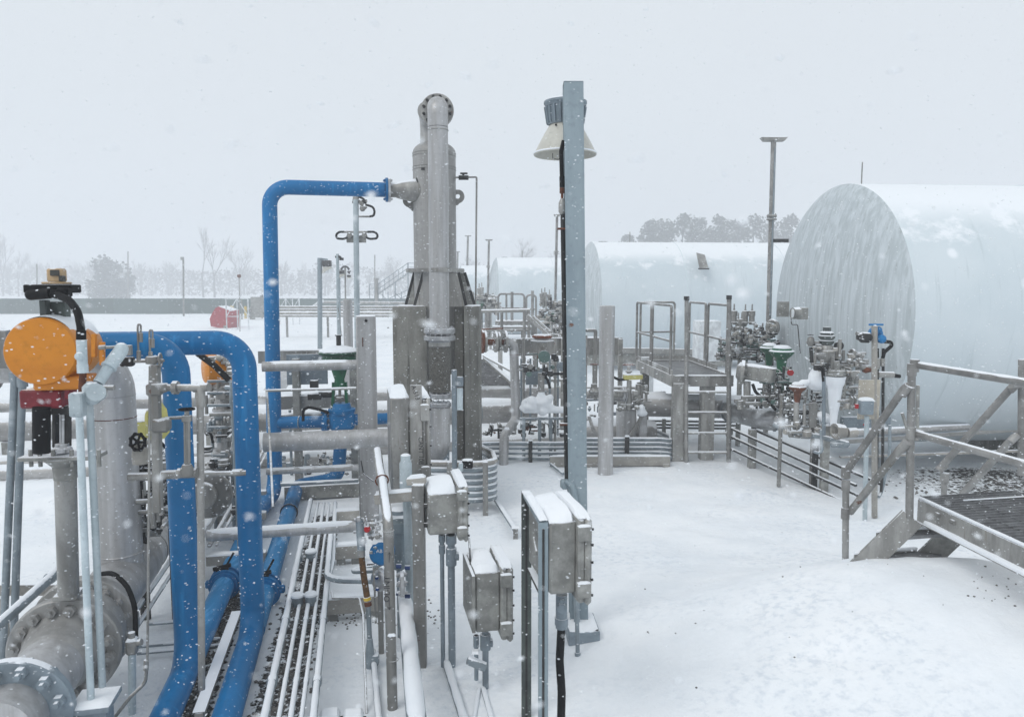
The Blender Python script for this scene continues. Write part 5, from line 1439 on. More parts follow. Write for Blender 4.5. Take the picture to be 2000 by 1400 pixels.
# yellow box valve group right of the round post
YG = 11.3
T = Thing('valve_cluster', 'valve cluster with pale yellow cover under the ladder platform edge', 'valve', (P(1230, 850, YG).x, YG, 0))
T.part('cover', MB().box(P(1236, 736, YG), (.29, .12, .075), E, .01), 'yellow'); T.part('snow_cap', snow_slab(P(1236, 731, YG), .28, .12, .02, E), 'snow')
T.part('handwheel', MB().wheel(P(1228, 712, YG + .2), Z, .085), 'rust'); T.part('handwheel', MB().wheel(P(1252, 748, YG), Z, .06), 'dark')
for px, y0, y1, r in ((1228, 715, 735, .03), (1228, 742, 800, .045), (1246, 750, 790, .05), (1218, 770, 800, .03), (1253, 752, 800, .025)): T.part('stem', MB().lathe(P(px, y1, YG), Z, [(0, r), (.06, r), (.065, r * 1.7), (.09, r * 1.7), (.095, r), ((y1 - y0) * YG / F, r * .8)], 14), 'steel')
T.part('pipe', MB().cyl(P(1195, 771, YG), P(1222, 771, YG), .05), 'steel'); 
for px in (1216, 1220): T.part('flange', MB().flange(P(px, 771, YG), E, .11, .02, 8, .01), 'bright')
clutter(T, ['steel', 'box', 'steelsnow'], 1205, 755, 1262, 800, YG, 22, rk, .02, .045, .15)
m = MB()
for _ in range(9): m.ball(P(rk.gauss(1249, 5), rk.uniform(795, 808), YG - .1), rk.uniform(.03, .06), 8)
frost(T, m)
for px, w_ in ((1212, .12), (1230, .2), (1256, .12)):
    q = P(px, 800, YG + .1); T.part('leg', MB().bar(q, V((q.x, q.y, 0)), w_, .1), 'riser')
T.part('brace', MB().bar(P(1232, 850, YG), P(1262, 800, YG), .05), 'steel'); T.part('brace', MB().bar(P(1150, 812, YG), P(1162, 850, YG), .05), 'insul')
T.part('hose', MB().tube([P(1195, 735, YG), P(1210, 742, YG), P(1228, 740, YG)], .02, .05), 'black')
solo('boxed_instrument', 'plain white box on a yellow post seen under the platform', 'instrument box', MB().box(P(1263, 742, 16), (.25, .2, .7), E), 'white')
solo('bollard', 'yellow bollard just behind the white box under the platform', 'bollard', MB().lathe(G(1270, 775), Z, [(0, .07), (P(1270, 735, G(1270, 775).y).z, .07), (P(1270, 733, G(1270, 775).y).z, .04)], 16), 'yellowpaint')

T = Thing('conduit_rail', 'three dark level conduits seen through the ladder beneath the thick insulated pipe', 'conduit rail', (P(1340, 830, 12.4).x, 12.4, 0))
for y in (822, 829, 835, 869): T.part('conduit', MB().cyl(P(1262, y, 12.4), P(1440, y + 2, 12.3), .017, seg=8), 'dark'); T.part('snow_cap', snow_tube([P(1262, y - 1, 12.4), P(1440, y + 1, 12.3)], .012, seg=6), 'snow')
for px in (1297, 1425):
    q = P(px, 818, 12.35); T.part('post', MB().bar(q, V((q.x, q.y, 0)), .06), 'box')
T = Thing('piping_cluster', 'grey fittings and small pipes crowding behind the lone round post', 'piping', (P(1170, 830, 12.2).x, 12.2, 0))
clutter(T, ['steel', 'box', 'galv', 'steelsnow', 'dark'], 1143, 765, 1215, 852, 12.2, 60, rk, .014, .045, .3)
for y, x0, x1 in ((742, 1000, 1145), (757, 1143, 1240), (826, 1143, 1270), (836, 1143, 1262)): T.part('pipe', MB().cyl(P(x0, y, 12.6), P(x1, y, 12.7), .03, seg=10), 'steelsnow')
T = Thing('valve_cluster', 'low crowd of grey valves between the S bent downpipe and lamp pole, behind frost', 'valve manifold', (P(1050, 780, 12.0).x, 12.0, 0))
clutter(T, ['steel', 'box', 'dark', 'galv', 'steelsnow'], 1012, 700, 1100, 770, 12.0, 44, rk, .012, .04, .3)
for px in (1018, 1036, 1074, 1090):
    q = P(px, 700, 12.0); T.part('standpipe', MB().cyl(q, V((q.x, q.y, .0)), .018, seg=8), 'galv')
# ---- banked conduits that wrap around the middle
def bank(lab, ys, Y, x0, x1, r, mt='galv', wrap=None, wrapl=None, post=()):
    T = Thing('conduit_bank', lab, 'conduit', (P((x0 + x1) / 2, ys[0], Y).x, Y, 0))
    for i, y in enumerate(ys):
        pts = [P(x0, y, Y), P(x1, y, Y)]
        if wrap: pts = pts + [P(w[0], y + w[1], w[2]) for w in wrap]
        if wrapl: pts = [P(w[0], y + w[1], w[2]) for w in wrapl] + pts
        T.part('conduit', MB().tube(pts, r, .2, 10, 6), mt)
        T.part('snow_cap', snow_tube([p + Z * r * .3 for p in pts], r * .8, .2, 1.1, seg=8), 'snow')
    for px in post:
        a = P(px, ys[0] - 6, Y - .04); T.part('post', MB().bar(a, V((a.x, a.y, 0)), .06, .05), 'dark'); T.part('snow_cap', snow_slab(a, .07, .06, .02), 'snow')
    return T
bank('bank of grey conduits on black posts between the vessel and the lamp pole', (866, 875, 885, 895, 905), 10.9, 940, 1120, .026, post=(1036,), wrapl=[(936, 14, 9.9)])
bank('upper bank of conduits curving round its right end below the ladder platform', (858, 866, 875, 884, 892), 10.75, 1120, 1290, .026, wrap=[(1311, 3, 10.85), (1308, -6, 11.6), (1265, -22, 12.8)], post=(1225,))
bank('low pair of conduits right behind the lone round post, curling at the right', (924, 928), 10.25, 1130, 1300, .018, wrap=[(1312, -2, 10.3), (1308, -6, 10.6), (1290, -8, 10.8)])
T = Thing('channel_frame', 'tan channel bench standing on the snow below the curved conduits', 'bench frame', (P(1200, 915, 10.5).x, 10.5, 0))
a, b = P(1074, 900, 10.6), P(1308, 899, 10.6); T.part('beam', MB().bar(a, b, .08, rr(20, 10.6) * 2, bev=.004), 'tan'); T.part('snow_cap', snow_slab((a + b) / 2 + Z * rr(20, 10.6), (b - a).length, .09, .02, b - a, n=17), 'snow')
for px in (1150, 1300):
    q = P(px, 905, 10.6); T.part('leg', MB().bar(q, V((q.x, q.y, 0)), .10, .10), 'tan')
T.part('brace', MB().tube([P(1075, 905, 10.6), P(1100, 925, 10.0)], .02), 'galv')
# coiled bank in front of the pier
T = Thing('conduit_coil', 'stack of grey conduits curling round the foot of the front right pier', 'conduit', (P(930, 960, 8.5).x, 8.5, 0))
for i, y in enumerate((906, 918, 930, 942, 954, 966, 978)):
    yy = y
    pts = [P(800, yy - 2, 8.35), P(935, yy, 8.3), P(968, yy - 6, 8.5), P(962, yy - 22, 9.3), P(940, yy - 34, 10.)]
    T.part('conduit', MB().tube(pts, .028 if i else .034, .22, 10, 8), 'galv' if i else 'tan')
    T.part('snow_cap', snow_tube([p + Z * .012 for p in pts], .022, .22, 1., seg=8), 'snow')
for px in (878, 948):
    a = P(px, 902, 8.25); T.part('post', MB().bar(a, V((a.x, a.y, 0)), .06, .05), 'steel')
T.part('black_fitting', MB().box(P(913, 906, 8.2), (.12, .08, .09), V((1, 0, 0)), .01), 'black'); T.part('snow_cap', snow_slab(P(913, 898, 8.2), .12, .08, .02), 'snow')
T.part('standpipe', MB().cyl(P(887, 722, 8.2), P(888, 930, 8.2), .03, seg=12), 'cabinet'); T.part('switch', MB().box(P(898, 745, 8.2), (.08, .06, .11), V((1, 0, 0)), .01), 'cabinet'); T.part('conduit_body', MB().cyl(P(898, 758, 8.2), P(898, 800, 8.2), .035), 'galvlight'); T.part('switch', MB().box(P(900, 912, 8.1), (.05, .05, .1), V((1, 0, 0)), .01), 'galvlight')

# ================================================================== ladder platform
YL = 10.95
fl_, fr_ = P(1313, 737, YL), P(1430, 736, YL)
zp = fl_.z; bl_ = V((P(1243, 708, 13.4).x, 13.3, zp)); br_ = bl_ + (fr_ - fl_) * 1.02
fl_.z = fr_.z = zp
T = Thing('ladder_platform', 'grey railed access platform with a short ladder, standing on the open snow', 'platform', ((fl_.x + br_.x) / 2, 12, 0))
th = rr(22, YL) * 2
cen = (fl_ + fr_ + bl_ + br_) / 4
T.part('deck', MB().prism([fl_, fr_, br_, bl_], V((0, 0, .03))), 'grating')
T.part('deck_snow', MB().prism([fl_.lerp(cen, .06), fr_.lerp(cen, .06), br_.lerp(cen, .06), bl_.lerp(cen, .06)], V((0, 0, .012))).add([], []), 'steelsnow') if False else None
for a, b in ((fl_, fr_), (fr_, br_), (br_, bl_), (bl_, fl_)):
    T.part('edge_channel', MB().bar(a - Z * th * .3, b - Z * th * .3, .05, th, bev=.004), 'steel')
for a, b in ((bl_, fl_), (br_, bl_), (fr_.lerp(br_, .3), br_)): T.part('toe_board', MB().bar(a + Z * .06, b + Z * .06, .012, .1, bev=.002), 'steel')
T.part('snow_cap', snow_slab((fl_ + fr_) / 2 + Z * .03, (fr_ - fl_).length * .95, .08, .012, fr_ - fl_, n=15), 'snow')
for q in (fl_ + (fr_ - fl_) * .12, fl_ + (fr_ - fl_) * .62 + V((0, .1, 0)), bl_ + (br_ - bl_) * .15, br_.lerp(bl_, .1)):
    T.part('column', MB().bar(q - Z * th * .5, V((q.x, q.y, 0)), .2 if q.y < 12 else .14, .16, bev=.006), 'steel')
def hoop(T, a, b, h, rail=.021, mid=True):
    T.part('railing', MB().tube([a, a + Z * h, b + Z * h, b], rail, .055, 12), 'greybar')
    if mid: T.part('mid_rail', MB().tube([a + Z * h * .5, b + Z * h * .5], rail * .85, 0, 10), 'greybar')
hh = 1.07
hoop(T, bl_ + V((-.02, 0, 0)), bl_.lerp(fl_, .42), hh)
hoop(T, bl_.lerp(fl_, .46), fl_.lerp(bl_, .05), hh)
hoop(T, bl_ + V((.05, .03, 0)), br_ + V((-.25, .03, 0)), hh)
hoop(T, br_.lerp(fr_, .02), br_.lerp(fr_, .42), hh)
hoop(T, br_.lerp(fr_, .48), fr_ + V((-.03, .2, 0)), hh)
for px, y0 in ((1341, 580), (1424, 578)):
    a = P(px, y0, YL - .12); b = V((P(px - 1, 905, YL - .12).x, YL - .12, 0))
    T.part('ladder_stile', MB().cyl(a, b, .03 if y0 > 579 else .034, seg=14), 'greybar'); T.part('stile_cap', MB().cyl(a - Z * .05, a + Z * .01, .04, seg=14), 'dark')
for i, y in enumerate((766, 806, 846, 884)):
    a, b = P(1341, y, YL - .12), P(1423, y, YL - .12); b.z = a.z
    T.part('rung', MB().cyl(a, b, .016, seg=10), 'steel'); T.part('snow_cap', snow_tube([a + Z * .008, b + Z * .008], .014), 'snow')
T.part('junction', MB().box(P(1262, 700, 12.6), (.16, .12, .05), V((1, 0, 0))), 'white')
clutter(T, ['steel'], 1415, 825, 1430, 870, 10.9, 4, rk, .03, .05, .05)

# ================================================================== tanks
def tank(name, cx, Y, R_, zc, lab, first=False, length=22):
    T = Thing(name, lab, 'storage tank', (cx, Y, 0), 'white storage tanks')
    c = V((cx, Y, zc))
    prof = [(-.34, .001), (-.325, R_ * .2), (-.29, R_ * .4), (-.22, R_ * .6), (-.12, R_ * .78), (-.03, R_ * .90), (.05, R_ * .97), (.1, R_), (2.75, R_), (2.76, R_ + .014), (2.86, R_ + .014), (2.87, R_), (6.0, R_), (6.01, R_ + .014), (6.1, R_ + .014), (6.11, R_), (10, R_), (length, R_), (length + .3, R_ * .6)]
    mb = MB(); seg = 96 if first else 64
    shell = [p for p in prof if p[0] >= .1]; head = [p for p in prof if p[0] <= .1]
    T.part('shell', MB().lathe(c, E2, shell, seg), 'tank'); T.part('end_cap', MB().lathe(c, E2, [(p[0], p[1]) for p in head], seg), 'tankend')
    for f in (3, 11, 19): T.part('saddle', MB().box(V((0, 0, (zc - R_ * .85) / 2)) + V((cx, Y, 0)) + E2 * f, (.5, R_ * 1.4, max(.1, zc - R_ * .85)), E2), 'conc')
    return T, c
def tankmat(name, end):
    m = bpy.data.materials.new(name); nt, n, l = _nodes(m)
    out = n.new('ShaderNodeOutputMaterial'); b = n.new('ShaderNodeBsdfPrincipled'); l.new(b.outputs[0], out.inputs[0])
    g = n.new('ShaderNodeNewGeometry'); pos = g.outputs['Position']
    big = noise_tex(n, l, pos, .8, 5, .6)
    col = mixc(n, l, ramp(n, l, big, .3, .7), (.60, .67, .705), (.67, .73, .76))
    if end:
        st_ = noise_tex(n, l, pos, 3.2, 5, .6, (5.0, 5.0, .22))
        col = mixc(n, l, ramp(n, l, st_, .36, .66), (.44, .49, .51), (.57, .62, .65))
        st2 = noise_tex(n, l, pos, 9, 4, .6, (2.5, 2.5, .16)); col = mixc(n, l, ramp(n, l, st2, .58, .74, 0, .5), col, (.24, .27, .26))
        st3 = noise_tex(n, l, pos, 5, 5, .65, (5., 5., .22)); col = mixc(n, l, ramp(n, l, st3, .60, .78, 0, .55), col, (.66, .71, .74))
    else:
        st_ = noise_tex(n, l, pos, 4, 5, .6, (3, .4, .25)); col = mixc(n, l, ramp(n, l, st_, .56, .78, 0, .4), col, (.40, .47, .49))
        sx = n.new('ShaderNodeSeparateXYZ'); l.new(g.outputs['Normal'], sx.inputs[0])
        ns = noise_tex(n, l, pos, 1.5, 7, .68, (1, 1, 1.5)); up = mth(n, l, 'ADD', mth(n, l, 'MULTIPLY', sx.outputs[2], .75), mth(n, l, 'MULTIPLY', mth(n, l, 'SUBTRACT', ns, .5), 1.1))
        vo = n.new('ShaderNodeTexVoronoi'); vo.inputs['Scale'].default_value = 2.6; l.new(pos, vo.inputs['Vector'])
        blot = mth(n, l, 'MULTIPLY', ramp(n, l, vo.outputs['Distance'], .10, .26, .95, 0), ramp(n, l, sx.outputs[2], .0, .4))
        blot = mth(n, l, 'MULTIPLY', blot, ramp(n, l, noise_tex(n, l, pos, 2.2, 5, .7), .45, .58))
        col = mixc(n, l, mth(n, l, 'MAXIMUM', ramp(n, l, up, .44, .62, 0, .95), blot), col, (.86, .89, .92))
    vo = n.new('ShaderNodeTexVoronoi'); vo.inputs['Scale'].default_value = 16; l.new(pos, vo.inputs['Vector'])
    spk = mth(n, l, 'MULTIPLY', ramp(n, l, vo.outputs['Distance'], .08, .18, .8, 0), ramp(n, l, noise_tex(n, l, pos, 5, 4), .5, .62))
    col = mixc(n, l, spk, col, (.85, .88, .9))
    l.new(col, b.inputs['Base Color']); b.inputs['Roughness'].default_value = .45; b.inputs['Specular IOR Level'].default_value = .3
    return m
M['tank'] = tankmat('streaked white tank paint', False); M['tankend'] = tankmat('rain streaked tank end', True)
R1 = 1.9
for i, (cx, Y, lab) in enumerate(((4.72, 11.0, 'nearest huge white storage tank with rain streaked round end and patchy snow on top'), (2.45, 24.2, 'second white storage tank, a long pale cylinder behind the ladder platform'), (-.88, 36.6, 'third white storage tank, its end facing the lamp post with twin tangled valves'), (-3.5, 49.5, 'fourth white storage tank, far off just right of the steel vessel'), (-6.1, 62, 'farthest white storage tank, only a pale sliver beside the vessel'))):
    zc = 2.2 if i == 0 else 2.18
    T, c = tank('storage_tank', cx, Y, R1, zc, lab, i == 0)
    if i < 3: T.part('vent_rod', MB().cyl(c + Z * R1 + E2 * (.42 if i == 0 else 1.4), c + Z * (R1 + .33) + E2 * (.42 if i == 0 else 1.4), .009 + i * .006, seg=6), 'box')
    T.part('top_cable', MB().tube([c + Z * (R1 + .012) + E2 * (.36 + .1 * k) for k in range(4)], .008, 0, 6), 'dark')
    if i == 0:
        fp = P(1548, 612, 9.9); T.part('floodlight', MB().cyl(fp, fp + V((.09, .02, 0)), .075, .085, seg=24).box(fp + V((.14, .03, 0)), (.12, .12, .16), E2), 'box')
        T.part('lens', MB().cyl(fp - V((.006, 0, 0)), fp - V((-.002, 0, 0)), .06, seg=24), 'white'); T.part('mount_plate', MB().box(fp + V((-.05, .22, .05)), (.16, .03, .21), V((1, 0, 0))), 'box')
        T.part('light_wire', MB().tube([P(1545, 622, 9.1), P(1546, 634, 9.1), P(1558, 634, 9.1), P(1563, 690, 9.1)], .006, .02, 6), 'dark')
        m = MB(); m.box(c + E2 * 2.6 - N2 * (R1 + .02), (.03, .03, .03)); 
        q0 = c + E2 * .3 - N2 * 1.0 - Z * (R1 * .9); T.part('base_ring', MB().bar(P(1640, 862, 9.9), P(2010, 836, 10.2), .08, .06), 'steelsnow')
        T.part('base_ring', MB().bar(P(1640, 892, 9.7), P(2050, 878, 9.9), .05, .03), 'tan')
    if i == 1:
        q = P(1372, 507, 22.9); T.part('manway_cover', MB().prism([P(1360, 493, 22.8), P(1376, 497, 22.8), P(1383, 522, 22.5), P(1366, 524, 22.5)], V((0, .06, .02))), 'steel'); T.part('ledge', MB().bar(P(1364, 525, 22.4), P(1385, 525, 22.4), .06, .04), 'dark')
# beam across tank 2's foot
solo('edge_beam', 'long low grey beam in front of the second tank, behind the round post', 'beam', MB().bar(P(1145, 683, 17), P(1440, 688, 17.5), .1, .13), 'steelsnow')
solo('wall_panel', 'low dark screen under the long grey beam before the second tank', 'screen', MB().bar(P(1145, 700, 17.1), P(1430, 702, 17.5), .05, .32), 'box')
solo('far_cabinet', 'pale cabinet standing before the second tank, seen through the platform railing', 'cabinet', MB().box(P(1380, 665, 16.5), (.52, .4, .9), E2, .02), 'white')

# ================================================================== masts
def mast(px, ytop, ybot, Y, wpx, lab, tee=48, clampy=None, cond=True):
    a = P(px, ytop, Y); b = P(px - (ybot - ytop) * .0245, ybot, Y)
    b = V((b.x, Y, 0)) if b.z > 0 and ybot > 600 else b
    T = Thing('mast', lab, 'mast', (b.x, b.y, 0), 'T topped masts by the tanks')
    T.part('pole', MB().cyl(a, b, rr(wpx, Y), seg=14), 'greybar')
    t = rr(tee, Y); T.part('tee_head', MB().prism([a + V((-t, 0, .03)), a + V((t, 0, .03)), a + V((t * .75, 0, -.03)), a + V((-t * .75, 0, -.03))], V((0, .12, 0))), 'steel')
    T.part('snow_cap', snow_slab(a + Z * .03, 2 * t, .11, .02), 'snow')
    if clampy:
        q = P(px - (clampy - ytop) * .0245, clampy, Y); T.part('clamp', MB().flange(q, Z, rr(wpx, Y) * 1.9, .04, 4, .01).flange(q - Z * .06, Z, rr(wpx, Y) * 1.9, .03, 0), 'steel')
    return T
T = mast(1511, 273, 630, 12.95, 10, 'tall near mast with a flat T head, bracketed to the nearest tank', 50, 422)
T.part('bracket', MB().bar(P(1502, 470, 12.95), P(1540, 470, 12.9), .05, .06), 'dark')
T.part('conduit', MB().cyl(P(1514, 290, 12.9), P(1504, 618, 12.9), .014, seg=8), 'galv')
mast(955, 469, 640, 36, 4.2, 'slim far mast with a T head left of the third tank', 15, 520)
mast(914, 461, 600, 50, 4, 'far mast with arched T head and slanted stay between tank and vessel', 14, None)
mast(894, 492, 600, 58, 3.6, 'short faint mast with a T head hard against the vessel', 10, None)
mast(1088, 421, 660, 22.5, 5, 'T headed mast hidden mostly behind the lamp pole', 13, 492)

# ================================================================== valve sets at the tank ends
def relief(T, px, py, Y, s, mt='steel'):
    """spring relief valve: bonnet, cap, pin"""
    c = P(px, py, Y)
    T.part('relief_valve', MB().lathe(c, Z, [(0, s * .5), (s * .3, s * .5), (s * .32, s * .8), (s * .5, s * .8), (s * .55, s * .55), (s * 1.6, s * .5), (s * 1.65, s * .62), (s * 2.6, s * .62), (s * 2.7, s * .2), (s * 3.0, s * .2), (s * 3.0, s * .13), (s * 3.9, s * .13)], 14), mt)
def actuator(T, px, py, Y, R_, mt='green'):
    c = P(px, py, Y)
    h = T.part('diaphragm_head', MB().lathe(c, Z, [(-R_ * .35, R_ * .8), (-R_ * .25, R_ * .9), (-.015, R_), (.0, R_ * 1.12), (.018, R_ * 1.12), (.03, R_ * .92), (R_ * .45, R_ * .86), (R_ * .55, R_ * .7)], 28), mt)
    T.part('snow_cap', MB().lathe(c + Z * R_ * .5, Z, [(0, R_ * .7), (.012, R_ * .75), (.03, R_ * .5), (.035, 0)], 24), 'snow', parent=h)
    T.part('snow_rim', MB().lathe(c + Z * .02, Z, [(0, R_ * .9), (0, R_ * 1.13), (.014, R_ * 1.1), (.02, R_ * .9)], 28, cap=False), 'snow', parent=h)
    T.part('yoke', MB().lathe(c - Z * R_ * 1.9, Z, [(0, R_ * .35), (R_ * .6, R_ * .42), (R_ * 1.3, R_ * .5), (R_ * 1.55, R_ * .75)], 16), mt)
    T.part('stem', MB().cyl(c - Z * R_ * 3.5, c - Z * R_ * 1.8, R_ * .13), 'steel')
T = Thing('valve_manifold', 'jumble of snowy relief valves left of the big tank end, three pins on top', 'valve manifold', (P(1480, 700, 12.2).x, 12.2, 0))
YT = 12.0
for px, py in ((1433, 634), (1455, 634), (1468, 634), (1441, 650), (1448, 650)): relief(T, px, py, YT + rk.uniform(-.2, .2), .085 * 1.0)
clutter(T, ['steel', 'tan', 'steelsnow', 'box', 'dark'], 1427, 634, 1515, 668, YT, 130, rk, .012, .04, .3)
clutter(T, ['steel', 'dark', 'dark', 'steelsnow', 'palegreen', 'box'], 1405, 660, 1520, 705, YT, 170, rk, .012, .04, .35)
for y, x0, x1, mt in ((669, 1430, 1510, 'steelsnow'), (676, 1440, 1520, 'palegreen'), (684, 1410, 1500, 'steel'), (692, 1400, 1470, 'steelsnow'), (700, 1400, 1480, 'steel')): T.part('pipe', MB().cyl(P(x0, y, YT), P(x1, y, YT + .1), .03, seg=10), mt)
T.part('flange', MB().ring(P(1509, 640, YT), V((1, .5, 0)), .11, .035, 20, 8), 'steel')
for px, k_ in ((1446, 0),):
    q = P(px, 690, YT); T.part('standpipe', MB().cyl(q, V((q.x, q.y, 0)), .04, seg=10), 'box')
T = Thing('beam_actuator', 'long grey horizontal actuator housing on a stub leg beside the ladder', 'actuator', (P(1480, 760, 10.3).x, 10.3, 0))
YB = 10.2
T.part('housing', MB().bar(P(1455, 726, YB), P(1512, 734, YB - .3), .14, .20, bev=.02), 'box'); T.part('snow_cap', snow_slab((P(1455, 712, YB) + P(1512, 720, YB - .3)) / 2, .48, .13, .025, P(1512, 724, YB - .3) - P(1455, 716, YB)), 'snow')
T.part('end_flange', MB().flange(P(1450, 727, YB), V((1, -.3, -.1)), .17, .05, 10, .014), 'box'); T.part('end_cap', MB().lathe(P(1438, 725, YB), V((1, -.3, -.1)), [(0, .08), (.04, .13), (.1, .15)], 20), 'steel')
q = P(1459, 745, YB); T.part('leg', MB().cyl(q, P(1459, 788, YB), .05, seg=12), 'steel')
for a, b in (((1470, 750), (1487, 775)), ((1490, 760), (1515, 800)), ((1475, 790), (1500, 775))): T.part('hose', MB().tube([P(a[0], a[1], YB), P((a[0] + b[0]) / 2 - 3, (a[1] + b[1]) / 2 + 3, YB), P(b[0], b[1], YB)], .022, .1, 10), 'black')
clutter(T, ['box', 'dark', 'steel'], 1440, 775, 1500, 795, YB, 18, rk, .025, .055, .2)
clutter(T, ['box', 'dark', 'steel', 'palegreen'], 1488, 730, 1535, 792, YB, 95, rk, .01, .036, .2)
for px in (1523,):
    q = P(px, 740, YB - .1); T.part('standpipe', MB().cyl(q, P(px, 850, YB - .1), .02, seg=8), 'box')
T = Thing('green_actuator', 'green round diaphragm valve head, the rear smaller one beside its twin', 'actuator', (P(1504, 740, 10.8).x, 10.8, 0)); actuator(T, 1503, 682, 10.9, .125); T.part('pipe', MB().cyl(P(1503, 715, 10.9), P(1503, 790, 10.9), .03), 'dark')
T = Thing('green_actuator', 'green round diaphragm valve head, the larger front one of two by the tank', 'actuator', (P(1530, 740, 10.3).x, 10.3, 0)); actuator(T, 1527, 689, 10.3, .15); T.part('pipe', MB().cyl(P(1527, 720, 10.3), P(1527, 800, 10.3), .03), 'dark')
clutter(T, ['green', 'dark', 'steel'], 1515, 715, 1545, 760, 10.2, 16, rk, .02, .04, .1)
T.part('red_gauge', MB().lathe(P(1545, 728, 10.0), V((0, 1, 0)), [(0, .04), (.03, .045)], 14), 'redhot')

# dense valve tree in front of the tank
YV2 = 9.4
T = Thing('valve_tree', 'dense tree of small valves with a rusty capped actuator before the tank end', 'valve manifold', (P(1570, 850, YV2).x, YV2, 0))
actuator(T, 1558, 758, YV2, .095, 'rust')
T.part('stem', MB().cyl(P(1555, 785, YV2), P(1555, 825, YV2), .035, seg=12), 'steelsnow'); T.part('stem', MB().cyl(P(1571, 790, YV2), P(1571, 830, YV2), .02, seg=12), 'steelsnow')
clutter(T, ['box', 'steel', 'dark', 'dark', 'steelsnow'], 1515, 765, 1600, 830, YV2 + .4, 200, rk, .01, .034, .3)
clutter(T, ['steel', 'tan'], 1530, 825, 1600, 850, YV2, 24, rk, .02, .045, .1)
for px, y0 in ((1527, 770), (1590, 780)):
    q = P(px, y0, YV2 + .1); T.part('standpipe', MB().cyl(q, V((q.x, q.y, 0)), .025, seg=10), 'steel')
T.part('bracket_plate', MB().bar(P(1588, 786, YV2), P(1588, 835, YV2), .1, .03, up=V((0, 1, 0))), 'steel')
T.part('loop_tube', MB().tube([P(1544, 820, YV2), P(1544, 853, YV2), P(1580, 856, YV2), P(1590, 850, YV2)], .008, .04, 8), 'steel')
T.part('low_pipe', MB().tube([P(1512, 828, YV2 + .3), P(1545, 845, YV2 + .1), P(1600, 852, YV2 - .1), P(1655, 866, YV2 - .5), P(1652, 870, YV2 - .5), P(1625, 868, YV2 - .3)], .035, .05, 12), 'galv')
T.part('drain_hose', MB().tube([P(1603, 840, YV2 - .3), P(1606, 880, YV2 - .4), P(1600, 885, YV2 - .4), P(1590, 882, YV2 - .4)], .018, .06, 10), 'galv')
# top works
T = Thing('valve_tree', 'dark headed valve group with tiny handwheel, tallest before the tank end', 'valve manifold', (P(1610, 850, 9.3).x, 9.3, 0))
YW = 9.25
T.part('handwheel', MB().wheel(P(1583, 654, YW), Z, .035, spokes=4), 'dark'); T.part('needle_valve', MB().lathe(P(1583, 676, YW), Z, [(0, .03), (.04, .05), (.1, .04), (.13, .012)], 12), 'steel')
T.part('standpipe', MB().cyl(P(1584, 678, YW), P(1585, 708, YW), .022), 'dark'); T.part('crossbar', MB().cyl(P(1578, 673, YW), P(1600, 672, YW), .018), 'dark'); T.part('crossbar', MB().bar(P(1575, 668, YW), P(1600, 668, YW), .02), 'steelsnow')
T.part('solenoid', MB().lathe(P(1614, 673, YW), Z, [(0, .07), (.03, .09), (.05, .09), (.06, .07), (.09, .1), (.11, .1), (.12, .07), (.15, .09), (.17, .05), (.22, .05)], 18), 'darkgreen')
T.part('body', MB().lathe(P(1612, 705, YW), Z, [(0, .09), (.05, .12), (.14, .12), (.2, .08)], 18), 'steel'); T.part('body', MB().lathe(P(1632, 700, YW), Z, [(0, .06), (.06, .075), (.12, .05)], 14), 'tan')
clutter(T, ['steel', 'dark', 'tan', 'steelsnow'], 1590, 675, 1640, 720, YW, 34, rk, .02, .045, .15)
clutter(T, ['steel', 'tan', 'steelsnow'], 1640, 688, 1690, 730, YW, 24, rk, .02, .04, .15)
T.part('bent_pipe', MB().tube([P(1668, 690, YW), P(1676, 692, YW), P(1682, 705, YW), P(1678, 716, YW), P(1695, 722, YW)], .03, .05, 12), 'steel'); T.part('flange', MB().flange(P(1665, 692, YW), E2, .07, .03, 6, .01), 'steel')
T.part('rust_fitting', MB().lathe(P(1685, 722, YW), V((1, 0, 0)), [(0, .03), (.04, .045), (.1, .03)], 12), 'rust'); T.part('shelf', MB().bar(P(1585, 711, YW), P(1700, 716, YW), .05, .03), 'steelsnow')
T.part('flange', MB().flange(P(1632, 725, YW - .1), Z, .115, .035, 8, .014, seg=24).flange(P(1632, 731, YW - .1), Z, .115, .03, 0, seg=24), 'box'); T.part('neck', MB().cyl(P(1632, 705, YW - .1), P(1632, 725, YW - .1), .05), 'box')
m = MB(); q = P(1628, 830, YW - .1)
hcol = P(1632, 735, YW - .1).z
pts = []; rs = []
for i in range(16):
    t = i / 15; pts.append(P(1632 - 5 * (1 - t) , 838 - 103 * t, YW - .1)); rs.append((.03 + .075 * t) * (1 + .18 * noise.noise(V((t * 5, 2, 3)))) + (.02 if t > .8 else 0))
rs[0] = .015
rs = rs
m.sweep(pts, rs, 18); T.part('frost_column', m, 'snow', label='thick white column of frost')
m = MB(); m.ball(P(1603, 738, YW + .1), .155, 18); m.ball(P(1596, 745, YW + .15), .12, 14); frost(T, m)
m = MB()
for px, py, r in ((1570, 748, .07), (1580, 745, .05), (1588, 755, .06), (1595, 757, .05), (1562, 752, .04)): m.ball(P(px, py, YW + .15), r, 10, .7)
frost(T, m)
m = MB()
for px, py, r in ((1610, 815, .09), (1604, 810, .07), (1618, 820, .06)): m.ball(P(px, py, YW + .15), r, 10, .7)
frost(T, m)
T.part('hose', MB().tube([P(1600, 717, YW - .3), P(1607, 722, YW - .3), P(1609, 745, YW - .3)], .022, .04), 'black'); T.part('conduit', MB().tube([P(1609, 735, YW - .3), P(1609, 850, YW - .3)], .022, 0, 12), 'cabinet')
clutter(T, ['steel', 'tan', 'box', 'steelsnow'], 1642, 725, 1672, 800, YW, 34, rk, .02, .045, .15)
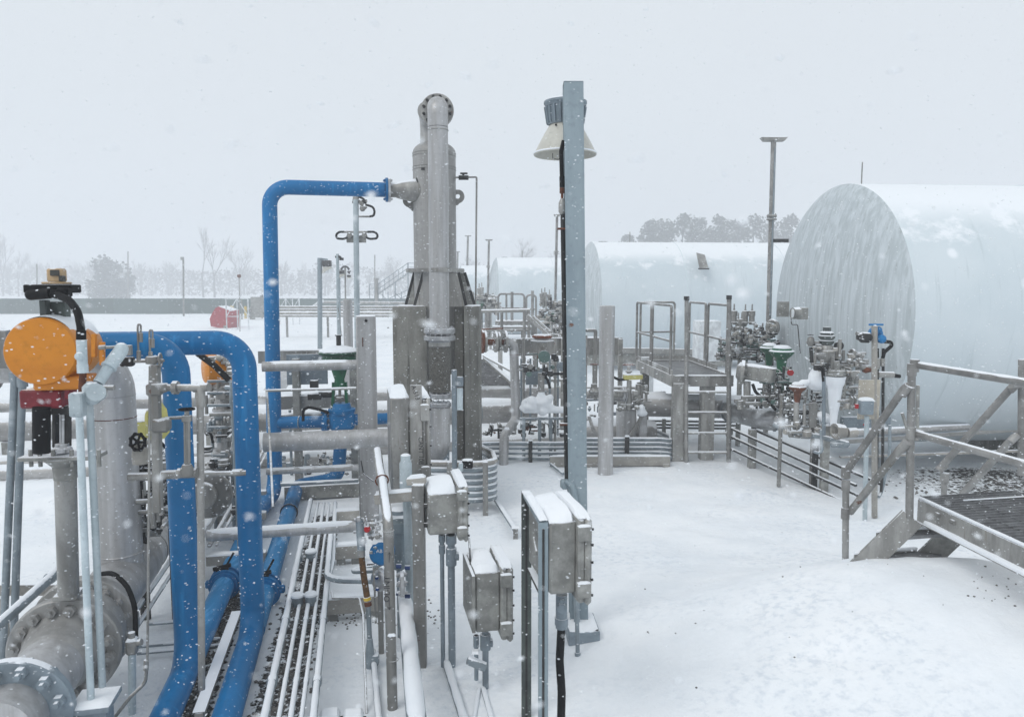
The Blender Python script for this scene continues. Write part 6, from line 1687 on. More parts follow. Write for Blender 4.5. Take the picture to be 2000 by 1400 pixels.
for px in (1650, 1660):
    q = P(px, 730, YW + .1); T.part('standpipe', MB().cyl(q, P(px, 800, YW + .1), .015), 'steel')
T.part('blue_cap', MB().cyl(P(1664, 715, YW), P(1664, 725, YW), .04), 'galvlight')
T.part('discharge_pipe', MB().cyl(P(1645, 845, YW - .2), P(1890, 833, YW + .6), .045, seg=16), 'insul'); T.part('rusty_coupling', MB().cyl(P(1655, 845, YW - .2), P(1672, 844, YW - .18), .06), 'tan')
m = MB()
for i in range(6): m.ring(P(1632 + i * 3, 842, YW - .2), V((1, .2, 0)), .085 - .004 * i, .02, 16, 6)
T.part('finned_coupling', m, 'tan')
T.part('leg', MB().bar(P(1613, 830, YW), V((P(1613, 850, YW).x, YW, 0)), .09, .09), 'box'); T.part('pan', MB().box(P(1622, 836, YW + .15), (.28, .2, .09), E2), 'box')
T.part('low_panel', MB().box(P(1690, 828, YW + .3), (.65, .1, .2), E2), 'cabinet')

# blue gauge post
YGp = 8.9
gb = G(1708, 1010)
T = Thing('gauge_post', 'pale post carrying a blue topped transmitter and black conduits before the tank', 'post', gb)
YGp = gb.y
pt = P(1708, 640, YGp); T.part('post', MB().cyl(pt, gb, rr(11, YGp), seg=16), 'tan'); T.part('post_cap', MB().ball(pt, rr(12, YGp)), 'tan')
T.part('bracket', MB().bar(P(1697, 634, YGp), P(1725, 634, YGp), .02), 'blue'); T.part('transmitter_head', MB().lathe(P(1712, 652, YGp + .08), V((.2, 1, 0)), [(0, .05), (.02, .075), (.08, .075), (.1, .05)], 20).ball(P(1722, 662, YGp), .05).ball(P(1715, 645, YGp + .05), .045), 'blue')
T.part('black_fitting', MB().lathe(P(1688, 659, YGp - .02), V((-1, 0, .05)), [(-.08, .03), (-.05, .06), (.03, .06), (.06, .035), (.08, .03)], 14).box(P(1680, 655, YGp), (.05, .05, .04)), 'dark')
T.part('black_fitting', MB().cyl(P(1672, 651, YGp), P(1685, 655, YGp), .02), 'box')
T.part('hose', MB().tube([P(1716, 666, YGp), P(1740, 668, YGp), P(1742, 675, YGp), P(1727, 688, YGp), P(1724, 700, YGp)], .02, .03, 10), 'black')
for px in (1714, 1725): T.part('conduit', MB().tube([P(px, 680, YGp + .05), P(px - 1, 900, YGp + .05), P(px - 4, 960, YGp + .05)], .016, 0, 10), 'dark')
T.part('coupling', MB().cyl(P(1714, 700, YGp), P(1714, 720, YGp), .026).cyl(P(1724, 700, YGp), P(1724, 715, YGp), .024), 'box')
T.part('black_plug', MB().cyl(P(1728, 731, YGp), P(1758, 735, YGp), .03, .02), 'black'); T.part('coupling', MB().cyl(P(1715, 731, YGp), P(1745, 732, YGp), .035), 'steel')
T.part('plate', MB().box(P(1697, 780, YGp - .02), (rr(42, YGp) * 2, .015, rr(78, YGp) * 2), V((1, 0, 0))), 'beigeplate')
q = P(1691, 795, YGp - .14); T.part('switch_box', MB().box(q, (.14, .1, .16), V((1, 0, 0)), .01), 'cabinet'); T.part('snow_cap', snow_slab(q + Z * .08, .15, .11, .045), 'snow')
T.part('red_switch', MB().box(P(1673, 793, YGp - .15), (.03, .04, .05), V((1, 0, 0))), 'redhot'); T.part('red_switch', MB().box(P(1688, 829, YGp - .12), (.018, .02, .018), V((1, 0, 0))), 'redhot')
g2 = G(1690, 1000); T.part('conduit', MB().cyl(P(1693, 812, YGp - .14), V((P(1690, 1000, YGp - .14).x, YGp - .14, 0)), .025, seg=12), 'galvlight')
T.part('conduit', MB().tube([P(1738, 830, YGp + .1), P(1737, 890, YGp + .1), P(1722, 960, YGp + .1), P(1716, 970, YGp)], .018, .1), 'galv')

# ---- low conduit rails running out from the platform
T = Thing('conduit_rail', 'three low dark conduits on short posts running out across the snow to the gauge post', 'conduit rail', G(1560, 930))
for i, (x0, y0, x1, y1) in enumerate(((1422, 834, 1672, 948), (1422, 850, 1690, 974), (1422, 874, 1690, 1000), (1470, 838, 1720, 945))):
    a = P(x0, y0, 10.9); 
    a0 = a; b = P(x1, y1, 8.6 - .0 * i)
    T.part('conduit', MB().cyl(a0, b, .018, seg=10), 'dark'); T.part('snow_cap', snow_tube([a0 + Z * .011, b + Z * .011], .012, seg=8), 'snow')
for px, yt, yb in ((1470, 833, 905), (1590, 868, 952)):
    g_ = G(px, yb); T.part('post', MB().bar(V((g_.x, g_.y, P(px, yt, g_.y).z)), g_, .06, .06), 'dark'); T.part('snow_cap', snow_slab(V((g_.x, g_.y, P(px, yt, g_.y).z)), .065, .065, .02), 'snow')

# ================================================================== stairs at the right edge
zd = 2.6 - 1.62
YS = 5.35
cA = P(1785, 985, YS); zd = cA.z
dN = (P(2010, 1072, 4.05) - cA); dN.z = 0
kk = hity(V((0, 0, 0)), Z, 1) if False else None
# near edge of the deck runs toward the viewer's right, far edge goes back along -that
e1 = hitx(cA, V((.95, -.99, 0)).normalized(), 2080); e1.z = zd
def onplane(px, py): 
    return G(px, py, zd)
nA, nB = onplane(1795, 973), onplane(2080, 1103)
fA, fB = onplane(1978, 962), onplane(2150, 985)
T = Thing('stair_platform', 'grated stair landing with pipe handrails, its steps sunk in a snow drift', 'stairs', (nA.x + .5, nA.y, 0))
k = 27
fA = onplane(1800, 972) ; lft0 = nA; lft1 = onplane(1985, 961)
top0, top1 = lft0, lft1                     # far-left edge of deck
dirn = (nB - nA)
for i in range(k):
    t = i / (k - 1)
    p = nA + dirn * t; q = lft1 + dirn * t
    T.part('grate_bar', MB().bar(p + Z * .0, q + Z * .0, .007, .03, bev=0), 'grating')
for i in range(6):
    t = (i + .2) / 5.5; p = nA.lerp(lft1, t); T.part('cross_bar', MB().bar(p - Z * .002, p + dirn - Z * .002, .006, .02, bev=0), 'grating')
ch0, ch1 = nA, nB
T.part('side_channel', MB().bar(ch0 - Z * .09 + V((0, 0, 0)), ch1 - Z * .09, .02, .17, bev=.003), 'steel', label='front channel with bolt heads')
T.part('channel_lip', MB().bar(ch0 - Z * .175, ch1 - Z * .175, .06, .008, bev=.001), 'steel')
T.part('snow_edge', snow_tube([ch0 + Z * .005, ch1 + Z * .005], .012), 'snow')
T.part('lip_snow', snow_tube([ch0 - Z * .165 + dirn.normalized() * .1, ch1 - Z * .165], .03, amt=.6), 'snow')
T.part('far_channel', MB().bar(nA - Z * .09, lft1 - Z * .09, .02, .16, bev=.003), 'box')
for t in (.18, .3): 
    p = nA + dirn * t - V((dirn.y, -dirn.x, 0)).normalized() * -.02
    T.part('bolt', MB().cyl(p - Z * .05 - V((0, .03, 0)), p - Z * .05 + V((0, .01, 0)), .018, seg=6), 'steel')
for t, w_ in ((.35, .01),): T.part('snow_streak', MB().bar(nA.lerp(lft1, .3) + dirn * .12 + Z * .018, lft1 + dirn * .12 + Z * .018, .012, .008), 'snow')
for q in (lft1 + dirn * .12, nB, lft1 + dirn * .95):
    T.part('deck_leg', MB().bar(V((q.x, q.y, zd - .1)) + (N2 * .04), V((q.x, q.y, -.02)) + (N2 * .04), .07, .07), 'steel')
T.part('far_channel', MB().bar(lft1 - Z * .09, lft1 + dirn - Z * .09, .02, .16, bev=.003), 'box')
T.part('far_channel', MB().bar(nB - Z * .09, lft1 + dirn - Z * .09, .02, .16, bev=.003), 'box')
T.part('post', MB().cyl(V((nB.x, nB.y, zd - .1)), V((nB.x, nB.y, zd + 1.07)), .026, seg=14), 'greybar')
# stringers going down to the left
s0 = P(1780, 995, YS); s1 = P(1690, 1092, YS + .15)
s0b = P(1800, 1005, YS - .05)
sA = P(1782, 1010, YS); sB = V((G(1690, 1110, .05).x, YS + .25, .1)); sB = P(1700, 1085, YS + .1)
sB = P(1672, 1118, YS + .1)
T.part('stringer', MB().bar(sA + Z * .0, sB, .035, .17, bev=.004), 'steel')
far = (lft1 - nA) * .62
T.part('stringer', MB().bar(sA + far, sB + far, .035, .17, bev=.004), 'box')
for t in (.35, .75):
    c = sA.lerp(sB, t)
    for j in range(9):
        o = (sB - sA).normalized(); o.z = 0; o.normalize()
        T.part('tread_bar', MB().bar(c + o * (.022 * (j - 4)), c + far + o * (.022 * (j - 4)), .005, .025, bev=0), 'grating')
    T.part('tread_nose', MB().bar(c + o * .11, c + far + o * .11, .01, .05), 'box'); T.part('snow_cap', snow_tube([c + o * .11 + Z * .03, c + far + o * .11 + Z * .03], .016), 'snow')
# handrails
def pr(T, pts, r=.024, br=.03, nm='handrail', mt='greybar'): return T.part(nm, MB().tube(pts, r, br, 14), mt)
def fit(T, p, ax, r=.033, L=.09, mt='greybar'): T.part('rail_fitting', MB().cyl(p - ax.normalized() * L / 2, p + ax.normalized() * L / 2, r, seg=14), mt)
pA = P(1781, 712, YS); pAb = P(1776, 1010, YS)
pr(T, [pA, pAb], rr(15, YS), 0, 'post'); fit(T, P(1781, 722, YS), Z); fit(T, P(1779, 845, YS), Z)
rB = hitx(nA, dirn.normalized(), 2060)
tR = V((nA + dirn * 1.0).to_tuple()); 
hz_ = pA.z - .02; hm_z = P(1779, 845, YS).z
p2 = V((tR.x, tR.y, hz_)); 
railA = P(1790, 713, YS); railB = P(2030, 752, 4.35)
pr(T, [railA, railB], rr(14, 5)); T.part('snow_cap', snow_tube([railA + Z * .006, railB + Z * .006], .02, amt=.8), 'snow')
midA = P(1790, 847, YS); midB = P(2030, 915, 4.35)
pr(T, [midA, midB], rr(15, 5)); T.part('snow_cap', snow_tube([midA + Z * .006, midB + Z * .006], .02, amt=.8), 'snow')
fit(T, P(1795, 848, YS), midB - midA); fit(T, P(1786, 714, YS), Z)
pC = P(1997, 702, 6.6); pCb = V((P(1993, 965, 6.6).x, 6.6, zd - .1)); pr(T, [pC, pCb], rr(15, 6.6), 0, 'post'); fit(T, P(1997, 712, 6.6), Z); fit(T, P(1996, 840, 6.6), Z)
pr(T, [P(1975, 752, 6.5), P(2010, 753, 6.6)]); 
# left handrail pair (near side) going down to post at 1650
gP = P(1651, 1125, 5.75); YPp = gP.y
pr(T, [P(1652, 950, YPp), gP], rr(13, YPp), 0, 'post'); fit(T, P(1652, 947, YPp), Z); fit(T, P(1651, 1002, YPp), Z)
pr(T, [P(1776, 752, YS), P(1766, 758, YS), P(1652, 922, YPp)], rr(14, 5.7), .04); fit(T, P(1768, 762, YS), P(1652, 922, YPp) - P(1776, 750, YS)); fit(T, P(1652, 922, YPp), Z, .036)
pr(T, [P(1771, 868, YS), P(1762, 872, YS), P(1660, 1000, YPp)], rr(15, 5.7), .04, mt='steel'); fit(T, P(1765, 871, YS), P(1652, 1000, YPp) - P(1771, 868, YS))
T.part('snow_cap', snow_slab(P(1652, 925, YPp), .06, .05, .02), 'snow')
# far side handrails
YF2 = 7.0
pr(T, [P(1988, 752, 6.6), P(1976, 756, 6.65), P(1838, 912, 7.1)], rr(14, 6.8), .04); fit(T, P(1980, 756, 6.6), V((-1, 0, -1))); fit(T, P(1840, 912, 7.1), V((-1, 0, -1)), .04)
pr(T, [P(1988, 850, 6.6), P(1978, 856, 6.65), P(1880, 964, 7.0)], rr(14, 6.8), .04); fit(T, P(1980, 856, 6.6), V((-1, 0, -1)))
pr(T, [P(1845, 925, 7.1), V((P(1846, 965, 7.1).x, 7.1, 0))], rr(11, 7.1), 0, 'post'); fit(T, P(1845, 932, 7.1), Z, .04)
# brown rods leaning behind the post
solo('conduit_post', 'thin dark double conduit rising just right of the stair handrail post', 'conduit', MB().cyl(P(1793, 752, 8.2), P(1791, 860, 8.2), .02).tube([P(1762, 806, 8.2), P(1772, 838, 8.2)], .018), 'box')
# ================================================================== far ground
rb = random.Random(9)
def H0(p): return V((p.x, p.y, gz(p.x, p.y)))
# green screened fence
YFn = 74
T = Thing('screen_fence', 'long low green screened fence across the far side of the snow field', 'fence', (-20, YFn, 0))
a, b = P(-250, 597, YFn), P(1010, 597, YFn)
zt, zb = P(0, 583, YFn).z, -.1
for i in range(24):
    p0 = a.lerp(b, i / 24); p1 = a.lerp(b, (i + 1) / 24)
    T.part('panel', MB().box(V(((p0.x + p1.x) / 2, YFn, (zt + zb) / 2)), (p1.x - p0.x - .03, .04, zt - zb), V((1, 0, 0)), 0), 'fence')
    T.part('fence_post', MB().cyl(V((p0.x, YFn, 0)), V((p0.x, YFn, zt + .03)), .04, seg=6), 'fence')
# red fibreglass hopper
c = G(440, 640)
Yh = c.y; s = Yh / F
T = Thing('red_cover', 'faded red tapered fibreglass cover lying on the snow field before the bollards', 'cover', c)
out = [(421, 636), (419, 622), (423, 612), (430, 601), (436, 598), (458, 606), (458, 640), (440, 640), (426, 637)]
m = MB().prism([P(x, y, Yh) for x, y in out], V((.1, 1.3, 0))); T.part('body', m, 'redbox')
T.part('snow_cap', MB().prism([P(435, 597, Yh), P(458, 605, Yh), P(458, 607, Yh), P(452, 606, Yh), P(446, 603, Yh), P(436, 600, Yh)], V((.08, 1.2, 0))), 'snow'); T.part('latch', MB().box(P(440, 638, Yh - .7), (.2, .1, .15)), 'box')
# yellow bollards and equipment there
for i, (px, yt, yb, w_, lab) in enumerate(((454, 597, 624, 7, 'wide yellow bollard behind the red cover'), (463, 603, 622, 4, 'yellow bollard touching the first, behind the red cover'), (480, 598, 622, 5, 'slim yellow bollard left of the dark skid'))):
    g_ = G(px, yb); r = rr(w_, g_.y); h = P(px, yt, g_.y).z
    solo('bollard', lab, 'bollard', MB().lathe(g_, Z, [(0, r), (h - .05, r), (h, r * .6)], 14), 'yellowpaint', 'yellow bollards by the dark skid')
g_ = G(503, 624); T = Thing('equipment_skid', 'dark equipment skid beside the slim yellow bollard near the fence', 'skid', g_)
Yg = g_.y
T.part('cabinet', MB().box(P(503, 600, Yg), (.9, .6, 1.7), None, .02), 'box'); T.part('snow_cap', snow_slab(P(503, 577, Yg), .9, .6, .06), 'snow')
clutter(T, ['box', 'steel', 'dark'], 485, 600, 495, 622, Yg, 14, rb, .06, .13, .4); clutter(T, ['box', 'dark', 'steel'], 508, 578, 514, 620, Yg, 14, rb, .06, .13, .4)
T.part('rod', MB().bar(P(512, 575, Yg), P(512, 622, Yg), .07), 'dark')
# white frame gates
def gate(x0, x1, y0, y1, Y, lab, n_=2):
    T = Thing('frame_gate', lab, 'gate', (P((x0 + x1) / 2, y1, Y).x, Y, 0))
    zt, zb = P(x0, y0, Y).z, P(x0, y1, Y).z
    X = [P(x0 + (x1 - x0) * i / n_, y0, Y).x for i in range(n_ + 1)]
    T.part('rail', MB().bar(V((X[0], Y, zt)), V((X[-1], Y, zt)), .06), 'white'); T.part('rail', MB().bar(V((X[0], Y, zb)), V((X[-1], Y, zb)), .05), 'white')
    for i, x in enumerate(X): T.part('upright', MB().bar(V((x, Y, 0)), V((x, Y, zt)), .06), 'white')
    for i in range(n_):
        p = V((X[i], Y, zb if i % 2 == 0 else zt)); q = V((X[i + 1], Y, zt if i % 2 == 0 else zb)); T.part('brace', MB().bar(p, q, .04), 'white')
gate(441, 484, 583, 618, 46, 'small white braced gate frame behind the yellow bollards', 2)
gate(545, 584, 583, 603, 52, 'white braced barrier right of the tall blue pipe', 3)
T = Thing('pipe_bridge', 'far low pipe rack of parallel grey pipes crossing behind the short post', 'pipe rack', G(700, 625))
for y, Y, r in ((600, 40, .07), (606, 40, .09), (613, 38.5, .12), (617, 38, .06)):
    a, b = P(545, y, Y), P(840, y, Y); T.part('pipe', MB().cyl(a, b, r, seg=10), 'steel'); T.part('snow_cap', snow_tube([a + Z * r * .3, b + Z * r * .3], r * .8, seg=6), 'snow')
for px in (560, 640, 700, 770, 830):
    q = P(px, 617, 39); T.part('support', MB().bar(q, V((q.x, q.y, 0)), .1), 'steel')
T.part('pipe', MB().tube([P(608, 602, 44), P(626, 588, 44), P(632, 588, 44)], .09, .2, 8), 'white')
solo('pipe_run', 'far pale pipe level with the fence top, left of the open stair tower', 'pipe', MB().cyl(P(632, 590, 50), P(790, 592, 50), .09), 'steel')

# lights and camera masts behind the green valve
def pole_(name, px, yt, Y, wpx, lab, cat, ybase=None, grp=None, mt='pole'):
    b = G(px + .5, ybase) if ybase else V((P(px, 600, Y).x, Y, 0))
    Y = b.y; t = P(px, yt, Y)
    T = Thing(name, lab, cat, b, grp); T.part('pole', MB().cyl(V((t.x, Y, t.z)), b, rr(wpx, Y), seg=12), mt); return T, t, Y
def flood(T, x0, x1, y0, y1, Y):
    c = P((x0 + x1) / 2, y0 + (y1 - y0) * .25, Y); w_ = (x1 - x0) * Y / F; h = (y1 - y0) * Y / F
    T.part('lamp_housing', MB().box(c, (w_ * .95, w_ * .7, h * .45), None, w_ * .06), 'dark')
    l_ = [P(x0, y1 - 1, Y), P(x0 + (x1 - x0) * .12, y0 + (y1 - y0) * .5, Y), P(x1, y0 + (y1 - y0) * .5, Y), P(x1 + 3, y0 + (y1 - y0) * .55, Y)]
    T.part('reflector', MB().prism(l_, V((0, w_ * .6, 0))), 'lampshade')
    T.part('lens', MB().box(P(x1 - (x1 - x0) * .35, y0 + (y1 - y0) * .75, Y), (w_ * .6, w_ * .4, h * .4)), 'white')
T, t, Y = pole_('flood_pole', 624.5, 504, 0, 9.5, 'nearer grey post with a square floodlight arm, left of the slim camera pole', 'lamp post', 682)
T.part('arm', MB().bar(t - Z * .04, P(640, 508, Y), .08, .1), 'pole'); flood(T, 630, 647, 508, 535, Y)
T, t, Y = pole_('camera_pole', 659, 496, 17.5, 6, 'slim pale pole with a small bent camera on top, behind the green valve', 'pole', None, None, 'galvlight')
T.part('camera', MB().tube([P(655, 502, Y), P(662, 500, Y), P(668, 507, Y)], .03, .05).box(P(667, 506, Y), (.09, .07, .06)), 'dark')
T.part('cable', MB().tube([P(660, 600, Y - .1), P(664, 620, Y - .1), P(667, 655, Y - .1)], .008, .1, 6), 'steel')
T, t, Y = pole_('flood_pole', 663, 526, 34, 3, 'faint far post with a small floodlight, seen just right of the camera pole', 'lamp post'); flood(T, 663, 673, 527, 544, Y)
T, t, Y = pole_('siren_pole', 674, 520, 30, 3.2, 'far dark pole topped by an umbrella of small horns above the round post', 'pole', None, None, 'steel')
for s_ in (-1, 1):
    T.part('horn', MB().tube([t, P(674 + s_ * 5, 522, Y), P(674 + s_ * 8, 527, Y)], .04, .1), 'dark'); T.part('horn', MB().lathe(P(674 + s_ * 5, 530, Y), V((s_, 0, -.4)), [(0, .03), (.1, .09)], 10), 'dark')
flood(T, 678, 685, 537, 546, Y)
# tall instrument mast with looped hoses
T, t, Y = pole_('instrument_mast', 695, 390, 14.5, 11, 'tall pale mast with looped black hoses at the top and on a cross plate', 'mast', None, None, 'galvlight')
T.part('cap', MB().cyl(t, t + Z * .05, .06, seg=12), 'steel')
def loop(T, pts, r=.022): T.part('hose_loop', MB().tube([P(x, y, Y) for x, y in pts], r, .12, 10), 'black')
loop(T, [(690, 397), (691, 388), (702, 384), (712, 390), (714, 398)]); loop(T, [(714, 400), (728, 404), (732, 412), (730, 422), (722, 423)])
loop(T, [(677, 453), (662, 453), (656, 459), (658, 466), (672, 467), (678, 464)]); loop(T, [(716, 453), (732, 453), (738, 459), (736, 466), (722, 467), (716, 464)])
T.part('arm', MB().cyl(P(700, 423, Y), P(722, 423, Y), .02), 'steel'); T.part('arm', MB().cyl(P(672, 453, Y), P(718, 453, Y), .022), 'steel')
T.part('plate', MB().box(P(696, 467, Y + .06), (.38, .03, .14)), 'box')
for px, py in ((683, 460), (712, 460), (706, 396), (708, 408)): T.part('detector', MB().lathe(P(px, py, Y), V((.5, 0, -1)), [(-.06, .02), (-.03, .05), (.03, .05), (.05, .025)], 12), 'steel')
clutter(T, ['steel', 'dark'], 700, 392, 716, 412, Y, 7, rb, .02, .04, .03)
# thin far rods and poles
for px, yt, Y, w_, lab in ((72, 516, 85, 3, 'short faint pole above the fence, leftmost'), (250, 491, 120, 2.5, 'faint thin pole between the round dark tree and the lamp'), (732, 497, 90, 2.4, 'faint thin pole left of the far stair tower')):
    T, t, Y = pole_('thin_pole', px, yt, Y, w_, lab, 'pole', None, None, 'steel')
T, t, Y = pole_('flood_pole', 358, 505, 68, 3.4, 'lonely dark lamp pole rising from behind the green fence', 'lamp post', None, None, 'greybar'); T.part('lamp', MB().box(P(356, 505, Y), (.26, .25, .28)), 'box')
T, t, Y = pole_('wind_sensor_pole', 467, 539, 44, 1.8, 'hairline pole with a tiny dark ball behind the white gate', 'pole', None, None, 'steel'); T.part('sensor', MB().ball(P(467, 539, Y), .12, 10), 'rust')
T, t, Y = pole_('thin_pole', 472, 583, 40, 3, 'stubby brownish post at the middle of the white gate', 'pole', 624, None, 'box')

# far stair tower
YS3 = 58
T = Thing('stair_tower', 'hazy open steel stair tower with white rails, left of the tall vessel', 'stairs', (P(760, 610, YS3).x, YS3, 0))
def fb(x0, y0, x1, y1, w_=.06, nm='frame_bar', mt='galv', Y=YS3): T.part(nm, MB().bar(P(x0, y0, Y), P(x1, y1, Y), w_), mt)
for off in (0, 10, 20): fb(738, 575 - off, 798, 533 - off, .07 if off == 0 else .05, 'rail' if off else 'stringer')
for off in (0, 10): fb(738, 575 - off, 798, 533 - off, .05, 'rail', 'galv', YS3 + 1)
for i in range(7): x = 742 + i * 9; y = 572 - i * 6.3; fb(x, y, x, y - 20, .04, 'baluster')
for i in range(12): x = 740 + i * 5; y = 574 - i * 3.5; T.part('tread', MB().box(P(x, y, YS3 + .5), (.22, 1., .04)), 'steel')
for x in (797, 812, 772): fb(x, 514 if x > 790 else 552, x, 618, .08, 'column')
fb(795, 514, 815, 514, .05, 'rail'); fb(795, 522, 815, 522, .04, 'rail'); fb(795, 533, 818, 533, .1, 'deck')
for x in (722, 732, 739): fb(x, 555, x, 605, .05, 'column')
for y in (555, 563, 571): fb(722, y, 741, y, .04, 'rail')
T.part('stack', MB().cyl(P(735, 546, YS3), P(736, 600, YS3), .14, seg=12), 'steel'); T.part('stack_cap', MB().cyl(P(735, 543, YS3), P(735, 547, YS3), .19, seg=12), 'box')
for (x0, y0, x1, y1) in ((745, 600, 810, 570), (745, 590, 810, 560), (750, 612, 805, 575), (760, 640, 806, 590), (765, 650, 806, 603), (770, 570, 800, 600), (745, 575, 770, 600)): fb(x0, y0, x1, y1, .05, 'brace')
for y in (585, 597, 606): fb(738, y, 812, y, .05, 'rail')
for x in (748, 758, 784): fb(x, 570, x, 620, .06, 'column')
fb(756, 640, 760, 640, .05, 'foot', 'box', 30)

# platform with rails and valve jumbles behind, between vessel and lamp pole
YM = 19.5
T = Thing('access_platform', 'railed steel platform with sloping stair rails between the vessel and lamp pole', 'platform', (P(1000, 690, YM).x, YM, 0))
def rl(pts, r=.028, Y=YM, nm='railing', mt='greybar'): T.part(nm, MB().tube([P(x, y, Y) for x, y in pts], r, .1, 10), mt)
rl([(973, 640, ), (973, 574), (1024, 574), (1024, 640)]); rl([(989, 640), (989, 576)]); rl([(1028, 640), (1028, 576), (1047, 576), (1047, 630)]); rl([(1000, 570), (1000, 650)], .04); rl([(1040, 568), (1040, 655)], .04)
rl([(973, 602), (1024, 602)]); rl([(1028, 604), (1047, 604)]); rl([(937, 608), (1035, 606)], .045, 16.5, mt='steelsnow'); rl([(937, 645), (1035, 645)], .03, 16.5)
for x in (940, 955, 980, 1024, 1033): rl([(x, 608), (x, 660)], .035, 16.5, 'post')
rl([(1030, 616), (1072, 656)], .045, 16.2, mt='steelsnow'); rl([(1040, 618), (1078, 652)], .04, 16.2, mt='steelsnow')
T.part('deck', MB().box(P(1003, 629, YM), (.95, 1., .1)), 'steel'); T.part('deck', MB().box(P(1000, 640, 17), (.9, .6, .08)), 'steelsnow')
for x in (977, 1022, 1045): q = P(x, 630, YM); T.part('column', MB().bar(q, V((q.x, q.y, 0)), .12), 'steel')
for x in (918, 930, 941): pass
T = Thing('access_platform', 'small far railing right beside the vessel leg, before the fourth tank', 'platform', (P(918, 620, 34).x, 34, 0))
for pts in (((907, 600), (907, 568), (915, 568), (915, 600)), ((919, 600), (919, 566)), ((925, 600), (925, 570), (916, 570))): T.part('railing', MB().tube([P(x, y, 34) for x, y in pts], .035, .1, 8), 'greybar')
T.part('deck', MB().box(P(916, 602, 34), (.6, .6, .1)), 'steel')
def jumble(lab, Y, boxes, pins, grn, seed):
    r_ = random.Random(seed)
    T = Thing('valve_manifold', lab, 'valve manifold', (P(boxes[0][0], 650, Y).x, Y, 0))
    s = Y / 12
    for x, y in pins: relief(T, x, y, Y, .075 * s * .8)
    for (x0, y0, x1, y1, n_) in boxes: clutter(T, ['steel', 'box', 'dark', 'steelsnow', 'tan'], x0, y0, x1, y1, Y, n_, r_, .018 * s, .04 * s, .3)
    for x, y, w_ in grn: actuator(T, x, y, Y, w_)
    for k in range(3):
        q = P(boxes[0][0] + 6 + k * 9, boxes[-1][3], Y); T.part('standpipe', MB().cyl(q, V((q.x, q.y, 0)), .05, seg=8), 'steel')
jumble('far valve jumble at the third tank, its four pins left of the lamp pole', 22.0, [(1056, 588, 1100, 606, 46), (1052, 606, 1100, 632, 60), (1060, 632, 1100, 655, 34)], ((1058, 592), (1064, 590), (1073, 594)), ((1080, 612, .14), (1072, 619, .13)), 4)
jumble('farther hazy valve jumble before the fourth tank, beside the thin vent line', 31.0, [(934, 576, 968, 592, 50), (942, 590, 975, 606, 46)], ((936, 582), (941, 580)), ((938, 592, .2),), 6)
clutter_T = Thing('valve_cluster', 'small snowy fittings strip between flange train and lamp pole, before the sloping rails', 'valve manifold', (P(1085, 660, 14.5).x, 14.5, 0))
clutter(clutter_T, ['steel', 'box', 'steelsnow'], 1072, 646, 1100, 662, 14.5, 18, rb, .02, .045, .2); clutter_T.part('pipe', MB().cyl(P(1070, 664, 14.5), P(1102, 663, 14.5), .03), 'steelsnow'); q = P(1085, 664, 14.5); clutter_T.part('post', MB().bar(q, V((q.x, q.y, 0)), .08), 'steel')

# ================================================================== trees
def branches(mb, p, d, L, r, lv, rnd, spread=.55, taper=.62, segs=3):
    pts = [p]; q = p; dd = d.copy()
    for i in range(segs):
        dd = (dd + V((rnd.uniform(-.12, .12), rnd.uniform(-.12, .12), rnd.uniform(-.02, .1)))).normalized(); q = q + dd * L / segs; pts.append(q)
    mb.sweep(pts, [r * (1 - .45 * i / segs) for i in range(segs + 1)], 5 if lv > 2 else 3, cap=False)
    if lv <= 0: return
    k = 3 if lv > 1 else 4
    for i in range(k):
        t = rnd.uniform(.35, 1.); idx = min(segs - 1, int(t * segs)); base = pts[idx].lerp(pts[idx + 1], t * segs - idx)
        a = rnd.uniform(0, 6.28); nd = (dd + V((math.cos(a), math.sin(a), rnd.uniform(-.1, .3))) * spread).normalized()
        branches(mb, base, nd, L * taper * rnd.uniform(.75, 1.15), r * .5, lv - 1, rnd, spread, taper, segs)
    branches(mb, q, dd, L * taper, r * .55, lv - 1, rnd, spread, taper, segs)
def bare(px, ytop, Y, lab, seed, forks=1, spread=.5, wide=1.):
    Y *= 1.15
    rnd = random.Random(seed); hgt = P(px, ytop, Y).z; b = V((P(px, 600, Y).x, Y, 0))
    T = Thing('bare_tree', lab, 'tree', b, 'bare winter trees beyond the fence')
    T.part('trunk', MB().sweep([b, b + Z * hgt * .18, b + Z * hgt * .34 + V((rnd.uniform(-.3, .3), 0, 0))], [hgt * .016, hgt * .013, hgt * .011], 8), 'bark')
    m = MB()
    for i in range(forks):
        d = V((rnd.uniform(-.3, .3) * wide + (i - (forks - 1) / 2) * .35, rnd.uniform(-.3, .3), 1)).normalized()
        branches(m, b + Z * hgt * .30, d, hgt * .30, hgt * .010, 4, rnd, spread * wide)
    T.part('crown', m, 'twigs')
for i, (px, yt, Y, lab, f, sp, w_) in enumerate((
    (398, 440, 175, 'tall bare tree, the left stem of the clearest pair beyond the fence', 1, .42, .8), (420, 448, 170, 'tall bare forked tree, right of the clearest pair beyond the fence', 2, .42, .8),
    (470, 478, 190, 'broad bare tree left of the tall blue pipe', 3, .6, 1.2), (8, 455, 200, 'tall faint bare tree at the left edge', 2, .4, .8), (38, 488, 190, 'faint bare tree just right of the one at the left edge', 2, .55, 1.),
    (150, 505, 260, 'ghostly bare crown behind the round dark tree', 3, .6, 1.2), (1017, 462, 150, 'bare spreading tree above the third tank', 3, .75, 1.5), (770, 495, 190, 'bare tree crown above the far stair tower', 3, .7, 1.3), (915, 495, 170, 'faint bare tree behind the arched mast', 2, .6, 1.1), (300, 515, 240, 'hazy bare tree between the round tree and the lonely lamp', 3, .6, 1.2))):
    bare(px, yt, Y, lab, 100 + i, f, sp, w_)
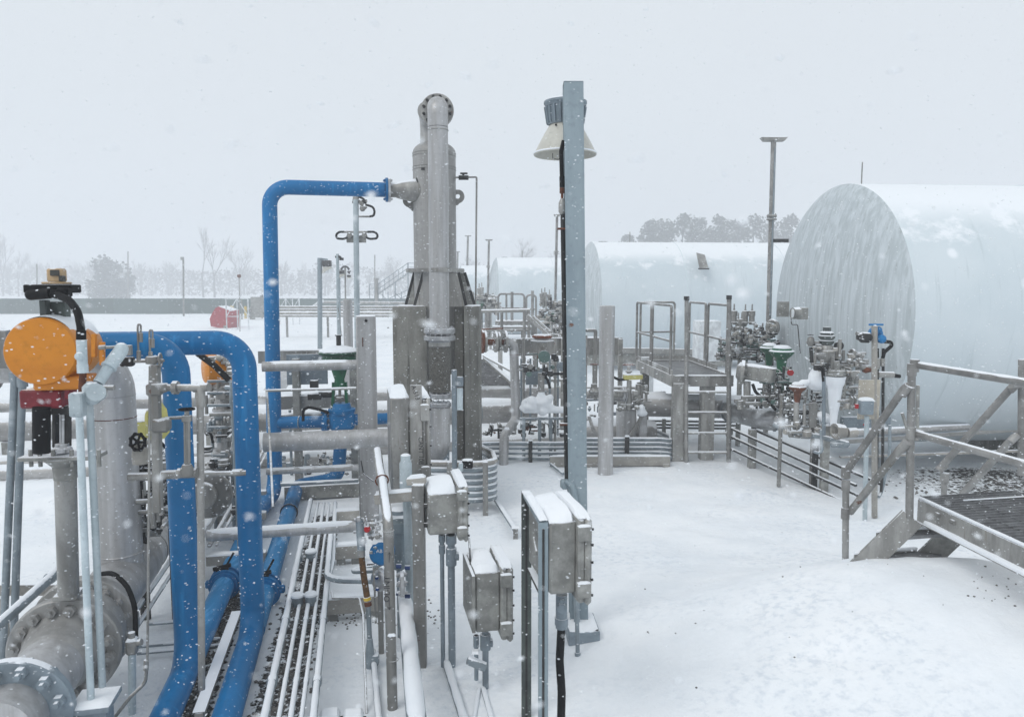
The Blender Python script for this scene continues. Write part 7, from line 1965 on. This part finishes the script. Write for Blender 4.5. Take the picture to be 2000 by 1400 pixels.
def evergreen(px, ytop, Y, wpx, lab, seed, ybot=583, grp='dark evergreens in the haze', n_=3600, name='evergreen_tree'):
    Y *= 1.04
    rnd = random.Random(seed); hgt = P(px, ytop, Y).z; b = V((P(px, 600, Y).x, Y, 0)); R_ = wpx * Y / F / 2 * 1.35
    T = Thing(name, lab, 'tree', b, grp)
    T.part('trunk', MB().sweep([b, b + Z * hgt * .85], [hgt * .02, hgt * .006], 7), 'bark')
    m = MB(); lobes = []
    for i in range(26):
        t = rnd.uniform(.08, .92); a = rnd.uniform(0, 6.28); rad = R_ * (1 - abs(t - .5) * .9) * rnd.uniform(.3, .85)
        lobes.append((b + V((math.cos(a) * rad, math.sin(a) * rad, hgt * t)), R_ * rnd.uniform(.28, .46)))
    lobes.append((b + Z * hgt * .93, R_ * .3))
    for i in range(n_):
        c, s_ = rnd.choice(lobes)
        d = V((rnd.gauss(0, 1), rnd.gauss(0, 1), rnd.gauss(0, .9))).normalized() * s_ * rnd.random() ** .4
        q = c + d; z_ = R_ * rnd.uniform(.05, .11)
        u = V((rnd.uniform(-1, 1), rnd.uniform(-1, 1), rnd.uniform(-.6, .6))).normalized(); w2 = V((rnd.uniform(-1, 1), rnd.uniform(-1, 1), rnd.uniform(-1, 1))).normalized()
        m.add([q - u * z_, q + w2 * z_ * .7, q + u * z_, q - w2 * z_ * .7], [[0, 1, 2, 3]])
    T.part('crown', m, 'needles', sharp=180)
for i, (px, yt, w_, Y, lab) in enumerate((
    (1222, 455, 40, 150, 'small pointed evergreen standing apart left of the wood above the second tank'),
    (1268, 432, 62, 140, 'evergreen at the left end of the wood above the second tank'), (1300, 430, 60, 150, 'second evergreen from the left end of the wood'), (1330, 418, 62, 142, 'tallest evergreen of the wood left half'),
    (1365, 424, 60, 150, 'evergreen in the middle of the wood above the tank hatch'), (1398, 418, 55, 140, 'evergreen just left of the tall near mast, darker one'), (1428, 428, 55, 152, 'low evergreen in a dip of the wood beside the mast'), (1467, 417, 58, 142, 'peaked evergreen just left of the near mast'), (1500, 430, 55, 150, 'evergreen right behind the near mast'), (1540, 418, 60, 145, 'evergreen mostly hidden by the nearest tank'))):
    evergreen(px, yt, Y, w_, lab, 40 + i)
evergreen(215, 511, 150, 70, 'round dark hazy tree rising above the fence left of the lamp', 77)
# far wood as one mass: many bare crowns and a thicket beneath them
rnd = random.Random(31); m = MB()
for i in range(130):
    x = rnd.uniform(-260, 75); Y = rnd.uniform(230, 340)
    hgt = (10 + 6.5 * noise.noise(V((x * .03, 1, 0))) + rnd.uniform(-2, 2.5)) * Y / 235
    b_ = V((x, Y, 0)); m.sweep([b_, b_ + Z * hgt * .35], [.4, .3], 4)
    for k in range(2):
        branches(m, b_ + Z * hgt * .28, V((rnd.uniform(-.35, .35), rnd.uniform(-.3, .3), 1)).normalized(), hgt * .30, .30, 3, rnd, .65)
for i in range(22000):
    x = rnd.uniform(-280, 80); Y = rnd.uniform(230, 290)
    if noise.noise(V((x * .06, Y * .03, 8))) < rnd.uniform(-.9, .1): continue
    top = 8.5 + 7 * noise.noise(V((x * .045, 1, 0))) + 3 * noise.noise(V((x * .16, 3, 0)))
    q = V((x, Y, max(0, top) * rnd.random() ** .8)); s_ = rnd.uniform(.2, .6)
    u = V((rnd.uniform(-1, 1), rnd.uniform(-1, 1), rnd.uniform(-1, 1))).normalized(); w2 = V((rnd.uniform(-1, 1), rnd.uniform(-1, 1), rnd.uniform(-1, 1))).normalized()
    m.add([q - u * s_ * 1.3, q + w2 * s_, q + u * s_ * 1.3, q - w2 * s_], [[0, 1, 2, 3]])
solo('treeline', 'far off wood reading as one pale band in the snow haze', 'wood', m, 'twigs', kind='stuff', sharp=180)
